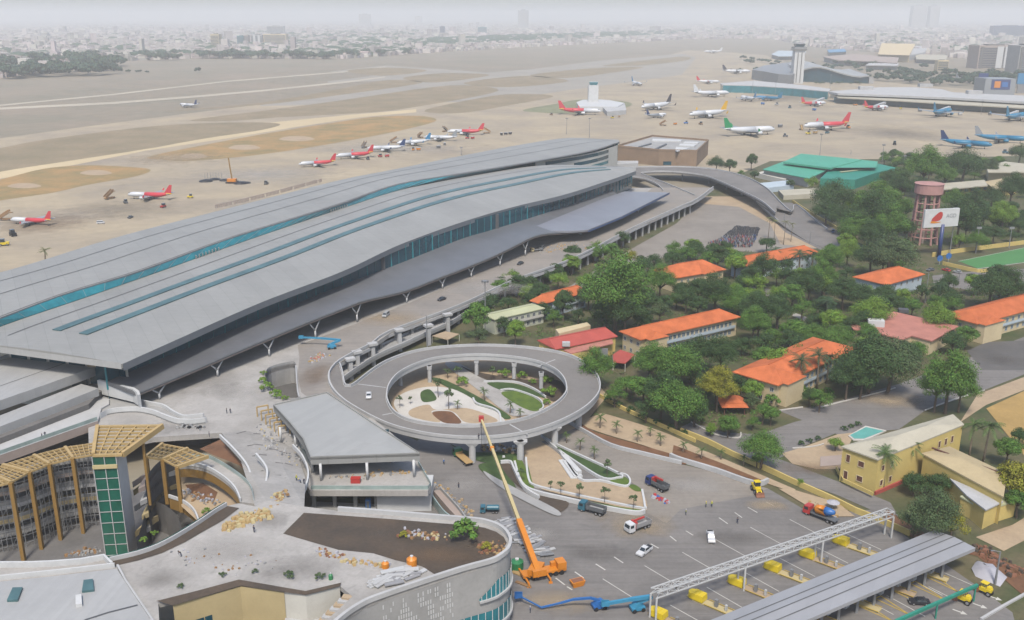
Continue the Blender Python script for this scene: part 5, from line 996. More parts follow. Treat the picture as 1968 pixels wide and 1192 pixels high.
def palm_mesh(seed, h, fl, nf, droop, r0):
    r = random.Random(seed); tr = MB().tube([(0, 0, -.2), (.1, .05, h * .35), (.22, .1, h * .75), (.25, .1, h)], [r0 * 1.35, r0, r0 * .85, r0 * .7], 8); mb = MB(); top = Vector((.25, .1, h))
    for i in range(nf):
        a = i * 2.4 + r.uniform(-.2, .2); el = r.uniform(-.25, 1.15); pts = []; d = Vector((math.cos(a), math.sin(a), 0)); L = fl * r.uniform(.85, 1.1)
        for k in range(8):
            t = k / 7; pts.append(top + d * (L * t * math.cos(el * (1 - t * .4))) + Vector((0, 0, L * (t * math.sin(el) - droop * t * t))))
        sd = Vector((-d.y, d.x, 0))
        for k in range(7):
            p, q = pts[k], pts[k + 1]; wd = fl * .2 * math.sin(math.pi * min(.97, (k + 1.0) / 8)) ** .7
            for s in (-1, 1):
                for f in (0, .5):
                    b = p.lerp(q, f); e = p.lerp(q, f + .42); tip = b.lerp(e, .5) + sd * s * wd + (q - p) * .5 + Vector((0, 0, -wd * .55))
                    mb.add([b, e, tip], [(0, 1, 2)])
    return mb.mesh('crown', [K['palm_leaf']]), tr.mesh('trunk', [K['palmtrunk']], True), h
PALM = {'royal': palm_mesh(1, 9.0, 3.6, 17, .55, .22), 'young': palm_mesh(2, 3.4, 2.0, 15, .5, .2), 'date': palm_mesh(4, 5.5, 2.6, 18, .6, .22), 'tall': palm_mesh(3, 11.5, 2.6, 14, .6, .16)}
_nt = [0]
def plant(name, lb, cat, src, base, k, m, grp, rz=None, kz=1.0, tm='trunk'):
    t = thing(name, lb, cat, base, rnd.uniform(0, 6.28) if rz is None else rz, grp); t.scale = (k, k, k * kz)
    o = link('crown', src[0], t); setm(o, 0, m); o = link('trunk', src[1], t)
    return t
COLN = {'leaf': 'mid green', 'leaf_dark': 'dark green', 'leaf_bright': 'bright green', 'leaf_yellow': 'yellow green', 'leaf_grey': 'grey green'}
SHP = {'round': 'rounded', 'umbrella': 'flat crowned', 'tall': 'tall leafy', 'dense': 'dense bushy', 'loose': 'loose airy'}
def sizew(Rm): return 'small' if Rm < 3.6 else 'medium' if Rm < 5.2 else 'large' if Rm < 7.5 else 'very large'
ORD = ('first', 'second', 'third', 'fourth', 'fifth', 'sixth', 'seventh', 'eighth', 'ninth', 'tenth', 'eleventh', 'twelfth')
def grove(k, area, rows, grp='trees in the compound'):
    rows = sorted(rows, key=lambda r: U(k, r[0], r[1])[0]); tot = {}; seen = {}; info = []
    for x, y, rr_, kind, m in rows:
        px, py = U(k, x, y); rp_ = rr_ / ZO[k][2]; cz = TREE[kind][2]; kk = 1.0
        for _ in range(3): p = P(px, py, cz * kk); Rm = rp_ / S(p); kk = Rm / 4.3
        key = (sizew(Rm), kind, m); tot[key] = tot.get(key, 0) + 1; info.append((p, kk, key))
    for p, kk, key in info:
        seen[key] = seen.get(key, 0) + 1; s = '%s %s %s tree %s' % (key[0], COLN[key[2]], SHP[key[1]], area)
        if tot[key] > 1: s += ', %s from the left' % ORD[seen[key] - 1]
        plant('tree', s, 'tree', TREE[SHP_G[key[1]] if kk > 1.35 else key[1]], Vector((p.x, p.y, 0)), kk, key[2], grp)
r, u, ta, de, lo = 'round', 'umbrella', 'tall', 'dense', 'loose'; g, dk, br, ye, gr = 'leaf', 'leaf_dark', 'leaf_bright', 'leaf_yellow', 'leaf_grey'
grove(11, 'beside the deck pillars', [(850, 260, 190, ta, g), (690, 340, 80, de, dk), (900, 440, 120, r, dk), (1100, 270, 85, r, g), (1000, 170, 60, de, dk), (820, 95, 55, r, g), (790, 470, 70, lo, dk), (930, 130, 45, lo, ye)])
grove(11, 'round the gabled orange house', [(1215, 310, 48, de, dk), (1340, 320, 46, r, dk), (1300, 85, 60, de, dk), (1430, 115, 62, r, dk), (1530, 170, 62, r, br), (1180, 110, 40, lo, g)])
grove(11, 'before the pale green roofed house', [(545, 385, 62, ta, dk), (430, 430, 50, lo, dk), (270, 545, 52, ta, br), (205, 515, 52, lo, dk), (45, 470, 75, ta, g), (60, 575, 55, lo, gr), (490, 470, 46, lo, g), (630, 460, 40, lo, dk)])
grove(11, 'behind the long orange roofed building', [(1420, 350, 70, r, g), (1540, 350, 80, de, g), (1630, 430, 85, r, dk), (1660, 510, 75, r, g), (1100, 440, 60, lo, gr), (1000, 480, 60, de, dk), (1250, 370, 60, lo, dk), (1320, 400, 55, r, dk)])
grove(11, 'between loop bridge and gazebo', [(735, 760, 100, r, g), (840, 910, 60, lo, g), (1050, 730, 105, r, g), (1190, 730, 140, de, g), (1330, 660, 110, de, dk), (1450, 690, 100, r, dk), (1570, 630, 55, de, dk), (1000, 880, 80, r, g), (1200, 930, 150, u, g), (1110, 910, 110, r, dk), (1430, 880, 105, lo, ye), (1560, 850, 65, de, dk), (1500, 1085, 55, de, g), (1690, 1015, 58, lo, g), (1620, 950, 50, lo, gr), (1300, 1000, 80, u, dk), (1020, 1000, 60, lo, dk), (1390, 1110, 35, lo, br)])
grove(6, 'at the rear orange building', [(470, 380, 85, r, dk), (320, 330, 60, r, g), (600, 360, 55, lo, dk), (390, 420, 60, de, dk)])
grove(6, 'in the middle of the compound', [(820, 420, 80, r, g), (740, 470, 85, r, dk), (940, 480, 100, u, dk), (1040, 520, 80, de, dk), (1200, 570, 60, r, dk), (640, 520, 70, r, g), (1100, 600, 110, u, br), (560, 630, 80, r, dk), (420, 690, 85, r, g), (430, 600, 85, r, dk), (200, 500, 90, r, dk), (330, 560, 85, u, g), (100, 480, 70, de, dk), (870, 670, 70, r, br), (760, 740, 85, u, g), (900, 750, 90, u, g), (1070, 735, 65, de, g), (650, 730, 75, r, g), (560, 560, 60, de, dk), (820, 585, 70, de, dk), (700, 600, 60, lo, g)])
grove(6, 'beside the compound road', [(1100, 880, 180, de, dk), (1210, 900, 160, de, gr), (960, 990, 100, r, dk), (1300, 850, 75, de, dk), (1040, 1000, 90, r, dk), (1550, 950, 145, ta, g), (1470, 1060, 100, r, g), (1610, 1060, 100, r, g), (1640, 755, 62, r, g), (800, 1120, 60, lo, g), (740, 1100, 50, lo, dk), (560, 900, 90, lo, br), (480, 880, 70, r, g), (680, 870, 70, lo, g)])
grove(6, 'near the small orange roof', [(860, 330, 75, lo, g), (960, 280, 65, r, br), (1210, 262, 140, u, gr), (1100, 285, 100, u, dk), (1480, 630, 95, u, br), (1330, 590, 50, r, g), (1490, 495, 60, lo, dk), (1385, 505, 50, lo, dk), (1560, 580, 50, lo, g), (1260, 580, 55, de, dk)])
grove(6, 'near the football pitch', [(1780, 470, 120, de, dk), (1880, 480, 95, r, dk), (1600, 90, 110, r, dk), (1740, 60, 85, de, dk), (1850, 80, 75, r, br), (1940, 120, 60, de, dk), (1600, 215, 45, lo, br), (1700, 195, 65, u, g), (1800, 170, 60, de, dk), (1640, 130, 60, r, dk)])
grove(6, 'in the flyover clump', [(1100, 75, 130, r, dk), (940, 80, 85, de, dk), (1240, 40, 90, r, g), (840, 40, 80, de, dk), (1200, 130, 105, r, g), (1010, 140, 110, de, g), (1100, 190, 80, r, dk), (1290, 150, 60, r, dk)])
grove(3, 'behind the pink water tower', [(880, 1120, 120, de, dk), (1130, 1150, 100, r, g), (1400, 960, 105, r, g), (1625, 930, 105, de, dk), (1945, 870, 60, de, dk), (1200, 1010, 55, de, dk), (1270, 1065, 75, r, dk), (755, 1045, 40, lo, br), (1680, 1150, 65, r, dk), (1790, 1120, 65, de, dk), (1900, 1080, 80, r, dk), (1560, 1150, 60, lo, g), (1020, 1150, 90, u, br), (1520, 1010, 60, r, g), (1380, 1060, 60, de, dk), (1780, 960, 45, lo, gr)])
grove(3, 'near the brick block', [(205, 930, 48, de, dk), (285, 945, 38, r, dk), (408, 915, 32, ta, dk), (630, 1050, 26, r, dk), (425, 1000, 26, r, dk), (345, 990, 20, lo, g)])
grove(10, 'beside the service road', [(470, 190, 118, de, g), (275, 70, 58, r, g), (415, 55, 38, lo, g), (890, 170, 42, u, br), (175, 110, 25, lo, br), (440, 265, 40, lo, g), (690, 400, 22, lo, br), (520, 10, 50, r, g)])
grove(10, 'beside the yellow villa', [(1450, 600, 140, lo, gr), (1560, 640, 80, lo, ye), (1345, 630, 80, lo, gr), (1930, 390, 120, r, ye), (1880, 210, 75, r, g), (1945, 130, 50, de, dk), (1470, 405, 75, de, dk), (1340, 400, 70, de, dk), (1940, 500, 80, r, g)])
TREES_AT = [o for o in COL.objects if o.get('category') == 'tree']
def inpoly(p, poly):
    c = False; j = len(poly) - 1
    for i in range(len(poly)):
        if (poly[i].y > p.y) != (poly[j].y > p.y) and p.x < (poly[j].x - poly[i].x) * (p.y - poly[i].y) / (poly[j].y - poly[i].y) + poly[i].x: c = not c
        j = i
    return c
AREA = PP(0, "900,600 1100,490 1260,470 1420,470 1600,490 1660,480 1700,300 1968,330 2000,450 1960,470 1700,480 1780,505 1968,555 1968,590 1850,600 1830,690 1750,700 1600,780 1480,790 1380,835 1200,770 1150,690 1000,650")
CLEAR = ((1236, 605, 1430, 668), (1500, 735, 1610, 795), (1290, 515, 1400, 550), (950, 590, 1060, 650), (1040, 620, 1220, 700), (1640, 520, 1780, 560), (1430, 480, 1580, 520), (1840, 590, 1968, 670), (1740, 340, 1820, 490), (1765, 390, 1860, 530), (1800, 340, 1968, 385), (1480, 760, 1620, 830))
fr_ = random.Random(9); bx0, bx1, by0, by1 = min(p.x for p in AREA), max(p.x for p in AREA), min(p.y for p in AREA), max(p.y for p in AREA)
def clear(p, h): x, y = pix(Vector((p.x, p.y, h))); return not any(a <= x <= c and b <= y <= d for a, b, c, d in CLEAR)
spots_ = [o.location.copy() for o in TREES_AT]; nf_ = 0; ub = MB()
for i in range(12000):
    p = Vector((fr_.uniform(bx0, bx1), fr_.uniform(by0, by1), 0))
    if not inpoly(p, AREA) or any(inpoly(p, b) for b in BLOCK): continue
    if nf_ < 210 and clear(p, 6) and clear(p, 3) and all((p - q).length > 6.6 for q in spots_):
        spots_.append(p); nf_ += 1; kd = fr_.choice(('round', 'dense', 'loose', 'umbrella')); m_ = fr_.choice(('leaf', 'leaf_dark', 'leaf_dark', 'leaf_dark', 'leaf_bright'))
        plant('tree', 'smallish %s %s tree filling a gap among the compound trees' % (COLN[m_], SHP[kd]), 'tree', TREE[kd], p, fr_.uniform(.85, 1.25), m_, '%s %s trees filling gaps in the compound' % (COLN[m_], SHP[kd]))
    elif len(ub.f) < 42000:
        hh = fr_.uniform(.3, 1.5)
        for j in range(18):
            q = p + Vector((fr_.gauss(0, 1.7), fr_.gauss(0, 1.7), abs(fr_.gauss(0, .5)) * hh + .15)); leafquad(ub, q, Vector((fr_.uniform(-.7, .7), fr_.uniform(-.7, .7), 1)).normalized(), .42, fr_)
o = ub.build('undergrowth', K['under']); tag(o, 'low green undergrowth covering the ground between the compound trees', 'undergrowth', kind='stuff')
def palms(k, rows, area, grp, kind='young', m='palm_leaf', h=None):
    for i, row in enumerate(sorted(rows)):
        x, y, rp_ = row; src = PALM[kind]; px, py = U(k, x, y); kk = 1
        for _ in range(3): p = P(px, py, src[2] * kk); kk = (rp_ / ZO[k][2]) / S(p) / {'young': 1.8, 'royal': 3.2, 'date': 2.3, 'tall': 2.4}[kind]
        sz = 'small' if kk < .8 else 'mid sized' if kk < 1.1 else 'big'
        plant('palm_tree', '%s palm %s, %s from the left' % (sz, area, ORD[i]), 'palm', src, Vector((p.x, p.y, 0)), kk, m, grp, tm='palmtrunk')
palms(9, [(1500, 30, 38), (1595, 70, 34), (1715, 120, 32), (1790, 100, 26), (1850, 140, 34)], 'on the planting slope beside the loop bridge', 'young palms along the roads')
palms(9, [(1385, 165, 32), (1470, 215, 32), (1310, 130, 28)], 'on the long dark lawn of the island', 'young palms along the roads')
palms(8, [(1075, 275, 26), (1285, 390, 34), (1430, 465, 34), (1130, 460, 26), (1490, 510, 28)], 'standing inside the loop', 'young palms along the roads')
palms(10, [(15, 185, 30), (120, 215, 34), (235, 225, 30), (365, 262, 28)], 'on the slope above the retaining wall', 'young palms along the roads')
palms(10, [(1185, 235, 85), (1310, 190, 70)], 'in front of the villa windows', 'tall palms at the villa', 'royal')
palms(10, [(1680, 75, 75), (1765, 75, 85)], 'behind the villa at the brown lawn', 'tall palms at the villa', 'royal')
palms(6, [(700, 900, 75), (800, 870, 75), (850, 880, 60)], 'before the orange building on the compound road', 'palms in the compound', 'royal', 'palm_dark')
palms(6, [(690, 290, 62), (760, 285, 45), (545, 270, 50)], 'at the rear orange building', 'palms in the compound', 'date', 'palm_dark')
palms(6, [(510, 90, 26), (545, 105, 26), (600, 110, 28), (640, 120, 22)], 'on the sandy lot below the flyover', 'palms on the sandy lot', 'tall', 'palm_dry')
palms(6, [(560, 590, 65), (850, 560, 60), (1490, 470, 50)], 'amid the compound trees', 'palms in the compound', 'date', 'palm_dark')
palms(4, [(250, 275, 38)], 'standing alone on the apron behind the terminal', 'palm on the apron', 'young', 'palm_dry')
# shrubs and saplings
shrub = crown_mesh('shrub', 21, 1.4, 1.0, .9, 7, 420, .16)[0]
def shrubs(k, z, rows, lb, grp, m='leaf', s=1.0):
    rows = sorted(rows)
    for i, (x, y, rp_) in enumerate(rows):
        p = PZ(k, x, y, z); kk = rp_ / ZO[k][2] / S(p) / 1.4; o = link('shrub', shrub, None, (p.x, p.y, z)); o.scale = (kk, kk, kk); o.rotation_euler.z = i * 1.3; setm(o, 0, m)
        tag(o, '%s%s' % (lb, ', %s from the left' % ORD[i] if len(rows) > 1 else ''), 'shrub', grp)
shrubs(9, ZT, [(725, 735, 105)], 'big green bush growing on the roof garden soil', None)
shrubs(9, ZT, [(375, 720, 34)], 'scruffy yellow green bush left of the big roof bush', None, 'leaf_yellow'); shrubs(9, ZT, [(850, 790, 40)], 'dry low bush right of the big roof bush', None, 'leaf_yellow')
shrubs(7, ZT, [(1005, 1015, 24), (1240, 950, 24), (1420, 930, 22), (1610, 955, 36), (1775, 965, 34)], 'small plant along the roof terrace edge', 'plants along the roof terrace edge', 'leaf_grey')
shrubs(8, ZD, [(15, 345, 30), (40, 390, 45), (95, 430, 45), (140, 445, 25), (20, 300, 22)], 'green bush round the ramp opening on the plaza', 'bushes at the plaza ramp opening', 'leaf_bright')
shrubs(10, .1, [(690, 190, 24), (740, 175, 22), (785, 160, 22), (935, 105, 24), (975, 92, 22), (1015, 80, 24)], 'clipped round shrub beside the villa forecourt', 'clipped shrubs at the villa', 'leaf_dark')
shrubs(8, .3, [(1160, 360, 45), (1400, 310, 40), (1500, 320, 36), (1640, 350, 42), (1660, 420, 48), (1640, 470, 30), (1560, 350, 26)], 'leafy shrub on the dark soil inside the loop', 'shrubs inside the loop', 'leaf_bright')
shrubs(11, .2, [(800, 960, 30), (860, 990, 30), (930, 1020, 32), (1000, 1060, 32), (1080, 1090, 30), (1160, 1120, 30), (1240, 1150, 28)], 'dark hedge bush along the boundary wall by the loop', 'hedge bushes along the wall', 'leaf_dark')
shrubs(6, .2, [(700, 1100, 45), (770, 1120, 48), (840, 1095, 36), (520, 1160, 60)], 'bush at the corner of the compound road', 'bushes at the compound road', 'leaf')
shrubs(7, 12, [(1150, 600, 30), (1230, 590, 22), (800, 760, 28), (860, 720, 24)], 'plant hanging at the atrium edge', 'plants at the atrium edge', 'leaf_bright')
sap = {'s': (crown_mesh('crown', 31, .9, 1.1, 2.4, 6, 240, .15)[0], MB().tube([(0, 0, -.1), (.03, 0, 1.2), (0, .04, 2.6)], [.06, .05, .03], 6).mesh('trunk', [K['trunk']]))}
def saplings(k, rows, lb, grp, z=.4, m='leaf_grey'):
    rows = sorted(rows)
    for i, (x, y, kk) in enumerate(rows):
        p = PZ(k, x, y, z); t = thing('sapling', '%s, %s from the left' % (lb, ORD[i]), 'sapling', p, i * 1.7, grp); t.scale = (kk, kk, kk); o = link('crown', sap['s'][0], t); setm(o, 0, m); link('trunk', sap['s'][1], t)
saplings(9, [(1215, 450, 1.0), (1275, 470, 1.3), (1380, 500, 1.6), (1525, 520, 1.6), (1690, 560, 1.5), (1540, 370, 1.8), (1050, 400, 1.4)], 'thin young tree on the sandy island', 'saplings on the island')
saplings(8, [(800, 490, 1.5), (1020, 430, 2.4), (1080, 495, 2.4), (860, 470, 1.0), (1330, 330, 1.8), (1130, 330, 1.8)], 'thin young tree in the loop garden', 'saplings in the loop')
# low tree belts and single trees out on the airfield edge
far_t = crown_mesh('far_tree', 41, 5, 3.6, 4.6, 9, 500, .75)[0]
def far_tree(p, kk, lb, grp, kz=1.0):
    o = link('distant_tree', far_t, None, (p.x, p.y, -.5)); o.scale = (kk, kk, kk * kz); o.rotation_euler.z = rnd.uniform(0, 6); setm(o, 0, 'leaf_far'); return tag(o, lb, 'tree', grp)
far_tree(PZ(1, 1135, 418), 1.9, 'lone dark tree standing in the far grass field', None)

# ---------------------------------------------------------------- vehicles
def wheel(mb_r, x, y, r_, w_, t, name='wheel'):
    o = MB().disc((x, y, r_), (0, 1, 0), r_, w_, 12).mesh('wheel', K['rubber']); w_o = link(name, o, t)
    s = 1 if y > 0 else -1; link('rim', MB().disc((x, y + s * w_ / 2, r_), (0, 1, 0), r_ * .55, .03, 10).mesh('rim', K['rim']), w_o); return w_o
def plate(mb, prof, w0, w1=None):       # side profile (x, z) extruded across y
    w1 = w1 or w0; n = len(prof); zs = [z for x, z in prof]; lo, hi = min(zs), max(zs)
    W_ = lambda z: w0 + (w1 - w0) * (z - lo) / max(.01, hi - lo)
    return mb.loft([[Vector((x, s * W_(z) / 2, z)) for x, z in prof] for s in (-1, 1)], True, True)
def make_car(kind='sedan'):
    t = empty('parked_car')
    if kind == 'pickup': body = [(-2.6, .35), (2.55, .35), (2.6, .75), (2.4, 1.0), (1.2, 1.08), (-2.6, 1.08)]; cab = [(1.15, 1.06), (.5, 1.72), (-.75, 1.74), (-1.0, 1.06)]
    elif kind == 'van': body = [(-2.4, .35), (2.3, .35), (2.35, .8), (1.9, 1.15), (-2.4, 1.15)]; cab = [(1.85, 1.13), (1.2, 1.85), (-2.2, 1.88), (-2.38, 1.13)]
    else: body = [(-2.3, .32), (2.25, .32), (2.35, .6), (2.2, .82), (1.1, .96), (-1.7, .98), (-2.3, .9)]; cab = [(1.05, .94), (.35, 1.42), (-1.1, 1.45), (-1.75, .96)]
    link('body', plate(MB(), body, 1.84, 1.76).mesh('body', K['car_white']), t)
    link('windows', plate(MB(), cab, 1.66, 1.3).mesh('windows', K['carglass']), t)
    rf = [(cab[1][0] + .02, cab[1][1] - .03), (cab[1][0], cab[1][1] + .05), (cab[2][0], cab[2][1] + .05), (cab[2][0] - .02, cab[2][1] - .03)]
    link('roof', plate(MB(), rf, 1.42, 1.36).mesh('roof', K['car_white']), t)
    mb = MB()
    for s in (-1, 1):
        for i, j in ((0, 1), (2, 3)): mb.beam((cab[i][0], s * .84, cab[i][1]), (cab[j][0], s * .66, cab[j][1]), .09)
    link('window_frame', mb.mesh('window_frame', K['car_white']), t)
    if kind == 'pickup': link('cargo_bed', MB().box((-1.85, 0, 1.06), (1.45, 1.5, .06)).mesh('cargo_bed', K['black']), t)
    for x in (1.42, -1.4):
        for s in (-.8, .8): wheel(None, x, s, .34, .24, t)
    for s in (-1, 1): link('headlight', MB().box((2.28, s * .65, .58), (.12, .4, .18)).mesh('headlight', K['white']), t); link('tail_light', MB().box((-2.3, s * .68, .66), (.1, .3, .2)).mesh('tail_light', K['paint_red']), t)
    return t
CARS = {k: make_car(k) for k in ('sedan', 'pickup', 'van')}
USED = set()
def inst(proto, name, lb, cat, loc, rz, grp=None, mats=None, sc=1.0):
    if id(proto) in USED: o = copy_tree(proto)
    else: USED.add(id(proto)); o = proto
    o.name = name; o.location = loc; o.rotation_euler = (0, 0, rz); o.scale = (sc, sc, sc); tag(o, lb, cat, grp)
    for ch in o.children_recursive:
        b = ch.name.split('.')[0]
        if mats and b in mats: setm(ch, 0, mats[b])
    return o
def head(k, a, b, z=0): p, q = PZ(k, *a, z), PZ(k, *b, z); d = q - p; return p.lerp(q, .5), math.atan2(d.y, d.x)
def car(kind, k, a, b, lb, m, z=.13, grp='cars and pickups'):          # a = tail, b = nose
    c, rz = head(k, a, b, z); return inst(CARS[kind], 'car', lb, 'car', c, rz, grp, {'body': m, 'roof': m, 'window_frame': m})
car('pickup', 9, (1790, 780), (1715, 835), 'white car driving across the asphalt yard toward the crane', 'car_white')
car('sedan', 8, (622, 400), (622, 455), 'white car on the loop bridge beside the nose of the gap', 'car_white', ZD + .03)
car('sedan', 5, (1065, 760), (1020, 780), 'dark car on the deck road, farther of the two', 'car_black', ZD + .04)
car('sedan', 5, (620, 965), (565, 985), 'dark car on the deck road, nearer of the two', 'car_black', ZD + .04)
car('van', 5, (305, 1040), (240, 1095), 'grey van with dark windows parked under the wavy canopy edge', 'car_silver', ZD + .04)
car('van', 5, (1185, 670), (1150, 690), 'dark van under the canopy behind the loose rubble', 'car_grey', ZD + .04)
car('sedan', 10, (1410, 1100), (1320, 1095), 'black car parked on the far side of the toll roof', 'car_black')
car('pickup', 10, (165, 690), (180, 765), 'small white pickup parked among the yard lines', 'car_white')
car('sedan', 6, (1690, 425), (1640, 415), 'dark car parked below the football pitch, right one', 'car_black', .3); car('sedan', 6, (1540, 395), (1500, 385), 'dark red car parked below the football pitch', 'paint_red', .3); car('sedan', 6, (1450, 385), (1410, 392), 'grey car parked beside the round blue signs', 'car_grey', .3); car('sedan', 6, (1600, 405), (1570, 398), 'silver car parked between two darker cars below the pitch', 'car_silver', .3)
car('van', 6, (880, 150), (866, 190), 'blue van parked against the yellow flyover wall', 'car_blue', .2)
car('sedan', 6, (950, 215), (910, 230), 'blue grey car near the end of the flyover road', 'car_blue', .2); car('sedan', 6, (545, 60), (500, 20), 'dark car low on the flyover road', 'car_black', 3.2)
car('van', 4, (555, 120), (600, 118), 'white van alone on the apron behind the terminal', 'car_white'); car('pickup', 4, (735, 92), (760, 82), 'dark pickup alone on the apron behind the terminal', 'car_grey')
def make_truck(kind, cabm, bedm, cargo=None):
    t = empty('truck'); L = {'dump': 7.6, 'flat': 9.5, 'tanker': 7.0}[kind]; x1 = L / 2
    link('chassis', MB().box((0, 0, .75), (L - .4, .9, .35)).mesh('chassis', K['black']), t)
    c = link('cab', plate(MB(), [(x1 - 2.0, .6), (x1, .6), (x1 + .05, 1.5), (x1 - .25, 2.75), (x1 - 1.95, 2.8)], 2.4, 2.3).mesh('cab', K[cabm]), t)
    link('windscreen', MB().add([(x1 + .04, -1.0, 1.65), (x1 + .04, 1.0, 1.65), (x1 - .19, .95, 2.55), (x1 - .19, -.95, 2.55)], [(0, 1, 2, 3)]).mesh('windscreen', K['carglass']), c)
    for s in (-1, 1): link('side_window', MB().box((x1 - .9, s * 1.17, 1.7), (1.1, .06, .8)).mesh('side_window', K['carglass']), c); link('headlight', MB().box((x1 + .04, s * .9, .9), (.1, .4, .25)).mesh('headlight', K['white']), c)
    x0 = -L / 2; xb = x1 - 2.3; mb = MB()
    if kind == 'dump':
        for q in (((x0 + xb) / 2, 0, 1.15, xb - x0, 2.4, .12), ((x0 + xb) / 2, 1.15, 1.15, xb - x0, .1, 1.2), ((x0 + xb) / 2, -1.15, 1.15, xb - x0, .1, 1.2), (xb - .05, 0, 1.15, .12, 2.4, 1.5), (x0 + .05, 0, 1.15, .1, 2.4, 1.1)): mb.box(q[:3], q[3:])
        for i in range(6):
            for s in (-1, 1): mb.box((x0 + .3 + i * (xb - x0 - .6) / 5, s * 1.22, 1.1), (.12, .1, 1.25))
    elif kind == 'flat': mb.box(((x0 + xb) / 2, 0, 1.12), (xb - x0, 2.45, .2)).box((xb, 0, 1.1), (.12, 2.4, .9))
    else: mb.tube([(x0, 0, 2.0), (x0 + .3, 0, 2.0), (xb - .3, 0, 2.0), (xb, 0, 2.0)], [.7, 1.05, 1.05, .7], 14)
    link('cargo_bed' if kind != 'tanker' else 'tank', mb.mesh('bed', K[bedm]), t)
    if cargo: link('load', MB().taper(((x0 + xb) / 2, 0, 1.25), (xb - x0 - .3, 2.1), (xb - x0 - 1.6, 1.0), cargo[1]).mesh('load', K[cargo[0]]), t)
    for x in (x1 - 1.1, x0 + 1.0, x0 + 2.2):
        for s in (-1, 1): wheel(None, x, s * 1.0, .5, .34, t)
    return t
def truck(kind, cabm, bedm, k, a, b, lb, cargo=None, z=.13, sc=1.0):
    c, rz = head(k, a, b, z); t = make_truck(kind, cabm, bedm, cargo); t.location = c; t.rotation_euler.z = rz; t.scale = (sc,) * 3; tag(t, lb, 'truck', 'trucks on the site'); return t
t = truck('dump', 'car_white', 'rim', 9, (1790, 645), (1640, 700), 'white cabbed tipper truck with a red crane arm behind its cab', ('concrete', .4))
link('loader_crane', MB().box((1.35, 0, 1.0), (.7, 2.0, 1.9)).beam((1.3, 0, 3.0), (-1.8, .3, 3.3), .4).mesh('loader_crane', K['paint_red']), t)
t = truck('dump', 'paint_navy', 'car_grey', 9, (1885, 465), (1770, 405), 'dark blue truck with a red loader arm beside the island tip'); link('loader_crane', MB().box((1.35, 0, 1.0), (.6, 1.8, 2.0)).beam((1.2, 0, 3.1), (-2.2, .2, 3.4), .45).mesh('loader_crane', K['paint_red']), t)
truck('dump', 'paint_teal', 'car_grey', 9, (1510, 590), (1400, 560), 'blue green tipper truck at the lower kerb of the sandy island', ('concrete', .5))
truck('flat', 'paint_green', 'wood', 9, (780, 335), (650, 225), 'long flatbed truck with a tan bed parked under the loop bridge')
truck('tanker', 'paint_teal', 'paint_teal', 9, (900, 575), (835, 575), 'small teal tank truck near the pavilion ramp', sc=.75)
truck('dump', 'concrete', 'boom_ivory', 4, (1960, 790), (1900, 800), 'x') if False else None
truck('flat', 'boom_ivory', 'steel_grey', 5, (1175, 690), (1100, 700), 'pale flatbed truck stopped under the wavy canopy', z=ZD + .05, sc=.8)
def make_roller(m):
    t = empty('road_roller'); link('body', MB().box((-.3, 0, .9), (2.6, 1.5, .9)).taper((-1.0, 0, 1.8), (1.0, 1.4), (.7, 1.2), .5).mesh('body', K[m]), t); link('canopy', MB().box((.1, 0, 2.9), (1.6, 1.5, .1)).mesh('canopy', K[m]), t)
    for x in (-.55, .75):
        for s in (-.65, .65): link('post', MB().beam((x, s, 1.7), (x, s, 2.9), .08).mesh('post', K['black']), t)
    link('drum', MB().disc((1.6, 0, .7), (0, 1, 0), .7, 1.6, 16).mesh('drum', K['rust']), t); [wheel(None, -1.2, s, .65, .4, t) for s in (-.6, .6)]
    return t
RO = make_roller('paint_yellow')
for k, a, b, lb in ((10, (1640, 1100), (1590, 1080), 'yellow road roller on the near side of the toll roof, left one'), (10, (1760, 1050), (1715, 1030), 'yellow road roller on the near side of the toll roof, right one')):
    c, rz = head(k, a, b, .13); inst(RO, 'road_roller', lb, 'road roller', c, rz, 'road rollers')
def make_loader():
    t = empty('wheel_loader'); link('body', MB().box((-.8, 0, 1.0), (3.0, 1.8, 1.1)).box((1.2, 0, 1.0), (1.0, 1.2, .9)).mesh('body', K['paint_yellow']), t)
    c = link('cab', MB().box((-.1, 0, 2.0), (1.4, 1.5, 1.4)).mesh('cab', K['carglass']), t); link('cab_roof', MB().box((-.1, 0, 3.4), (1.6, 1.7, .12)).mesh('cab_roof', K['paint_yellow']), c)
    link('lift_arm', MB().beam((.8, .6, 1.7), (2.6, .6, .7), .3).beam((.8, -.6, 1.7), (2.6, -.6, .7), .3).mesh('lift_arm', K['paint_yellow']), t); link('bucket', plate(MB(), [(2.5, .2), (3.5, .15), (3.4, .3), (2.8, .5), (2.7, 1.2), (2.5, 1.2)], 2.4).mesh('bucket', K['rust']), t)
    for x in (-1.4, 1.3): [wheel(None, x, s, .75, .5, t) for s in (-.9, .9)]
    return t
c, rz = head(10, (420, 440), (450, 480), .13); inst(make_loader(), 'wheel_loader', 'yellow wheel loader parked at the top right of the asphalt yard', 'loader', c, rz)
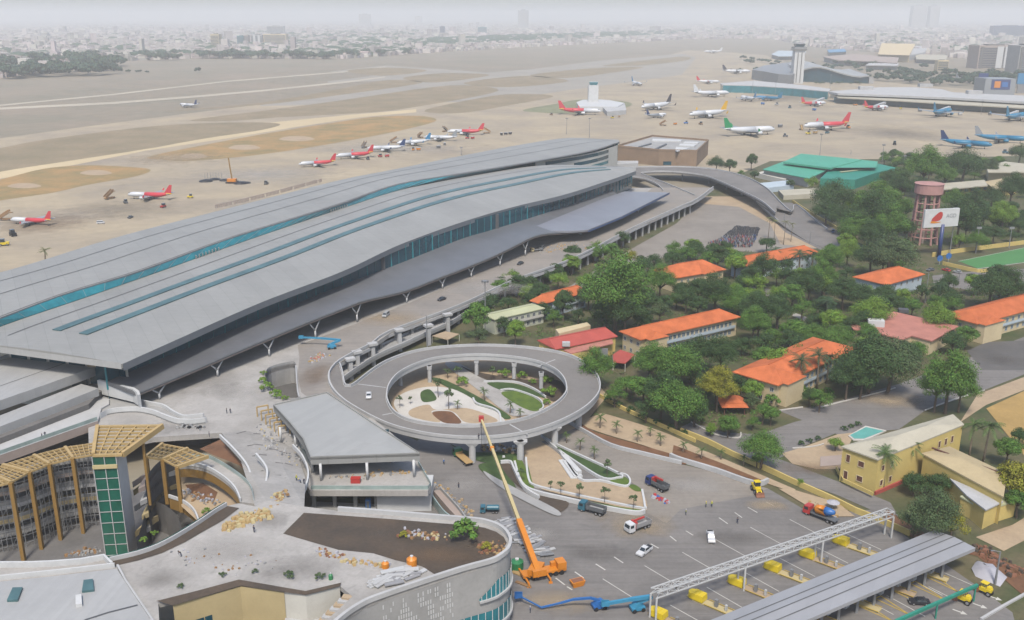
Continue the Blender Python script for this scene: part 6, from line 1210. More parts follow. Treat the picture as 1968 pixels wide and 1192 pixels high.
# ---------------------------------------------------------------- aircraft
def make_jet():
    t = empty('airliner'); L = 37.6; Rr = 1.98; st = [(0, .05, -.5), (.6, .75, -.35), (1.8, 1.35, -.15), (3.6, 1.8, 0), (5.5, Rr, 0), (24, Rr, 0), (28, 1.8, .15), (32, 1.25, .55), (35.5, .65, .95), (37.6, .2, 1.2)]
    def sect(a, b):
        rows = []
        for x, rr_, dz in st:
            if a <= x <= b: rows.append((x, rr_, dz))
        def at(x):
            for p, q in zip(st, st[1:]):
                if p[0] <= x <= q[0]: f = (x - p[0]) / (q[0] - p[0]); return (x, p[1] + (q[1] - p[1]) * f, p[2] + (q[2] - p[2]) * f)
        if rows[0][0] > a: rows.insert(0, at(a))
        if rows[-1][0] < b: rows.append(at(b))
        return [[Vector((L / 2 - x, rr_ * math.cos(k * math.pi / 7), 3.7 + dz + rr_ * math.sin(k * math.pi / 7))) for k in range(14)] for x, rr_, dz in rows]
    link('fuselage', MB().loft(sect(0, 15), True, True).mesh('fuselage', K['jet_white'], True), t); link('tail_cone', MB().loft(sect(33, 37.6), True, True).mesh('tail_cone', K['jet_white'], True), t); link('rear_fuselage', MB().loft(sect(15, 33), True, True).mesh('rear_fuselage', K['jet_white'], True), t)
    link('cockpit_window', MB().box((L / 2 - 2.0, 0, 4.5), (.9, 1.9, .45)).mesh('cockpit_window', K['black']), t); link('belly', MB().taper((1, 0, 1.6), (9, 2.6), (10, 3.8), 1.2).mesh('belly', K['jet_grey']), t)
    for s in (-1, 1):
        mb = MB(); r0 = [Vector((5.2, s * 1.5, 2.9)), Vector((-3.2, s * 1.5, 2.6)), Vector((-3.2, s * 1.5, 2.75)), Vector((5.0, s * 1.5, 3.35))]; r1 = [Vector((-2.2, s * 16.6, 4.4)), Vector((-4.0, s * 16.6, 4.35)), Vector((-4.0, s * 16.6, 4.42)), Vector((-2.2, s * 16.6, 4.55))]
        link('wing', mb.loft([r0, r1], True, True).mesh('wing', K['jet_grey']), t); link('winglet', MB().loft([[r1[0], r1[1], r1[1] + Vector((0, .1, .1)), r1[0] + Vector((0, .1, .1))], [Vector((-3.6, s * 17.1, 6.4)), Vector((-4.3, s * 17.1, 6.4)), Vector((-4.3, s * 17.2, 6.4)), Vector((-3.6, s * 17.2, 6.4))]], True, True).mesh('winglet', K['jet_white']), t)
        e = link('engine', MB().tube([(5.6, s * 5.8, 2.1), (5.2, s * 5.8, 2.1), (3.4, s * 5.8, 2.1), (1.6, s * 5.8, 2.2)], [.95, 1.12, 1.1, .7], 14).mesh('engine', K['jet_white'], True), t); link('intake', MB().disc((5.62, s * 5.8, 2.1), (1, 0, 0), .85, .06, 14).mesh('intake', K['black']), e); link('pylon', MB().box((2.6, s * 5.8, 3.0), (3, .3, .5)).mesh('pylon', K['jet_grey']), e)
        link('tailplane', MB().loft([[Vector((-14.2, s * .5, 4.6)), Vector((-17.4, s * .5, 4.7)), Vector((-17.4, s * .5, 4.9)), Vector((-14.2, s * .5, 4.95))], [Vector((-17.0, s * 6.2, 5.2)), Vector((-18.5, s * 6.2, 5.2)), Vector((-18.5, s * 6.2, 5.3)), Vector((-17.0, s * 6.2, 5.35))]], True, True).mesh('tailplane', K['jet_grey']), t)
        link('main_gear', MB().beam((-1.2, s * 3.8, 2.6), (-1.2, s * 3.8, .6), .3).disc((-1.2, s * 3.5, .58), (0, 1, 0), .58, .4, 12).disc((-1.2, s * 4.2, .58), (0, 1, 0), .58, .4, 12).mesh('main_gear', K['rubber']), t)
    link('nose_gear', MB().beam((13.6, 0, 2.4), (13.6, 0, .4), .22).disc((13.6, .25, .4), (0, 1, 0), .4, .22, 10).disc((13.6, -.25, .4), (0, 1, 0), .4, .22, 10).mesh('nose_gear', K['rubber']), t)
    link('tail_fin', MB().loft([[Vector((-12.4, -.18, 5.4)), Vector((-18.0, -.15, 5.0)), Vector((-18.0, .15, 5.0)), Vector((-12.4, .18, 5.4))], [Vector((-17.2, -.08, 11.8)), Vector((-19.4, -.08, 11.8)), Vector((-19.4, .08, 11.8)), Vector((-17.2, .08, 11.8))]], True, True).mesh('tail_fin', K['jet_red']), t)
    return t
JET = make_jet()
def jet(k, nose, tail, lb, front='jet_white', rear='jet_white', fin='jet_red', cone=None, sc=None):
    p, q = PZ(k, *nose, 3.5), PZ(k, *tail, 3.5); d = p - q; s = sc or min(1.75, max(.8, d.length / 37.6)); c = p.lerp(q, .5); c.z = .05
    return inst(JET, 'airliner', lb, 'aircraft', c, math.atan2(d.y, d.x), 'airliners parked on the apron', {'fuselage': front, 'rear_fuselage': rear, 'tail_cone': cone or rear, 'tail_fin': fin, 'engine': front if front != 'jet_white' else 'jet_white', 'winglet': fin}, s)
RR = dict(rear='jet_red', fin='jet_red', cone='jet_yellow')
jet(1, (62, 1252), (290, 1262), 'white and red airliner at the left edge with stairs at its nose', **RR)
jet(1, (730, 1112), (985, 1118), 'white and red airliner standing alone left of the terminal roof', **RR)
jet(1, (1710, 938), (1925, 925), 'white and red airliner, nearest the camera of the row behind the terminal', **RR)
jet(0, (645, 300), (718, 295), 'white and red airliner, second in the row behind the terminal', **RR)
jet(2, (165, 850), (385, 845), 'white airliner with a dark navy fin in the row behind the terminal', fin='jet_navy')
jet(2, (335, 820), (530, 808), 'white airliner with a light blue fin in the row behind the terminal', fin='jet_sky', rear='jet_white')
jet(2, (490, 785), (680, 790), 'white airliner with a grey fin in the row behind the terminal', fin='jet_grey')
jet(2, (625, 755), (835, 755), 'white and red airliner at the far end of the row behind the terminal', **RR)
jet(2, (1505, 645), (1262, 640), 'white and red airliner in front of the small white tower', **RR)
jet(2, (1715, 625), (1925, 605), 'white airliner with a dark fin right of the small white tower', fin='jet_dark')
jet(3, (40, 668), (272, 652), 'large white freighter with a bright yellow tail', rear='jet_white', fin='jet_yellow')
jet(3, (550, 752), (235, 765), 'large white airliner with a green tail in front of the brick block', rear='jet_white', fin='jet_green')
jet(3, (705, 732), (965, 722), 'large white airliner with a red and pink tail on the right apron', **RR)
jet(3, (832, 592), (690, 598), 'small looking red and white airliner before the long low terminal, left one', **RR)
jet(3, (1190, 615), (1050, 622), 'small looking red and white airliner before the long low terminal, right one', **RR)
jet(3, (1785, 838), (1485, 815), 'blue airliner with a dark fin, nearer of the two at the right edge', front='jet_blue', rear='jet_blue', fin='jet_navy')
jet(3, (1990, 805), (1680, 790), 'blue airliner with a white and gold fin, partly hidden at the right edge', front='jet_blue', rear='jet_blue', fin='jet_grey')
jet(3, (285, 540), (65, 545), 'large all white airliner parked below the control tower', fin='jet_white')
jet(3, (225, 470), (90, 470), 'white airliner with a red fin far up the right apron', fin='jet_red')
jet(3, (415, 415), (225, 415), 'white airliner with a dark fin beside the glass pier', fin='jet_dark')
jet(3, (110, 300), (260, 300), 'white airliner alone on the farthest apron', fin='jet_white')
jet(2, (1735, 485), (1680, 475), 'tiny white airliner with a blue fin far on the apron', fin='jet_sky'); jet(1, (1030, 598), (1128, 605), 'white airliner with a blue fin taxiing in the far field', fin='jet_navy')
jet(3, (430, 560), (580, 570), 'light blue airliner docked at the glass pier', front='jet_sky', rear='jet_blue', fin='jet_blue'); jet(3, (1560, 640), (1430, 665), 'blue airliner docked at the long low terminal', front='jet_blue', rear='jet_blue', fin='jet_blue'); jet(3, (1990, 665), (1845, 690), 'blue airliner docked at the right end of the low terminal', front='jet_blue', rear='jet_blue', fin='jet_blue')
jet(3, (345, 560), (430, 575), 'white airliner tucked behind the light blue one at the pier', fin='jet_sky'); jet(2, (1880, 655), (1765, 665), 'blue and white airliner behind the white one at the tower', fin='jet_navy', rear='jet_grey')
# ---------------------------------------------------------------- apron equipment
def make_stairs():
    t = empty('boarding_stairs'); link('ramp', MB().beam((-3, 0, .6), (2, 0, 3.6), 1.6, .3).box((2.6, 0, 3.4), (1.4, 1.6, .2)).mesh('ramp', K['boom_ivory']), t); link('base', MB().box((0, 0, .4), (5, 1.8, .5)).mesh('base', K['wood2']), t)
    for s in (-1, 1): link('handrail', MB().beam((-3, s * .8, 1.5), (2, s * .8, 4.5), .12, .8).mesh('handrail', K['wood2']), t)
    for x in (-1.8, 1.8): [wheel(None, x, s, .4, .3, t) for s in (-.8, .8)]
    return t
STS = make_stairs()
def make_tug():
    t = empty('baggage_tractor'); link('body', MB().box((0, 0, .5), (3.2, 1.7, .8)).mesh('body', K['paint_yellow']), t); link('cab', MB().box((-.4, 0, 1.3), (1.4, 1.5, 1.1)).mesh('cab', K['carglass']), t)
    for x in (-1, 1): [wheel(None, x, s, .42, .3, t) for s in (-.75, .75)]
    return t
TUG = make_tug()
def make_cart():
    t = empty('baggage_cart'); link('box', MB().box((0, 0, .6), (3.0, 1.6, 1.5)).mesh('box', K['car_grey']), t); link('roof', MB().box((0, 0, 2.1), (3.2, 1.7, .1)).mesh('roof', K['steel_white']), t)
    for x in (-1, 1): [wheel(None, x, s, .3, .2, t) for s in (-.7, .7)]
    return t
CRT = make_cart()
AP = [(4, 35, 100, 's', 'wood2', 'at the nose of the leftmost airliner'), (1, 630, 1140, 's', 'wood2', 'left of the lone red airliner'), (1, 720, 1165, 't', 'car_grey', 'under the nose of the lone red airliner'), (1, 1090, 1135, 't', 'paint_yellow', 'right of the lone red airliner'), (1, 935, 1190, 't', 'paint_red', 'nearest the rear roof edge'), (4, 75, 190, 't', 'black', 'below the leftmost airliner'), (4, 25, 245, 't', 'paint_yellow', 'at the left edge of the photo'),
      (1, 1525, 1057, 't', 'car_grey', 'right of the crawler crane'), (2, 240, 900, 't', 'paint_red', 'below the navy finned airliner'), (2, 280, 900, 'c', 'paint_red', 'below the navy finned airliner'), (2, 430, 862, 't', 'paint_orange', 'below the light blue finned airliner'), (2, 460, 862, 'c', 'paint_orange', 'below the light blue finned airliner'), (2, 575, 850, 'c', 'car_grey', 'below the grey finned airliner'), (2, 610, 832, 'c', 'car_grey', 'near the grey finned airliner'), (2, 740, 795, 't', 'paint_red', 'below the far end airliner'), (2, 770, 797, 'c', 'paint_red', 'below the far end airliner'),
      (2, 935, 775, 'c', 'black', 'in the cart train'), (2, 960, 773, 'c', 'black', 'in the middle of the cart train'), (2, 985, 771, 'c', 'black', 'at the end of the cart train'), (2, 170, 915, 't', 'car_grey', 'by the second red airliner'), (2, 850, 765, 's', 'wood', 'behind the far end airliner'), (2, 610, 755, 's', 'car_grey', 'before the far end airliner'), (2, 470, 790, 's', 'wood2', 'before the grey finned airliner'), (2, 320, 820, 's', 'car_grey', 'before the light blue finned airliner'), (2, 150, 848, 's', 'car_grey', 'before the navy finned airliner'),
      (2, 1220, 660, 't', 'wood2', 'behind the airliner at the white tower'), (2, 1570, 678, 't', 'paint_yellow', 'right of the airliner at the white tower'), (2, 1610, 672, 'c', 'wood2', 'right of the airliner at the white tower'), (2, 1860, 720, 's', 'wood2', 'below the dark finned airliner'), (2, 1930, 715, 'c', 'paint_orange', 'below the dark finned airliner'), (3, 690, 745, 's', 'wood', 'at the nose of the pink tailed airliner'), (3, 730, 770, 't', 'paint_yellow', 'under the pink tailed airliner'), (3, 770, 768, 'c', 'wood', 'under the pink tailed airliner'), (3, 960, 735, 't', 'paint_orange', 'under the fin of the pink tailed airliner'), (3, 600, 785, 't', 'car_grey', 'right of the green tailed airliner'),
      (3, 840, 765, 't', 'paint_teal', 'below the pink tailed airliner'), (3, 115, 715, 't', 'wood2', 'below the yellow tailed freighter'), (3, 30, 710, 't', 'paint_blue', 'left below the yellow tailed freighter'), (3, 625, 620, 't', 'paint_teal', 'before the glass pier'), (3, 765, 635, 'c', 'paint_blue', 'before the red airliner at the low terminal'), (3, 1000, 605, 't', 'paint_orange', 'between the two small red airliners'), (3, 1260, 625, 't', 'paint_yellow', 'right of the small red airliners'), (3, 1370, 640, 'c', 'car_grey', 'before the low terminal'), (3, 1600, 660, 'c', 'steel_white', 'right of the docked blue airliner'), (3, 1225, 830, 't', 'black', 'alone on the empty right apron'), (3, 1860, 880, 't', 'paint_teal', 'below the nearer blue airliner'), (3, 570, 730, 'c', 'car_grey', 'at the nose of the green tailed airliner'), (3, 1770, 660, 'c', 'car_grey', 'at the foot of the low terminal'), (3, 470, 600, 'c', 'paint_blue', 'beside the light blue airliner'), (3, 550, 603, 't', 'steel_white', 'beside the light blue airliner')]
for i, (k, x, y, ty, m, wh) in enumerate(AP):
    pr0, nm, ct = {'s': (STS, 'boarding_stairs', 'stairs'), 't': (TUG, 'baggage_tractor', 'tractor'), 'c': (CRT, 'baggage_cart', 'cart')}[ty]
    inst(pr0, nm, '%s %s %s' % ({'wood2': 'brown', 'car_grey': 'grey', 'paint_yellow': 'yellow', 'paint_red': 'red', 'black': 'dark', 'paint_orange': 'orange', 'wood': 'tan', 'paint_teal': 'teal', 'paint_blue': 'blue', 'steel_white': 'white'}[m], {'s': 'boarding stairs', 't': 'service tractor', 'c': 'baggage cart'}[ty], wh), ct, PZ(k, x, y, .06), i * 1.1, 'apron service vehicles', {'body': m, 'box': m, 'ramp': m}, 1.5 if ty == 's' else 1.3 if k < 3 else 1.7)
t = thing('crawler_crane', 'yellow crawler crane with raised boom and long dark trestle on the far apron', 'crane', PZ(1, 1330, 1040, 0)); b = PZ(1, 1330, 1045, .5)
part(MB().box(b, (7, 5, 3)), 'body', 'paint_orange', t); part(MB().beam(b + Vector((0, 0, 2.5)), Q(*U(1, 1308, 905), b, b + Vector((1, .3, 0))), 1.0), 'boom', 'gold', t); part(MB().box(b + Vector((0, 3, -.4)), (9, 1, 1.2)).box(b + Vector((0, -3, -.4)), (9, 1, 1.2)), 'tracks', 'black', t)
t = thing('pile_heap', 'low dark heap of earth with thin poles beside the crawler crane', 'earth heap', PZ(1, 1220, 1040, 0)); mb = MB()
for x, y, rr_ in ((1180, 1040, 6), (1230, 1030, 5), (1290, 1035, 5), (1380, 1052, 6), (1410, 1050, 4)): p = PZ(1, x, y, 0); mb.ball(p, rr_, 10, 6, .3)
part(mb, 'mound', 'black', t)
for i in range(7): p = PZ(1, 1175 + i * 16, 1030, 0); part(MB().beam(p, p + Vector((0, 0, 6)), .25), 'pole', 'steel_grey', t)
fence_pts = resample(PP(1, "1235,1180 1400,1145 1600,1095 1840,1030", 25), 80)
t = thing('roof_railing', 'dark railing with short posts along the rear roof edge', 'railing', Vector((fence_pts[0].x, fence_pts[0].y, 24))); mb = MB()
for i, p in enumerate(fence_pts):
    if i % 11 != 10: mb.beam(p + Vector((0, 0, -1.4)), p + Vector((0, 0, .9)), .5)
mb.beam(fence_pts[0], fence_pts[-1], .25); part(mb, 'rail', 'pinkbeige', t)
# ---------------------------------------------------------------- people
def make_person(pose):
    J = {'p': (0, 0, .95), 'c': (0, 0, 1.3), 'n': (0, 0, 1.5), 'h': (0.02, 0, 1.68), 'l1': (0, .1, .5), 'f1': (-.02, .1, .06), 't1': (.14, .1, .03), 'l2': (0, -.1, .5), 'f2': (-.02, -.1, .06), 't2': (.14, -.1, .03), 's1': (0, .2, 1.42), 'e1': (-.02, .27, 1.12), 'w1': (.08, .28, .88), 's2': (0, -.2, 1.42), 'e2': (-.02, -.27, 1.12), 'w2': (.08, -.28, .88)}
    if pose == 1: J.update(l1=(.16, .1, .52), f1=(.28, .1, .08), t1=(.44, .1, .07), l2=(-.08, -.1, .5), f2=(-.3, -.1, .1), t2=(-.16, -.1, .04), w1=(-.18, .26, .92), w2=(.25, -.26, .95))
    if pose == 2: J.update(c=(.25, 0, 1.2), n=(.4, 0, 1.32), h=(.5, 0, 1.42), s1=(.35, .2, 1.25), s2=(.35, -.2, 1.25), e1=(.45, .24, .95), e2=(.45, -.24, .95), w1=(.55, .2, .7), w2=(.55, -.2, .7))
    ks = list(J); E_ = [('p', 'c'), ('c', 'n'), ('n', 'h'), ('p', 'l1'), ('l1', 'f1'), ('f1', 't1'), ('p', 'l2'), ('l2', 'f2'), ('f2', 't2'), ('c', 's1'), ('s1', 'e1'), ('e1', 'w1'), ('c', 's2'), ('s2', 'e2'), ('e2', 'w2')]
    me = bpy.data.meshes.new('person'); me.from_pydata([J[k] for k in ks], [(ks.index(a), ks.index(b)) for a, b in E_], []); o = bpy.data.objects.new('person', me); COL.objects.link(o)
    md = o.modifiers.new('s', 'SKIN'); o.modifiers.new('d', 'SUBSURF').levels = 1
    RD = {'p': .15, 'c': .17, 'n': .07, 'h': .12, 'l1': .085, 'l2': .085, 'f1': .06, 'f2': .06, 't1': .045, 't2': .045, 's1': .08, 's2': .08, 'e1': .055, 'e2': .055, 'w1': .045, 'w2': .045}
    for i, k in enumerate(ks): me.skin_vertices[0].data[i].radius = (RD[k],) * 2
    me.skin_vertices[0].data[0].use_root = True; bpy.context.view_layer.update()
    m2 = bpy.data.meshes.new_from_object(o.evaluated_get(bpy.context.evaluated_depsgraph_get())); bpy.data.objects.remove(o); m2.name = 'person'
    m2.materials.clear(); [m2.materials.append(K[x]) for x in ('cloth', 'skin', 'hivis')]
    for f in m2.polygons:
        z = f.center.z; f.material_index = 1 if z > J['n'][2] - .02 else 2 if z > .98 and abs(f.center.y) < .26 else 0; f.use_smooth = True
    t = link('person', m2); link('helmet', MB().ball((J['h'][0], 0, J['h'][2] + .05), .14, 10, 6).mesh('helmet', K['paint_yellow']), t)
    return t
PPL = [make_person(i) for i in range(3)]
for i, (k, x, y, z, ps, vest, hel, lb) in enumerate(((7, 1262, 42, ZD, 0, 'cloth', 'black', 'left of a pair talking on the open plaza'), (7, 1282, 42, ZD, 0, 'cloth', 'black', 'right of a pair talking on the open plaza'), (7, 235, 180, 9.2, 1, 'cloth', 'white', 'left walker on the link building terrace'), (7, 252, 172, 9.2, 1, 'cloth', 'white', 'right walker on the link building terrace'), (7, 1165, 175, ZD, 0, 'cloth', 'black', 'alone near the sloping garden path'),
    (7, 1650, 420, 14, 0, 'hivis', 'paint_yellow', 'in a yellow vest at the left of the group by the pavilion'), (7, 1672, 432, 14, 2, 'paint_blue', 'paint_yellow', 'bending in blue in the group by the pavilion'), (7, 1692, 436, 14, 0, 'cloth', 'white', 'in dark clothes at the right of the group by the pavilion'), (7, 1414, 705, ZT, 0, 'cloth', 'black', 'beside the yellow sack pile on the roof terrace'), (10, 145, 545, .13, 0, 'hivis', 'paint_yellow', 'left of two workers in vests on the asphalt yard'), (10, 178, 543, .13, 1, 'hivis', 'paint_yellow', 'right of two workers in vests on the asphalt yard'), (10, 30, 590, .13, 0, 'hivis', 'white', 'in a pale vest alone near the dusty tracks'), (10, 325, 638, .13, 1, 'cloth', 'black', 'in dark clothes walking across the lane lines'),
    (9, 1100, 1150, .13, 0, 'paint_blue', 'white', 'in blue standing between crane and boom lift'), (9, 605, 300, .13, 1, 'paint_blue', 'white', 'in blue near the flatbed truck'), (8, 1265, 603, ZD, 0, 'cloth', 'paint_red', 'on the loop bridge under the crane tip'), (8, 1252, 668, ZD, 0, 'cloth', 'black', 'at the outer parapet of the loop bridge'), (7, 1008, 838, ZT, 2, 'black', 'black', 'bending over in black on the roof terrace'), (9, 690, 435, .13, 0, 'cloth', 'black', 'beside the rubble line near the pavilion'), (7, 345, 870, ZT, 0, 'cloth', 'white', 'x'))):
    if lb == 'x': continue
    o = inst(PPL[ps], 'person', 'person ' + lb, 'person', PZ(k, x, y, z), i * 1.7, 'people on the site', {'helmet': hel}, 1.0); setm(o, 2, vest)

# ---------------------------------------------------------------- toll plaza
def lineset(k, rows, wd, m, lb, z=.16):
    for i, (a, b) in enumerate(rows):
        o = MB().strip([PZ(k, *a, z), PZ(k, *b, z)], wd).build('painted_line', K[m]); tag(o, lb, kind='structure')
lineset(10, [((10, 803), (240, 935)), ((200, 730), (425, 855)), ((400, 660), (630, 785)), ((625, 615), (835, 725)), ((150, 1003), (350, 1118)), ((375, 922), (565, 1028)), ((570, 838), (770, 942)), ((770, 770), (960, 866)), ((955, 700), (1148, 788)), ((-60, 1105), (110, 1200)), ((1510, 920), (1690, 1000)), ((1330, 965), (1500, 1050)), ((1180, 1050), (1400, 1170)), ((1420, 1000), (1560, 1070)), ((1090, 1090), (1220, 1160))], .22, 'line_white', 'white lane line at the toll plaza')
lineset(9, [((1755, 880), (1960, 1002)), ((1515, 955), (1685, 1062))], .22, 'line_white', 'white lane line crossing the asphalt yard')
lineset(9, [((1355, 915), (1405, 950)), ((1475, 870), (1530, 905)), ((1580, 830), (1632, 864)), ((1790, 755), (1835, 780)), ((1900, 710), (1937, 740)), ((1245, 950), (1298, 990)), ((1310, 1000), (1340, 1018))], .35, 'line_white', 'white dash of the lane markings in the yard')
lineset(10, [((30, 680), (72, 706)), ((220, 605), (270, 640)), ((310, 575), (352, 605)), ((385, 545), (440, 576)), ((490, 515), (532, 536))], .3, 'line_white', 'white dash of the lane markings in the yard')
lineset(6, [((960, 1192), (880, 1180))], .1, 'line_white', 'faint line') if False else None
A0, A1 = PZ(10, 1185, 712, 0), PZ(9, 1800, 1192, 0)
gt = Q(*U(10, 1200, 562), A0, A0 + Vector((1, .2, 0))).z
gy = thing('sign_gantry', 'long white steel truss gantry spanning the toll lanes', 'gantry', A0)
dv = (A1 - A0).normalized(); sv = Vector((-dv.y, dv.x, 0)) * 1.1; Lg = (A1 - A0).length; hg = 1.4; nseg = 26
mb = MB(); C4 = lambda i: [A0 + dv * (Lg * i / nseg) + sv * a + Vector((0, 0, gt + b)) for a, b in ((-1, -hg), (1, -hg), (1, 0), (-1, 0))]
for i in range(nseg):
    p, q = C4(i), C4(i + 1)
    for j in range(4):
        mb.beam(p[j], q[j], .24); mb.beam(p[j], q[(j + 1) % 4], .13); mb.beam(p[j], p[(j + 1) % 4], .13)
part(mb, 'truss', 'steel_white', gy)
for f in (0.0, .33, .66, 1.0):
    b = A0 + dv * (Lg * f)
    for a in (-1, 1): part(MB().beam(b + sv * a * 1.0, b + sv * a + Vector((0, 0, gt - hg)), .4), 'post', 'steel_white', gy)
for i in range(6):
    p = A0 + dv * (Lg * (.08 + i * .165)); part(MB().box(p + Vector((0, 0, gt - hg - .9)) - sv * 1.2, (.9, .6, .7), .4), 'camera', 'black', gy)
tr = thing('toll_roof', 'long grey sheet metal roof over the toll lanes at the lower right', 'roof', PZ(10, 1100, 950, 0))
zt_ = 7.0; c1, c2 = PZ(10, 1450, 676, zt_), PZ(10, 1690, 778, zt_); d1 = (PZ(10, 170, 1192, zt_) - c1); d2 = (PZ(10, 722, 1192, zt_) - c2); e1, e2 = c1 + d1 * 1.35, c2 + d2 * 1.75
m1, m2 = c1.lerp(c2, .5) + Vector((0, 0, .5)), e1.lerp(e2, .5) + Vector((0, 0, .5))
mb = MB().loft([[c1, m1, c2, c2 + Vector((0, 0, -.9)), c1 + Vector((0, 0, -.9))], [e1, m2, e2, e2 + Vector((0, 0, -.9)), e1 + Vector((0, 0, -.9))]], True, True); part(mb, 'roof_sheet', 'roof_metal3', tr)
for f in (.28, .48, .72): a_, b_ = c1.lerp(c2, f), e1.lerp(e2, f); h_ = .5 * (1 - abs(f - .5) * 2) + .06; part(MB().strip([a_ + Vector((0, 0, h_)), b_ + Vector((0, 0, h_))], .3), 'roof_seam', 'seam', tr)
for i, (x, y) in enumerate(((1492, 952), (1392, 992), (1302, 1030), (1205, 1072), (1103, 1112), (1005, 1152), (900, 1192), (800, 1232))):
    b = PZ(10, x, y, 0); part(MB().box(b, (.6, .6, zt_ - .8)), 'post', 'steel_grey', tr); b2 = b + (c1 - c2) * .7; part(MB().box(b2, (.6, .6, zt_ - .8)), 'post', 'steel_grey', tr)
    bx = b + (c1 - c2) * .35; tb = thing('toll_booth', 'grey toll booth under the toll roof, %s from the right' % ORD[i], 'booth', bx, 0, 'toll booths'); rz_ = math.atan2((c1 - c2).y, (c1 - c2).x)
    part(MB().box(bx, (3, 1.5, 1.1), rz_), 'base', 'steel_white', tb); part(MB().box(bx + Vector((0, 0, 1.1)), (2.9, 1.4, 1.2), rz_), 'window', 'glass_dark', tb); part(MB().box(bx + Vector((0, 0, 2.3)), (3.2, 1.8, .25), rz_), 'roof', 'steel_white', tb)
isl = (PZ(10, 260, 1150, 0) - PZ(10, 85, 1075, 0))
for i, (x, y) in enumerate(((925, 745), (735, 820), (535, 895), (330, 980), (105, 1065), (-120, 1165))):
    p = PZ(10, x, y + 12, .15); d = isl.normalized(); rz_ = math.atan2(d.y, d.x); t = thing('toll_island', 'raised toll island with a bright yellow crash cushion at its nose, %s from the right' % ORD[i], 'toll island', p, 0, 'toll islands')
    e = p + d * 26; a_ = Vector((-d.y, d.x, 0)) * 1.1
    part(MB().prism(atz([p - d * 1 + a_, p - d * 3.0 + a_ * .4, p - d * 3.0 - a_ * .4, p - d - a_, e - a_, e + a_], .36), .1), 'island_kerb', 'tan' if i % 2 else 'boom_ivory', t)
    mb = MB().taper(p + Vector((0, 0, .4)), (3.0, 2.5), (2.8, 2.3), 1.5, rz=rz_).tube([p + Vector((0, 0, .38)) - d * 1.5, p + Vector((0, 0, 1.7)) - d * 1.5], [1.24, 1.15], 14)
    for j in range(3): mb.beam(p + Vector((0, 0, 1.93)) + d * (j - 1) * .9 - a_ * .9, p + Vector((0, 0, 1.93)) + d * (j - 1) * .9 + a_ * .9, .25, .14)
    part(mb, 'crash_cushion', 'paint_yellow', t)
    for s in (-1, 1): part(MB().beam(p + d * 2 + a_ * s * 1.1 + Vector((0, 0, .4)), e + a_ * s * 1.1 + Vector((0, 0, .4)), .15, .12), 'yellow_edge', 'line_yellow', t)
    for j in range(3): part(MB().box(p + d * (7 + j * 3.5) + Vector((0, 0, .3)), (.5, .5, 1.4), rz_), 'post', 'steel_white', t)
    part(MB().box(p + d * 4.5 + Vector((0, 0, .3)), (.7, .7, 1.8), rz_), 'control_box', 'steel_grey', t)
for i, (a, b) in enumerate((((1420, 935), (1590, 1030)), ((1330, 975), (1520, 1080)), ((1220, 1010), (1400, 1110)), ((1130, 1060), (1310, 1160)), ((1030, 1100), (1220, 1200)))):
    p, q = PZ(10, *a, .17), PZ(10, *b, .17); n_ = offs([p, q], 1.0)[0] - p
    o = MB().strip([p + n_, q], .3).strip([p - n_, q], .3).strip([p - n_, p + n_], .3); o = o.build('painted_hatch', K['line_yellow']); tag(o, 'yellow hatched nose marking beyond the toll roof', kind='structure')
for i, (x, y) in enumerate(((1600, 1145), (1715, 1110), (1800, 1065), (1590, 1060))):
    p = PZ(10, x, y, .165); d = isl.normalized() * 1.6; a_ = Vector((-d.y, d.x, 0)) * .5; o = MB().strip([p - d, p + d * .2], .4); o.poly([p + d * .2 + a_, p + d * 1.0, p + d * .2 - a_]); o = o.build('painted_arrow', K['line_white']); tag(o, 'white arrow painted on the exit lanes', kind='structure')
t = thing('height_bar', 'long green height limit bar on posts across the exit lanes', 'barrier', PZ(10, 1500, 1085, 0)); q0, q1 = PZ(10, 1230, 1200, 4.2), PZ(10, 1700, 992, 4.2)
part(MB().beam(q0, q1, .6, .7), 'bar', 'green_wall', t)
for f in (.1, .5, .98): b = q0.lerp(q1, f); part(MB().beam((b.x, b.y, 0), b, .3), 'post', 'green_wall', t)
o = MB().ribbon(PP(10, "1720,1192 1850,1115 1967,1050 2200,930", .1), .6, .5).build('kerb', K['concrete_light']); tag(o, 'pale kerb at the lower right corner', 'kerb')
t = thing('tarp_heap', 'pale grey tarpaulin spread over a heap beside the toll roof', 'tarpaulin', PZ(10, 1770, 930, 0)); g0 = PP(10, "1690,855 1800,880 1870,950 1830,1000 1690,940 1665,900", .2); cc = sum(g0, Vector()) / 6
rows = [[cc.lerp(p, f) + Vector((0, 0, 1.6 * (1 - f * f) + .25 * math.sin(i * 2.3 + f * 9))) for i, p in enumerate(g0 + g0[:1])] for f in (0.02, .3, .6, .85, 1)]; part(MB().loft(rows), 'sheet', 'tarp', t, True)
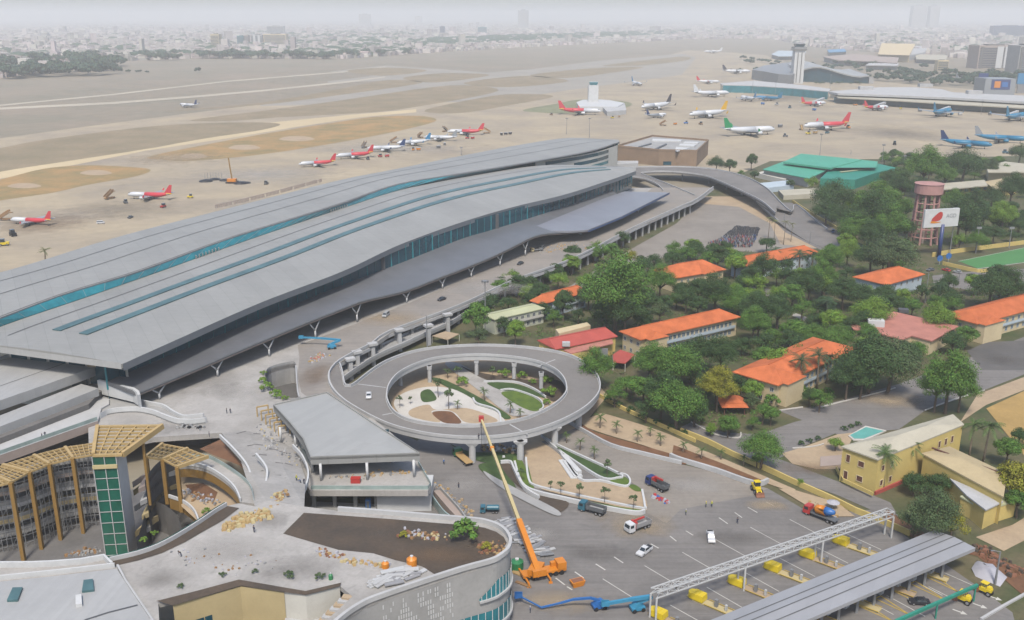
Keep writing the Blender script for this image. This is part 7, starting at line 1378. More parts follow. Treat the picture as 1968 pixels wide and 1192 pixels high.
# ---------------------------------------------------------------- mobile crane
mc = thing('mobile_crane', 'orange mobile crane with a long pale boom reaching up over the loop bridge', 'crane', PZ('E', 380, 560, 0))
b0, b1 = PZ('E', 210, 560, .13), PZ('E', 610, 480, .13); cd = (b1 - b0).normalized(); sdv = Vector((-cd.y, cd.x, 0)); rz_ = math.atan2(cd.y, cd.x); mid_ = b0.lerp(b1, .5); Lc = (b1 - b0).length
part(MB().box(mid_ + Vector((0, 0, .9)), (Lc, 2.6, .7), rz_), 'carrier', 'paint_orange', mc)
cb_ = part(MB().box(b1 - cd * 1.0 + Vector((0, 0, 1.0)), (2.2, 2.6, 2.2), rz_).box(b1 - cd * 2.6 + sdv * .8 + Vector((0, 0, 1.5)), (1.4, 1.0, 1.2), rz_), 'driver_cab', 'paint_orange', mc); part(MB().box(b1 + cd * .12 + Vector((0, 0, 2.0)), (.1, 2.2, .9), rz_), 'windscreen', 'carglass', cb_)
for f in (.08, .22, .62, .76, .9):
    for s in (-1, 1): c = b0.lerp(b1, f) + sdv * s * 1.15; part(MB().disc(c + Vector((0, 0, .62)), sdv, .62, .5, 14), 'wheel', 'rubber', mc)
pv_ = PZ('E', 345, 540, .1); part(MB().box(pv_ + Vector((0, 0, 1.6)), (4.6, 2.9, 1.5), rz_ + .9), 'turntable', 'paint_orange', mc); part(MB().box(pv_ + sdv * -2.0 + Vector((0, 0, 1.7)), (3.4, 1.2, 1.6), rz_), 'counterweight', 'paint_orange', mc)
root = pv_ + Vector((0, 0, 2.8)); aim = P(918, 880, 0); tip = Q(925, 806, root, aim); kn = Q(*U(9, 1033, 655), root, aim); bd = (tip - root).normalized()
kn = root + bd * (kn - root).length
part(MB().beam(root - bd * 1.5, kn, 1.35, 1.5), 'boom', 'paint_orange', mc)
k2, k3 = kn.lerp(tip, .35), kn.lerp(tip, .68)
for a_, b_, w_ in ((kn, k2, .85), (k2, k3, .72), (k3, tip, .6)): part(MB().beam(a_, b_, w_, w_ * 1.1), 'boom_section', 'boom_ivory', mc)
part(MB().beam(k3.lerp(tip, -.02), k3.lerp(tip, .03), 1.1), 'boom_collar', 'paint_orange', mc); part(MB().box(tip - Vector((0, 0, .6)), (1.5, 1.2, 1.6)), 'boom_head', 'paint_red', mc); part(MB().beam(tip, tip - Vector((0, 0, 9)), .1), 'hoist_rope', 'black', mc); part(MB().box(tip - Vector((0, 0, 10)), (.6, .6, 1.2)), 'hook_block', 'black', mc)
part(MB().beam(root + Vector((0, 0, -.6)) + bd * .2, root + bd * 9 - Vector((0, 0, 1.2)), .5), 'lift_ram', 'steel_grey', mc)
for s, f in ((-1, .05), (1, .05), (-1, .55), (1, .55)):
    c = b0.lerp(b1, f); e = c + sdv * s * 3.6; part(MB().beam(c + Vector((0, 0, .9)), e + Vector((0, 0, .8)), .4).beam(e + Vector((0, 0, .8)), e + Vector((0, 0, .05)), .3).box(e, (.9, .9, .1)), 'outrigger', 'paint_orange', mc)
for nm, k, x, y, sz, m, lb, ct in (('timber_mat', 'E', 190, 500, (3.4, 2.2, .3), 'wood', 'tan timber mat under the crane outrigger', 'mat'), ('timber_mat', 'E', 225, 610, (4.2, .8, .3), 'wood2', 'brown timber beam lying before the crane', 'mat')):
    o = MB().box(PZ(k, x, y, .13), sz, -.6).build(nm, K[m]); tag(o, lb, ct)
t = thing('water_tank', 'round green water tank beside the rounded building wall', 'tank', PZ('E', 165, 450, 0)); b = PZ('E', 165, 455, .13); part(MB().tube([b, b + Vector((0, 0, 2.0)), b + Vector((0, 0, 2.5))], [1.6, 1.6, .5], 16), 'shell', 'paint_green', t, False); part(MB().tube([b + Vector((0, 0, 2.5)), b + Vector((0, 0, 2.75))], .5, 10), 'lid', 'white', t)
t = thing('site_bin', 'small orange skip standing alone on the yard right of the crane', 'skip', PZ('E', 735, 620, 0)); b = PZ('E', 735, 615, .13); part(MB().taper(b, (2.6, 1.6), (3.4, 2.0), 1.4, rz=.4), 'skip_body', 'paint_orange', t); part(MB().box(b + Vector((0, 0, 1.42)), (2.8, 1.5, .06), .4), 'contents', 'rust', t)
# ---------------------------------------------------------------- boom lifts
def boom_lift(lb, base, joints, m, wheelsm='rubber', seg=.5):
    t = thing('boom_lift', lb, 'boom lift', Vector((base.x, base.y, .13)), 0, 'blue boom lifts'); b = Vector((base.x, base.y, base.z)); 
    part(MB().box(b + Vector((0, 0, .5)), (3.2, 2.2, .7), .3).taper(b + Vector((0, 0, 1.2)), (2.6, 1.8), (1.8, 1.4), .9, rz=.6), 'chassis', m, t)
    for dx in (-1.1, 1.1):
        for dy in (-1.0, 1.0): c = b + Vector((dx * .95 - dy * .3, dx * .3 + dy * .95, .5)); part(MB().disc(c, (-.3, .95, 0), .5, .4, 12), 'wheel', wheelsm, t)
    pts = [b + Vector((0, 0, 2.0))] + joints
    for i, (p, q) in enumerate(zip(pts, pts[1:])): part(MB().beam(p, q, seg * (1 - .12 * i), seg * 1.15 * (1 - .12 * i)), 'arm', m, t)
    e = pts[-1]; part(MB().box(e + Vector((0, 0, -.4)), (1.9, 1.0, .12), .3).ribbon([e + Vector((x, y, -.4)) for x, y in ((-.9, -.5), (.9, -.5), (.9, .5), (-.9, .5), (-.9, -.5))], .06, 1.1), 'platform', m, t)
    return t
def Jp(k, x, y, z): return PZ(k, x, y, z)
boom_lift('blue articulated boom lift folded across the ground in front of the rounded building', PZ('E', 940, 830, .13), [Jp('E', 862, 735, 3.2), Jp('E', 700, 748, 2.4), Jp('E', 580, 782, 1.5), Jp('E', 395, 825, .9), Jp('E', 180, 712, 2.2)], 'paint_blue')
boom_lift('teal blue boom lift with its boom lying toward the left beside the gantry', PZ('E', 1300, 850, .13), [Jp('E', 1440, 720, 4.2), Jp('E', 1240, 748, 3.4), Jp('E', 1000, 790, 2.2)], 'paint_sky', seg=.8)
boom_lift('light blue boom lift parked at the terminal canopy edge', PZ(8, 410, 150, ZD), [Jp(8, 460, 100, ZD + 3.0), Jp(8, 350, 90, ZD + 3.0), Jp(8, 235, 85, ZD + 3.2)], 'paint_sky', seg=.7)
# ---------------------------------------------------------------- loose materials and rubble
rq = random.Random(11)
def pile(name, lb, cat, k, area, n, z, size, mats_, grp=None, flat=False):
    """a heap of loose pieces, counted as one heap"""
    c = PZ(k, *area[0], z); t = thing(name, lb, cat, c, 0, grp); parts = [MB() for _ in mats_]
    for i in range(n):
        (x0, y0), (x1, y1), wd = area; f = rq.random(); x = x0 + (x1 - x0) * f + rq.gauss(0, wd); y = y0 + (y1 - y0) * f + rq.gauss(0, wd * .5)
        p = PZ(k, x, y, z); s = size * rq.uniform(.5, 1.4); mb = parts[i % len(mats_)]
        if flat: mb.box(p + Vector((0, 0, rq.uniform(0, .5))), (s * 2.4, s * .6, s * .14), rq.uniform(-.5, .5) + .5)
        else: mb.taper(p, (s, s * .8), (s * .7, s * .6), s * .6, rz=rq.uniform(0, 3))
    for mb, m in zip(parts, mats_):
        if mb.v: part(mb, 'loose_rubble', m, t)
    return t
pile('sack_pile', 'heap of yellow and pale sacks at the bend of the roof terrace', 'sack pile', 7, ((1260, 670), (1480, 600), 26), 120, ZT, .9, ('wood', 'boom_ivory', 'goldlight'))
pile('sack_pile', 'thin line of tan sacks leading up the terrace path', 'sack pile', 7, ((1500, 590), (1590, 470), 16), 46, ZT - .5, .7, ('wood', 'wood2', 'boom_ivory'))
pile('rubble_heap', 'spoil heap of boards and bags left of the big roof bush', 'rubble', 9, ((380, 700), (600, 720), 30), 60, ZT, .65, ('boom_ivory', 'tarp', 'wood2', 'rust'))
pile('rubble_heap', 'brown heap of branches and bricks right of the big roof bush', 'rubble', 9, ((830, 760), (930, 800), 30), 90, ZT, .7, ('rust', 'wood2', 'wood', 'soil'))
pile('plank_stack', 'grey plank stacks on the terrace above the stairs', 'planks', 9, ((230, 980), (420, 920), 22), 60, ZT, 1.5, ('steel_white', 'rim', 'concrete_light'), flat=True)
pile('rubble_heap', 'yellow and white packages at the left end of the planting soil', 'rubble', 9, ((30, 855), (260, 880), 18), 50, ZT, .7, ('wood', 'goldlight', 'tarp', 'boom_ivory'))
pile('rubble_heap', 'scattered red and tan bricks on the terrace left of the soil bed', 'rubble', 7, ((1770, 810), (1890, 840), 18), 40, ZT, .6, ('rust', 'tarp', 'wood'))
pile('steel_stock', 'rows of grey steel sections stacked beside the crane boom', 'steel stock', 9, ((930, 620), (1180, 810), 28), 150, .13, 1.2, ('concrete_light', 'steel_grey', 'rim'), flat=True)
pile('rubble_heap', 'rubble line along the edge of the pavilion ramp', 'rubble', 9, ((480, 350), (770, 600), 14), 110, .13, .7, ('concrete', 'tan', 'wood', 'steel_grey'))
pile('rubble_heap', 'pink and orange rubbish strewn on the deck road bend', 'rubble', 8, ((300, 225), (370, 185), 14), 60, ZD, .6, ('tarp', 'goldlight', 'pink_roof'))
pile('rubble_heap', 'pale rubble spilled on the deck under the canopy columns', 'rubble', 5, ((1100, 700), (1400, 660), 22), 90, ZD, .7, ('tan', 'concrete', 'wood'))
pile('rubble_heap', 'building debris at the yellow wall corner of the yard', 'rubble', 10, ((760, 530), (900, 610), 20), 60, .2, .8, ('tarp', 'wood', 'tan'))
pile('rubble_heap', 'brown earth clods at the right of the toll roof', 'rubble', 10, ((1700, 780), (1930, 930), 24), 120, .2, 1.0, ('rust', 'redsoil', 'soil'))
pile('rubble_heap', 'loose boards on the lower garden of the atrium', 'rubble', 7, ((1040, 480), (1210, 540), 24), 60, 11.6, .6, ('tarp', 'wood2', 'steel_grey'))
pile('rubble_heap', 'dark building rubbish on the atrium floor', 'rubble', 7, ((380, 830), (540, 810), 20), 60, .3, .7, ('concrete', 'wood2', 'steel_grey'))
pile('rubble_heap', 'scattered rubbish on the slotted garden path', 'rubble', 7, ((1440, 110), (1640, 330), 40), 70, 11, .5, ('concrete_light', 'boom_ivory', 'steel_grey'))
pile('rubble_heap', 'pieces of timber behind the pavilion posts', 'rubble', 8, ((400, 890), (860, 860), 14), 50, ZD, .6, ('wood', 'steel_grey', 'tan'))
pile('rubble_heap', 'loose stones under the loop bridge', 'rubble', 9, ((850, 195), (1000, 225), 20), 50, .3, .8, ('white', 'wood', 'tan'))
pile('rubble_heap', 'blue and red piles beside the dark blue truck', 'rubble', 9, ((1790, 480), (1890, 520), 8), 48, .13, .8, ('paint_blue', 'paint_red', 'tarp'))
pile('rubble_heap', 'dark rubbish below the curved white footbridge', 'rubble', 'A', ((1400, 745), (1600, 745), 14), 50, ZD, .8, ('black', 'steel_grey', 'concrete'))
pile('rubble_heap', 'scattered tools on the middle of the roof terrace', 'rubble', 7, ((1000, 850), (1500, 900), 60), 40, ZT, .4, ('tarp', 'steel_grey', 'wood2'))
for nm, lb, ct, k, x, y, z, sz, m in (('red_container', 'red box under the pavilion roof', 'box', 8, 548, 915, ZD, (2.6, 1.6, 1.3), 'paint_red'), ('orange_tank', 'orange round tank on the planting soil edge', 'tank', 9, 422, 880, ZT, (2.2, 2, 2.2), 'paint_orange'), ('orange_tank', 'small orange drum left of the orange round tank', 'tank', 9, 270, 890, ZT, (1.6, 1.4, 1.4), 'paint_orange'), ('portable_toilet', 'blue portable toilet beside the white pavilion wall', 'toilet', 8, 620, 1060, 1.2, (1.3, 1.3, 2.6), 'paint_blue'), ('paint_drum', 'small green drum at the end of the terrace plants', 'drum', 7, 1840, 965, ZT, (.9, .9, 1.3), 'paint_green')):
    p = PZ(k, x, y, z); t = thing(nm, lb, ct, p); w_, d_, h_ = sz
    if 'box' in ct or 'toilet' in ct: part(MB().taper(p, (w_, d_), (w_ * .97, d_ * .97), h_), 'body', m, t); part(MB().box(p + Vector((0, 0, h_)), (w_ * 1.04, d_ * 1.04, .12)), 'lid', m, t); part(MB().box(p + Vector((0, -d_ / 2 - .02, .15)), (w_ * .6, .06, h_ * .8)), 'door', 'car_grey' if m != 'paint_red' else m, t)
    else: part(MB().tube([p, p + Vector((0, 0, h_ * .75)), p + Vector((0, 0, h_))], [w_ / 2, w_ / 2, w_ * .2], 14), 'shell', m, t, False); part(MB().tube([p + Vector((0, 0, h_)), p + Vector((0, 0, h_ + .2))], w_ * .16, 8), 'cap', 'white', t)
t = thing('concrete_truck', 'orange and blue concrete mixer truck at the upper right corner of the yard', 'truck', PZ(10, 800, 610, 0)); c, rz_ = head(10, (880, 640), (725, 580), .13)
tm = make_truck('flat', 'paint_red', 'car_grey'); bpy.data.objects.remove(t); tm.location = c; tm.rotation_euler.z = rz_; tag(tm, 'orange and blue concrete mixer truck at the upper right corner of the yard', 'truck', 'trucks on the site')
link('drum', MB().tube([(2.0, 0, 2.6), (1.2, 0, 2.5), (-1.2, 0, 2.7), (-1.25, 0, 2.72)], [.5, 1.25, 1.3, 1.3], 16).mesh('drum', K['paint_orange'], True), tm); link('drum_rear', MB().tube([(-1.25, 0, 2.72), (-2.6, 0, 2.95), (-3.8, 0, 3.2)], [1.3, 1.0, .5], 16).mesh('drum_rear', K['paint_blue'], True), tm)
t = thing('parasol', 'pink and white parasol beside the mustard wall', 'parasol', PZ(10, 870, 560, 0)); b = PZ(10, 870, 560, .1); part(MB().tube([b, b + Vector((0, 0, 2.6))], .05, 6), 'pole', 'steel_white', t); part(MB().tube([b + Vector((0, 0, 2.3)), b + Vector((0, 0, 3.0))], [1.8, .05], 10, False), 'canopy', 'tarp', t)
# slender pergola frames on the garden path
pf = thing('timber_pergola', 'row of pale timber frames along the pavilion side of the plaza', 'frame', PZ(7, 1500, 150, ZD))
for i in range(6):
    x, y = 1432 + i * 24, 60 + i * 22; a_, b_ = PZ(7, x, y, ZD + .1), PZ(7, x + 62, y - 12, ZD + .1); up3 = Vector((0, 0, 3.2))
    part(MB().beam(a_, a_ + up3, .35).beam(b_, b_ + up3, .35).beam(a_ + up3, b_ + up3, .4), 'arch', 'goldlight', pf)
# ---------------------------------------------------------------- lamps and masts
def lamp(k, x, y, ytop, lb, kind='mast', z=0.0, m='steel_grey', grp='light masts'):
    b = PZ(k, x, y, z); top = Q(*U(k, x + (x - (CX - ZO[k][0]) * ZO[k][2]) * 0.0, ytop), b, b + Vector((1, 0, 0))); h = max(4, top.z - z); t = thing('light_mast', lb, 'light mast', b, 0, grp)
    part(MB().tube([b, b + Vector((0, 0, h))], [.3, .16], 8), 'pole', m, t)
    if kind == 'mast': part(MB().tube([b + Vector((0, 0, h)), b + Vector((0, 0, h + .5))], [1.2, 1.2], 10), 'head_ring', m, t); [part(MB().box(b + Vector((1.2 * math.cos(a), 1.2 * math.sin(a), h - .3)), (.6, .6, .9)), 'floodlight', 'car_grey', t) for a in (0, 1.57, 3.14, 4.71)]
    elif kind == 'flood': part(MB().box(b + Vector((0, 0, h)), (2.8, .6, 1.2)), 'floodlight', m, t)
    else: part(MB().beam(b + Vector((0, 0, h)), b + Vector((-1.6, 0, h + .3)), .12), 'arm', m, t); part(MB().box(b + Vector((-1.8, 0, h + .2)), (.9, .3, .15)), 'lamp_head', m, t)
    return t
t = lamp(5, 843, 1150, 870, 'tall steel light mast with a cage of lamps beside the deck pillars')
p0 = t.location; [part(MB().beam((p0.x + 1.1 * a_, p0.y + 1.1 * b_, 24), (p0.x + 1.3 * a_, p0.y + 1.3 * b_, 27), .15), 'lamp_cage', 'steel_grey', t) for a_, b_ in ((1, 0), (-1, 0), (0, 1), (0, -1))] if False else None
for k, x, y, yt, lb, kd in ((2, 1308, 770, 680, 'thin mast on the apron left of the terminal roof end', 'mast'), (2, 1438, 790, 680, 'thin mast just behind the terminal roof end', 'mast'), (3, 797, 890, 770, 'thin mast on the apron behind the hangar', 'mast'), (3, 1150, 960, 835, 'dark mast with flat lamp head right of the hangar', 'flood'), (3, 1278, 960, 895, 'thin pale mast right of the dark mast', 'mast'), (3, 975, 885, 865, 'short pole behind the green hangar', 'street'), (3, 410, 540, 440, 'white mast before the glass pier, left one', 'mast'), (3, 540, 560, 470, 'white mast before the glass pier, right one', 'mast'), (3, 852, 540, 430, 'white mast beside the wavy roofed terminal', 'mast'), (3, 1720, 660, 580, 'white mast before the right end of the low terminal', 'mast'),
    (6, 1400, 570, 400, 'pale flag pole before the small orange roof', 'street'), (6, 1690, 290, 150, 'floodlight pole behind the football pitch, left one', 'flood'), (6, 1880, 260, 150, 'floodlight pole behind the football pitch, right one', 'flood'), (6, 380, 470, 390, 'white pole in front of the short gabled house', 'street'), (6, 740, 235, 165, 'street lamp on the road below the flyover', 'street'), (6, 1590, 470, 380, 'thin pole in the parking strip below the pitch', 'street'), (6, 1540, 300, 40, 'dark slender mast just right of the billboard pole', 'flood'), (10, 1800, 990, 800, 'thin pole beside the tarpaulin heap', 'street'), (10, 1200, 930, 800, 'x', 'street'), (6, 590, 140, 60, 'thin pole on the sandy lot', 'street'), (8, 958, 160, -40, 'thin pole between loop bridge and lower ramp', 'street'), (5, 705, 145, 105, 'short mast on the apron beside the rear roof', 'flood'), (1, 1845, 920, 880, 'y', 'street')):
    if len(lb) > 1: lamp(k, x, y, yt, lb, kd)
# guard shelter beside the ramp
t = thing('guard_shelter', 'small pale flat roofed shelter on posts beside the lower ramp', 'shelter', PZ(8, 1060, 110, 0)); rr = PP(8, "985,75 1060,50 1140,65 1075,98", 3.4); part(MB().prism(rr, 3.1), 'roof', 'tan', t)
for p in rr: part(MB().beam((p.x, p.y, 0), (p.x, p.y, 3.1), .2), 'post', 'white_wall', t)
# motorbikes
def make_bike():
    mb = MB()
    for x in (-.6, .6): mb.disc((x, 0, .3), (0, 1, 0), .3, .1, 10)
    mb.beam((-.6, 0, .5), (.3, 0, .55), .22, .35).beam((.6, 0, .3), (.4, 0, 1.0), .08).beam((.4, -.32, 1.02), (.4, .32, 1.02), .06).beam((-.75, 0, .8), (.05, 0, .75), .26, .14)
    return mb.mesh('motorbike', K['car_black'])
bme = make_bike(); n_ = 0
quad_ = PP('C', "480,230 660,85 930,110 900,200 830,330 560,320 340,280", .2)
def inside(p, poly):
    c = False; j = len(poly) - 1
    for i in range(len(poly)):
        if (poly[i].y > p.y) != (poly[j].y > p.y) and p.x < (poly[j].x - poly[i].x) * (p.y - poly[i].y) / (poly[j].y - poly[i].y) + poly[i].x: c = not c
        j = i
    return c
xs = [p.x for p in quad_]; ys = [p.y for p in quad_]; cand = []
yy = min(ys)
while yy < max(ys):
    xx = min(xs)
    while xx < max(xs):
        p = Vector((xx + rq.uniform(-.2, .2), yy + rq.uniform(-.15, .15), .18))
        if inside(p, quad_): cand.append(p)
        xx += 1.05
    yy += 2.3
BM = ['car_black', 'car_black', 'car_grey', 'car_silver', 'paint_red', 'paint_blue', 'cloth']
BW = {'car_black': 'black', 'car_grey': 'grey', 'car_silver': 'silver', 'paint_red': 'red', 'paint_blue': 'blue', 'cloth': 'slate blue'}
cand = sorted(cand, key=lambda p: p.y); rest = cand[290:]
for p in cand[:290]:
    m = BM[rq.randrange(len(BM))]; o = link('motorbike', bme, None, p); o.rotation_euler.z = 1.5 + rq.uniform(-.2, .2); o.scale = (1.15,) * 3; setm(o, 0, m); tag(o, '%s motorbike parked in the packed motorbike park below the flyover' % BW[m], 'motorbike', '%s motorbikes in the packed park' % BW[m])
if rest:
    mb = MB()
    for p in rest:
        for x in (-.6, .6): mb.disc(p + Vector((0, x, .3)), (1, 0, 0), .3, .1, 6)
        mb.beam(p + Vector((0, -.7, .65)), p + Vector((0, .6, .6)), .34, .5)
    o = mb.build('motorbikes', K['car_black']); tag(o, 'dense far rows of parked motorbikes in the packed park', 'motorbikes', kind='stuff')

# ---------------------------------------------------------------- old terminals, control tower
ct = thing('control_tower', 'tall white control tower with a wide dark cab in front of the wavy roofed terminal', 'control tower', PZ(3, 665, 480, 0))
b = PZ(3, 662, 478, 0); h = Q(*U(3, 680, 245), b, b + Vector((1, 0, 0))).z; w_ = 60 / 2.98 / S(b)
part(MB().taper(b, (w_, w_), (w_ * .92, w_ * .92), h * .80), 'shaft', 'white', ct)
for f in (-.18, .18): part(MB().box(b + Vector((f * w_, -w_ * .51, 2)), (w_ * .07, .6, h * .74)), 'shaft_groove', 'concrete_dark', ct)
part(MB().taper(b + Vector((0, 0, h * .80)), (w_ * .95, w_ * .95), (w_ * 1.35, w_ * 1.35), h * .05), 'flare', 'white', ct); part(MB().box(b + Vector((0, 0, h * .85)), (w_ * 1.15, w_ * 1.1, h * .05)), 'service_floor', 'steel_grey', ct)
part(MB().taper(b + Vector((0, 0, h * .9)), (w_ * .7, w_ * .7), (w_ * .9, w_ * .9), h * .07), 'control_cab', 'glass_dark', ct); part(MB().tube([b + Vector((0, 0, h * .97)), b + Vector((0, 0, h))], [w_ * .55, w_ * .4], 10), 'cab_roof', 'steel_grey', ct); part(MB().tube([b + Vector((0, 0, h)), b + Vector((0, 0, h + 5))], .3, 6), 'antenna', 'steel_grey', ct)
st = thing('small_tower', 'short white tower on a low white building in the middle of the apron', 'control tower', PZ(2, 1460, 610, 0))
b = PZ(2, 1458, 608, 0); h = Q(*U(2, 1455, 470), b, b + Vector((1, 0, 0))).z; w_ = 56 / 2.98 / S(b); part(MB().box(b, (w_, w_, h * .88)), 'shaft', 'white', st); part(MB().taper(b + Vector((0, 0, h * .88)), (w_ * .7, w_ * .7), (w_ * .9, w_ * .9), h * .12), 'control_cab', 'glass_teal', st)
part(MB().prism(PP(2, "1365,585 1400,572 1500,570 1560,575 1640,590 1600,612 1380,610", 7), 0), 'low_wing', 'white', st); part(MB().prism(PP(2, "1500,600 1640,590 1650,630 1540,640", 6), 0), 'low_wing', 'concrete_light', st)
far1 = thing('wavy_terminal', 'older terminal with a long undulating grey roof and glass front behind the control tower', 'terminal', PZ(3, 900, 470, 0))
fr_ = [Q(x, y, PZ(3, 700, 470, 0), PZ(3, 1080, 480, 0)) for x, y in PL(3, "690,402 720,393 760,384 800,383 840,392 880,405 930,420 980,432 1030,438 1080,432")]
bk_ = [p + Vector((30, 210, 2)) for p in fr_]
part(MB().loft([[a, b, b + Vector((0, 0, -2.5)), a + Vector((0, 0, -2.5))] for a, b in zip(fr_, bk_)], True, True), 'wavy_roof', 'roof_metal2', far1)
part(MB().loft([[p + Vector((1, 4, -2.5)), Vector((p.x + 1, p.y + 4, 0))] for p in fr_]), 'glass_front', 'glass_dark', far1)
e_ = fr_[-1]; part(MB().loft([[e_ + (bk_[-1] - e_) * f + Vector((0, 0, -2.4)), (lambda q: Vector((q.x, q.y, 0)))(e_ + (bk_[-1] - e_) * f)] for f in (0, .33, .66, 1)]), 'side_wall', 'steel_grey', far1)
for i in range(10): q = e_ + (bk_[-1] - e_) * (i / 10); part(MB().box((q.x + 5, q.y, 0), (9, 3, 12 - i * .4)), 'side_rib', 'concrete', far1)
part(MB().prism(PP(3, "410,400 480,375 640,355 700,390 640,430 560,425 480,410", 20), 0), 'left_wing', 'steel_grey', far1)
for i in range(5): part(MB().prism(PP(3, "%d,455 %d,455 %d,435 %d,435" % (530 + i * 22, 545 + i * 22, 545 + i * 22, 530 + i * 22), 8), 0), 'column', 'white', far1)
pier = thing('glass_pier', 'long low teal glass pier with a pale roof below the control tower', 'pier', PZ(3, 430, 520, 0))
pp_ = PP(3, "225,478 420,462 720,490 860,510 850,524 640,505 400,490 240,486", 13); part(MB().prism(pp_, 11.8), 'roof', 'concrete_light', pier); part(MB().prism(atz([p.lerp(PZ(3, 520, 495, 13), .015) for p in pp_], 11.8), 0), 'glass_wall', 'glass_teal', pier)
low = thing('low_terminal', 'very long low terminal with stepped pale flat roofs along the right apron', 'terminal', PZ(3, 1400, 580, 0))
part(MB().prism(PP(3, "850,525 960,515 1140,500 1330,500 1500,512 1560,530 1967,548 2200,560 2200,590 1967,583 1560,560 1200,545 900,535", 15), 12), 'upper_roof', 'concrete_light', low)
part(MB().prism(PP(3, "880,545 1200,552 1560,566 1967,590 2200,600 2200,640 1967,618 1600,598 1220,575 900,558", 10), 8.6), 'lower_roof', 'pale_roof', low)
part(MB().loft([[p, Vector((p.x, p.y, 0))] for p in PP(3, "880,556 1220,576 1600,598 1967,618 2200,636", 8.6)]), 'glass_wall', 'glass_dark', low); part(MB().prism(PP(3, "860,520 1330,512 1967,556 2200,570 2200,600 1967,590 1220,552", 12), 0), 'wall', 'concrete', low)
for x, y in ((1400, 490), (1060, 505), (1680, 530)): part(MB().box(PZ(3, x, y + 8, 15), (22, 10, 5)), 'plant_room', 'concrete_light', low)
for i, (x, y) in enumerate(((1170, 590), (1540, 615), (1930, 640), (820, 565))):
    part(MB().beam(PZ(3, x, y, 7), PZ(3, x - 60, y + 22, 6), 3.4, 3.4), 'boarding_bridge', 'steel_white', low)
t = thing('screen_building', 'grey building with a large colourful advertising screen facing the apron', 'building', PZ(3, 1820, 540, 0)); b0 = PZ(3, 1735, 545, 0); b1 = PZ(3, 1910, 548, 0); hb_ = Q(*U(3, 1740, 450), b0, b0 + Vector((1, 0, 0))).z; dn = Vector((0, 40, 0))
part(MB().prism([b0 + Vector((0, 0, hb_)), b1 + Vector((0, 0, hb_)), b1 + dn + Vector((0, 0, hb_)), b0 + dn + Vector((0, 0, hb_))], 0), 'block', 'jet_grey', t)
fx = lambda f, z: b0.lerp(b1, f) + Vector((0, -.5, hb_ * z)); part(MB().poly([fx(.2, .35), fx(.82, .35), fx(.82, .95), fx(.2, .95)]), 'screen', 'paint_navy', t); part(MB().poly([p + Vector((0, -.4, 0)) for p in (fx(.3, .45), fx(.5, .45), fx(.5, .85), fx(.3, .85))]), 'screen_picture', 'paint_orange', t); part(MB().poly([p + Vector((0, -.4, 0)) for p in (fx(.55, .5), fx(.74, .5), fx(.74, .8), fx(.55, .8))]), 'screen_picture', 'paint_blue', t)
t = thing('hoarding', 'dark purple hoarding left of the advertising screen', 'hoarding', PZ(3, 1715, 530, 0)); a_ = PZ(3, 1695, 535, 0); part(MB().box(a_ + Vector((8, 0, 0)), (16, 3, 34)), 'panel', 'paint_navy', t); part(MB().box(a_ + Vector((8, -2, 16)), (5, .6, 8)), 'emblem', 'tarp', t)
t = thing('hoarding', 'blue hoarding at the right edge beside the advertising screen', 'hoarding', PZ(3, 1945, 530, 0)); a_ = PZ(3, 1950, 535, 0); part(MB().box(a_ + Vector((10, 0, 16)), (40, 3, 18)), 'panel', 'jet_sky', t); part(MB().box(a_ + Vector((10, 0, 0)), (36, 2.4, 16)), 'plinth', 'steel_grey', t)
def slab_block(k, x0, x1, ytop, ybase, lb, m, depth=40, stripes=(), nm='apartment_tower', floors=0, grp='towers in the city'):
    p0, p1 = PZ(k, x0, ybase, 0), PZ(k, x1, ybase, 0); hh = Q(*U(k, (x0 + x1) / 2, ytop), p0, p1).z; t = thing(nm, lb, 'tower block', p0.lerp(p1, .5), 0, grp); dn = Vector((0, depth, 0))
    part(MB().prism([p + Vector((0, 0, hh)) for p in (p0, p1, p1 + dn, p0 + dn)], 0), 'block', m, t)
    for f0, f1, sm in stripes: part(MB().prism([q + Vector((0, 0, hh * .96)) for q in (p0.lerp(p1, f0) + Vector((0, -1.5, 0)), p0.lerp(p1, f1) + Vector((0, -1.5, 0)), p0.lerp(p1, f1), p0.lerp(p1, f0))], 2), 'facade_strip', sm, t)
    for i in range(floors):
        z = hh * (.06 + .88 * i / floors); part(MB().prism([q + Vector((0, 0, z + hh / floors * .45)) for q in (p0.lerp(p1, .03) + Vector((0, -.8, 0)), p0.lerp(p1, .97) + Vector((0, -.8, 0)), p0.lerp(p1, .97), p0.lerp(p1, .03))], z), 'window_band', 'window', t)
    part(MB().box(p0.lerp(p1, .5) + Vector((0, depth / 2, hh)), ((p1 - p0).length * .4, depth * .5, hh * .05)), 'roof_housing', 'concrete_dark', t)
    return t
slab_block(3, 1695, 1920, 262, 395, 'large grey apartment block with two white vertical strips on the right', 'pinkbeige', 60, ((.46, .62, 'white'), (.66, .84, 'white'), (.05, .12, 'concrete_dark'), (.92, .98, 'concrete_dark')), floors=12)
slab_block(3, 1925, 2080, 262, 420, 'grey apartment block cut by the right edge of the photo', 'concrete', 60, ((.3, .5, 'white'), (.05, .12, 'concrete_dark')), floors=12)
slab_block(3, 1470, 1530, 345, 405, 'small cream tower amid the trees left of the large apartment block', 'cream', 20, floors=5); slab_block(3, 1590, 1630, 420, 455, 'small white house block amid the trees before the apartments', 'white', 12, floors=3)
slab_block(2, 582, 610, 152, 208, 'slim blue grey tower rising over the far city', 'jet_navy', 40, floors=8); slab_block(2, 800, 850, 156, 195, 'broad blue glass block in the far city', 'glass_teal', 60, floors=6)
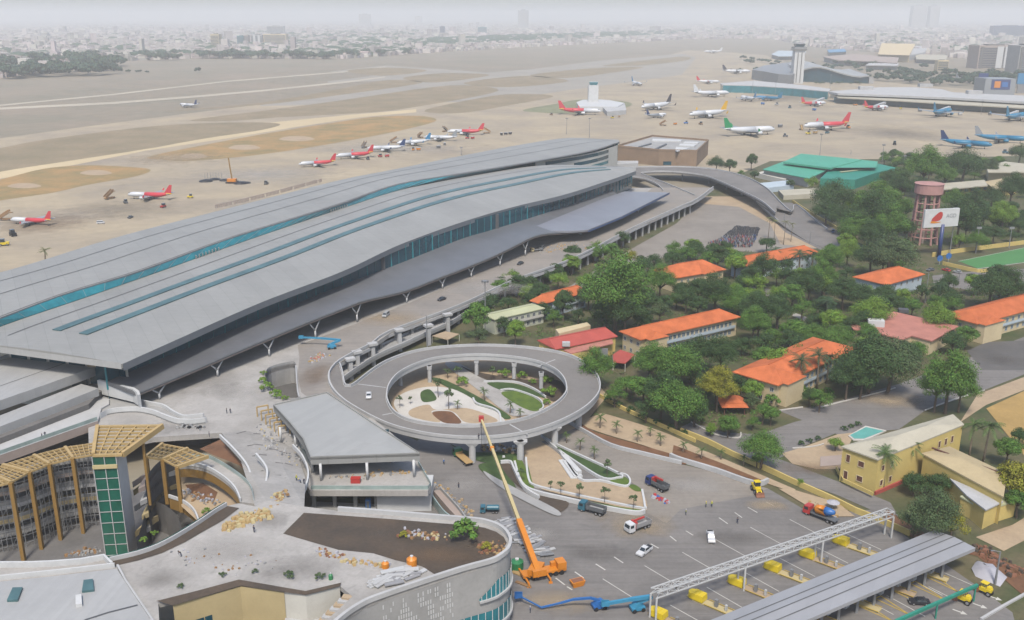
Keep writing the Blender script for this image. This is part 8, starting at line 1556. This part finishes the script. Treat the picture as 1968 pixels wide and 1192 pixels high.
slab_block(1, 1212, 1258, 196, 288, 'pale pink tower block above the tree belt', 'cream', 40, floors=10); slab_block(1, 1360, 1398, 205, 262, 'teal glass tower in the far city on the left', 'glass_teal', 40, floors=8); slab_block(1, 1405, 1425, 203, 262, 'slim beige tower right of the teal one', 'pinkbeige', 30, floors=8); slab_block(1, 1440, 1505, 200, 262, 'grey twin striped tower block in the far city', 'concrete', 40, ((.2, .4, 'white'), (.6, .8, 'white')), floors=8); slab_block(1, 1512, 1640, 196, 262, 'wide cream tower block in the far city', 'cream', 50, floors=8)
slab_block(1, 1530, 1625, 150, 200, 'faint row of towers high in the haze on the left', 'concrete', 60, floors=6); slab_block(2, 120, 185, 82, 150, 'faint tower pair highest in the haze near the middle', 'concrete', 60); slab_block(2, 440, 480, 95, 150, 'faint pale tower in the haze near the middle', 'concrete_light', 60); slab_block(2, 1030, 1090, 60, 165, 'faint wide tower in the haze right of the middle', 'concrete', 60); slab_block(3, 1320, 1400, 34, 160, 'faint broad tower on the hazy horizon at the right', 'concrete', 80); slab_block(3, 1420, 1475, 34, 160, 'faint narrow tower on the hazy horizon at the right', 'concrete', 80); slab_block(3, 1790, 1990, 148, 215, 'long dark block at the far right of the city', 'jet_navy', 60, floors=6)
t = thing('exhibition_hall', 'large cream hall with a broad pitched roof behind the wavy terminal', 'hall', PZ(3, 1240, 310, 0)); part(MB().add([*PP(3, "1130,312 1310,318", 20), *PP(3, "1340,252 1155,248", 45)], [(0, 1, 2, 3)]).prism(PP(3, "1130,312 1310,318 1345,252 1150,250", 19.5), 0), 'roof', 'cream', t); part(MB().prism(PP(3, "1310,318 1345,252 1420,258 1400,300", 16), 0), 'side_wing', 'concrete_light', t)
for i, (s, z, m, lb) in enumerate((("815,325 990,310 1130,320 1250,330 1240,362 1060,350 900,345", 14, 'pinkbeige', 'long pinkish flat roofed shed behind the wavy terminal'), ("1060,372 1080,362 1250,362 1245,376", 12, 'concrete_light', 'narrow pale shed right of the wavy terminal'), ("1345,320 1380,310 1530,318 1520,345 1350,338", 12, 'pale_roof', 'pale flat shed left of the cream tower'), ("520,312 560,290 720,295 700,320 560,322", 12, 'blue_wall', 'bluish shed on the far left of the control tower'), ("840,285 940,280 950,295 850,300", 12, 'jet_sky', 'long blue roofed shed far behind the control tower'))):
    t = thing('cargo_shed', lb, 'shed', PZ(3, 1, 1, 0) if False else sum(PP(3, s, 0), Vector()) / len(s.split()), 0, 'sheds behind the old terminal'); part(MB().prism(PP(3, s, z), z - 2), 'roof', m, t); part(MB().prism(atz([p.lerp(t.location, .03) for p in PP(3, s, z)], z - 2), 0), 'wall', 'concrete', t)
yb = thing('yellow_block', 'yellow building with pale stepped roof behind the water tower', 'building', PZ(3, 1650, 1090, 0))
part(MB().prism(PP(3, "1480,1052 1740,1030 1760,1062 1500,1085", 9), 8.2), 'roof', 'pale_roof', yb); part(MB().prism(PP(3, "1490,1056 1735,1036 1752,1062 1505,1080", 8.2), 0), 'wall', 'yellow_wall', yb); part(MB().prism(PP(3, "1740,1040 1860,1020 1945,1055 1800,1085", 8), 7.4), 'roof', 'tan_roof', yb); part(MB().prism(PP(3, "1750,1045 1860,1026 1930,1055 1800,1078", 7.4), 0), 'wall', 'yellow_wall', yb)
part(MB().prism(PP(3, "1750,950 1860,925 1990,940 1990,985 1760,985", 9), 8), 'roof', 'pale_roof', yb); part(MB().prism(PP(3, "1756,955 1860,932 1990,945 1990,985 1765,982", 8), 0), 'wall', 'cream', yb)
for i in range(7): p, q = PZ(3, 1520 + i * 36, 1084 - i * 3.2, 8.2), PZ(3, 1540 + i * 36, 1082 - i * 3.2, 8.2); part(MB().add([Vector((p.x, p.y - .4, 5)), Vector((q.x, q.y - .4, 5)), Vector((q.x, q.y - .4, 7.2)), Vector((p.x, p.y - .4, 7.2))], [(0, 1, 2, 3)]), 'window', 'window', yb)
# ---------------------------------------------------------------- the far city
rc = random.Random(3)
def city_near(px):
    pts = [(-900, 170), (-200, 150), (0, 150), (230, 118), (380, 112), (660, 113), (820, 102), (985, 92), (1150, 84), (1310, 76), (1480, 74), (1560, 90), (1650, 98), (1968, 120), (2200, 130), (2900, 130)]
    for (a, ya), (b, yb_) in zip(pts, pts[1:]):
        if a <= px <= b: return ya + (yb_ - ya) * (px - a) / (b - a)
    return 130
HM = []
for i in range(6):
    r = random.Random(50 + i); w0, d0, h0 = 1, 1, 1; mb = MB().box((0, 0, 0), (1, 1, 1)); mb.cm = 1
    if i % 3 == 0: mb.add([(-.55, -.55, 1), (.55, -.55, 1), (.55, .55, 1), (-.55, .55, 1), (0, -.55, 1.3), (0, .55, 1.3)], [(0, 4, 5, 3), (1, 2, 5, 4), (0, 1, 4), (2, 3, 5)])
    elif i % 3 == 1: mb.box((.1, .1, 1), (.5, .4, .28)).box((-.3, -.3, 1), (.2, .2, .15))
    else: mb.box((0, 0, 1), (1.06, 1.06, .06)).box((-.2, .2, 1.06), (.4, .4, .2))
    HM.append(mb)
for nm, c in (('city_wall', (222, 214, 206)), ('city_roof', (186, 170, 162))): K[nm] = mat(nm, c, var=.1, scale=.05, rand=.3, hue=.06)
K['city_mass'] = mat('city_mass', (212, 204, 198), var=.15, scale=.03, island=.42, hue=.07)
HM = [mb.mesh('city_house', [K['city_wall'], K['city_roof']]) for mb in HM]
cells = []
def rot(v, a): return Vector((v.x * math.cos(a) - v.y * math.sin(a), v.x * math.sin(a) + v.y * math.cos(a), 0))
for i in range(32000):
    px = rc.uniform(-420, 2390); yn = city_near(px); u_ = rc.random(); py = YH + (yn - YH) * (1 - u_) ** 1.0 if False else None
    dn_ = 130 * F / max(6, (yn - YH)); D = dn_ * (1 + 3.6 * u_ ** 1.6); yy = YH + 130 * F / D
    p = P(px, yy, 0)
    if p.y > 14000: continue
    cells.append(p)
cells.sort(key=lambda p: p.length)
big = MB(); nin = 0
for p in cells:
    blockang = (math.floor(p.x / 400) * 7 + math.floor(p.y / 500) * 3) % 5 * .3
    tallp = rc.random(); w0, d0 = rc.uniform(9, 26), rc.uniform(10, 30); hh = rc.uniform(6, 15) if tallp < .96 else rc.uniform(16, 30) if tallp < .997 else rc.uniform(34, 55)
    if p.y > 5000: w0 *= 1.5; d0 *= 1.5
    if nin < 296 and 0 < pix(p)[0] < 1968 and rc.random() < .4:
        o = link('city_house', HM[rc.randrange(6)], None, (p.x, p.y, -.02)); o.scale = (w0, d0, min(hh, 16)); o.rotation_euler.z = blockang; side_ = 'left' if pix(p)[0] < 660 else 'middle' if pix(p)[0] < 1400 else 'right'
        tag(o, 'pale low city house at the near edge of the far city, %s part' % side_, 'house', 'near houses of the far city, %s part' % side_); nin += 1
    else: big.box((p.x, p.y, 0), (w0, d0, hh), blockang)
o = big.build('city_mass', K['city_mass']); tag(o, 'dense pale mass of far city houses fading into the haze', 'city', kind='stuff')
# tree belts at the airfield edge
def belt(rows, n, lb, grp, smin, smax, ndup=0):
    c = 0
    for i in range(n):
        (x0, y0), (x1, y1), dy = rows; f = (i + rc.random()) / n; px = x0 + (x1 - x0) * f; py = y0 + (y1 - y0) * f + rc.uniform(-dy, dy); p = P(px, py, 0); far_tree(p, rc.uniform(smin, smax), lb, grp, rc.uniform(.7, 1.0))
belt(((375, 112), (660, 113), 1.5), 46, 'dark tree in the straight belt along the far field edge', 'trees of the far straight belt', 3.0, 4.6)
belt(((0, 152), (225, 138), 7), 44, 'dark tree in the thick clump at the left edge of the field', 'trees of the left clump', 2.8, 5.0); belt(((0, 130), (235, 122), 8), 30, 'tree at the back of the clump at the left edge of the field', 'trees at the back of the left clump', 3.2, 5.4)
belt(((225, 138), (290, 143), 1.5), 6, 'low tree trailing right from the left clump', 'low trees right of the left clump', 1.0, 1.4); belt(((165, 112), (350, 114), 4), 30, 'tree at the foot of the left city houses', 'trees below the left city houses', 2.8, 4.2)
belt(((650, 112), (790, 104), 2), 16, 'tree at the right end of the far belt', 'trees at the right end of the far belt', 2.6, 4.0)
belt(((1420, 130), (1968, 158), 16), 90, 'dark tree around the old terminals', 'trees around the old terminals', 1.6, 2.6); belt(((1700, 150), (1968, 165), 10), 40, 'tree before the right apartment blocks', 'trees before the apartment blocks', 1.7, 2.7); belt(((1560, 160), (1660, 160), 4), 10, 'low tree before the wavy terminal', 'low trees before the wavy terminal', .7, 1.1)
mb = MB()
for i in range(1700):
    px = rc.choice((rc.uniform(500, 1320), rc.uniform(-100, 2100), rc.uniform(810, 1300))); yn = city_near(px); D = 130 * F / (yn - YH) * (1.02 + 1.5 * rc.random() ** 1.5); D = D if px < 800 or px > 1320 else 130 * F / (yn - YH) * rc.uniform(1.2, 1.5); p = P(px, YH + 130 * F / D, 0); s = rc.uniform(14, 36); mb.ball((p.x, p.y, 2), s, 7, 5, .55)
o = mb.build('city_trees', K['leaf_far']); tag(o, 'distant green tree masses among the far city houses', 'trees', kind='stuff')
for p in list(CARS.values()) + [JET, STS, TUG, CRT, RO] + PPL:
    if id(p) not in USED:
        for ch in list(p.children_recursive): bpy.data.objects.remove(ch)
        bpy.data.objects.remove(p)
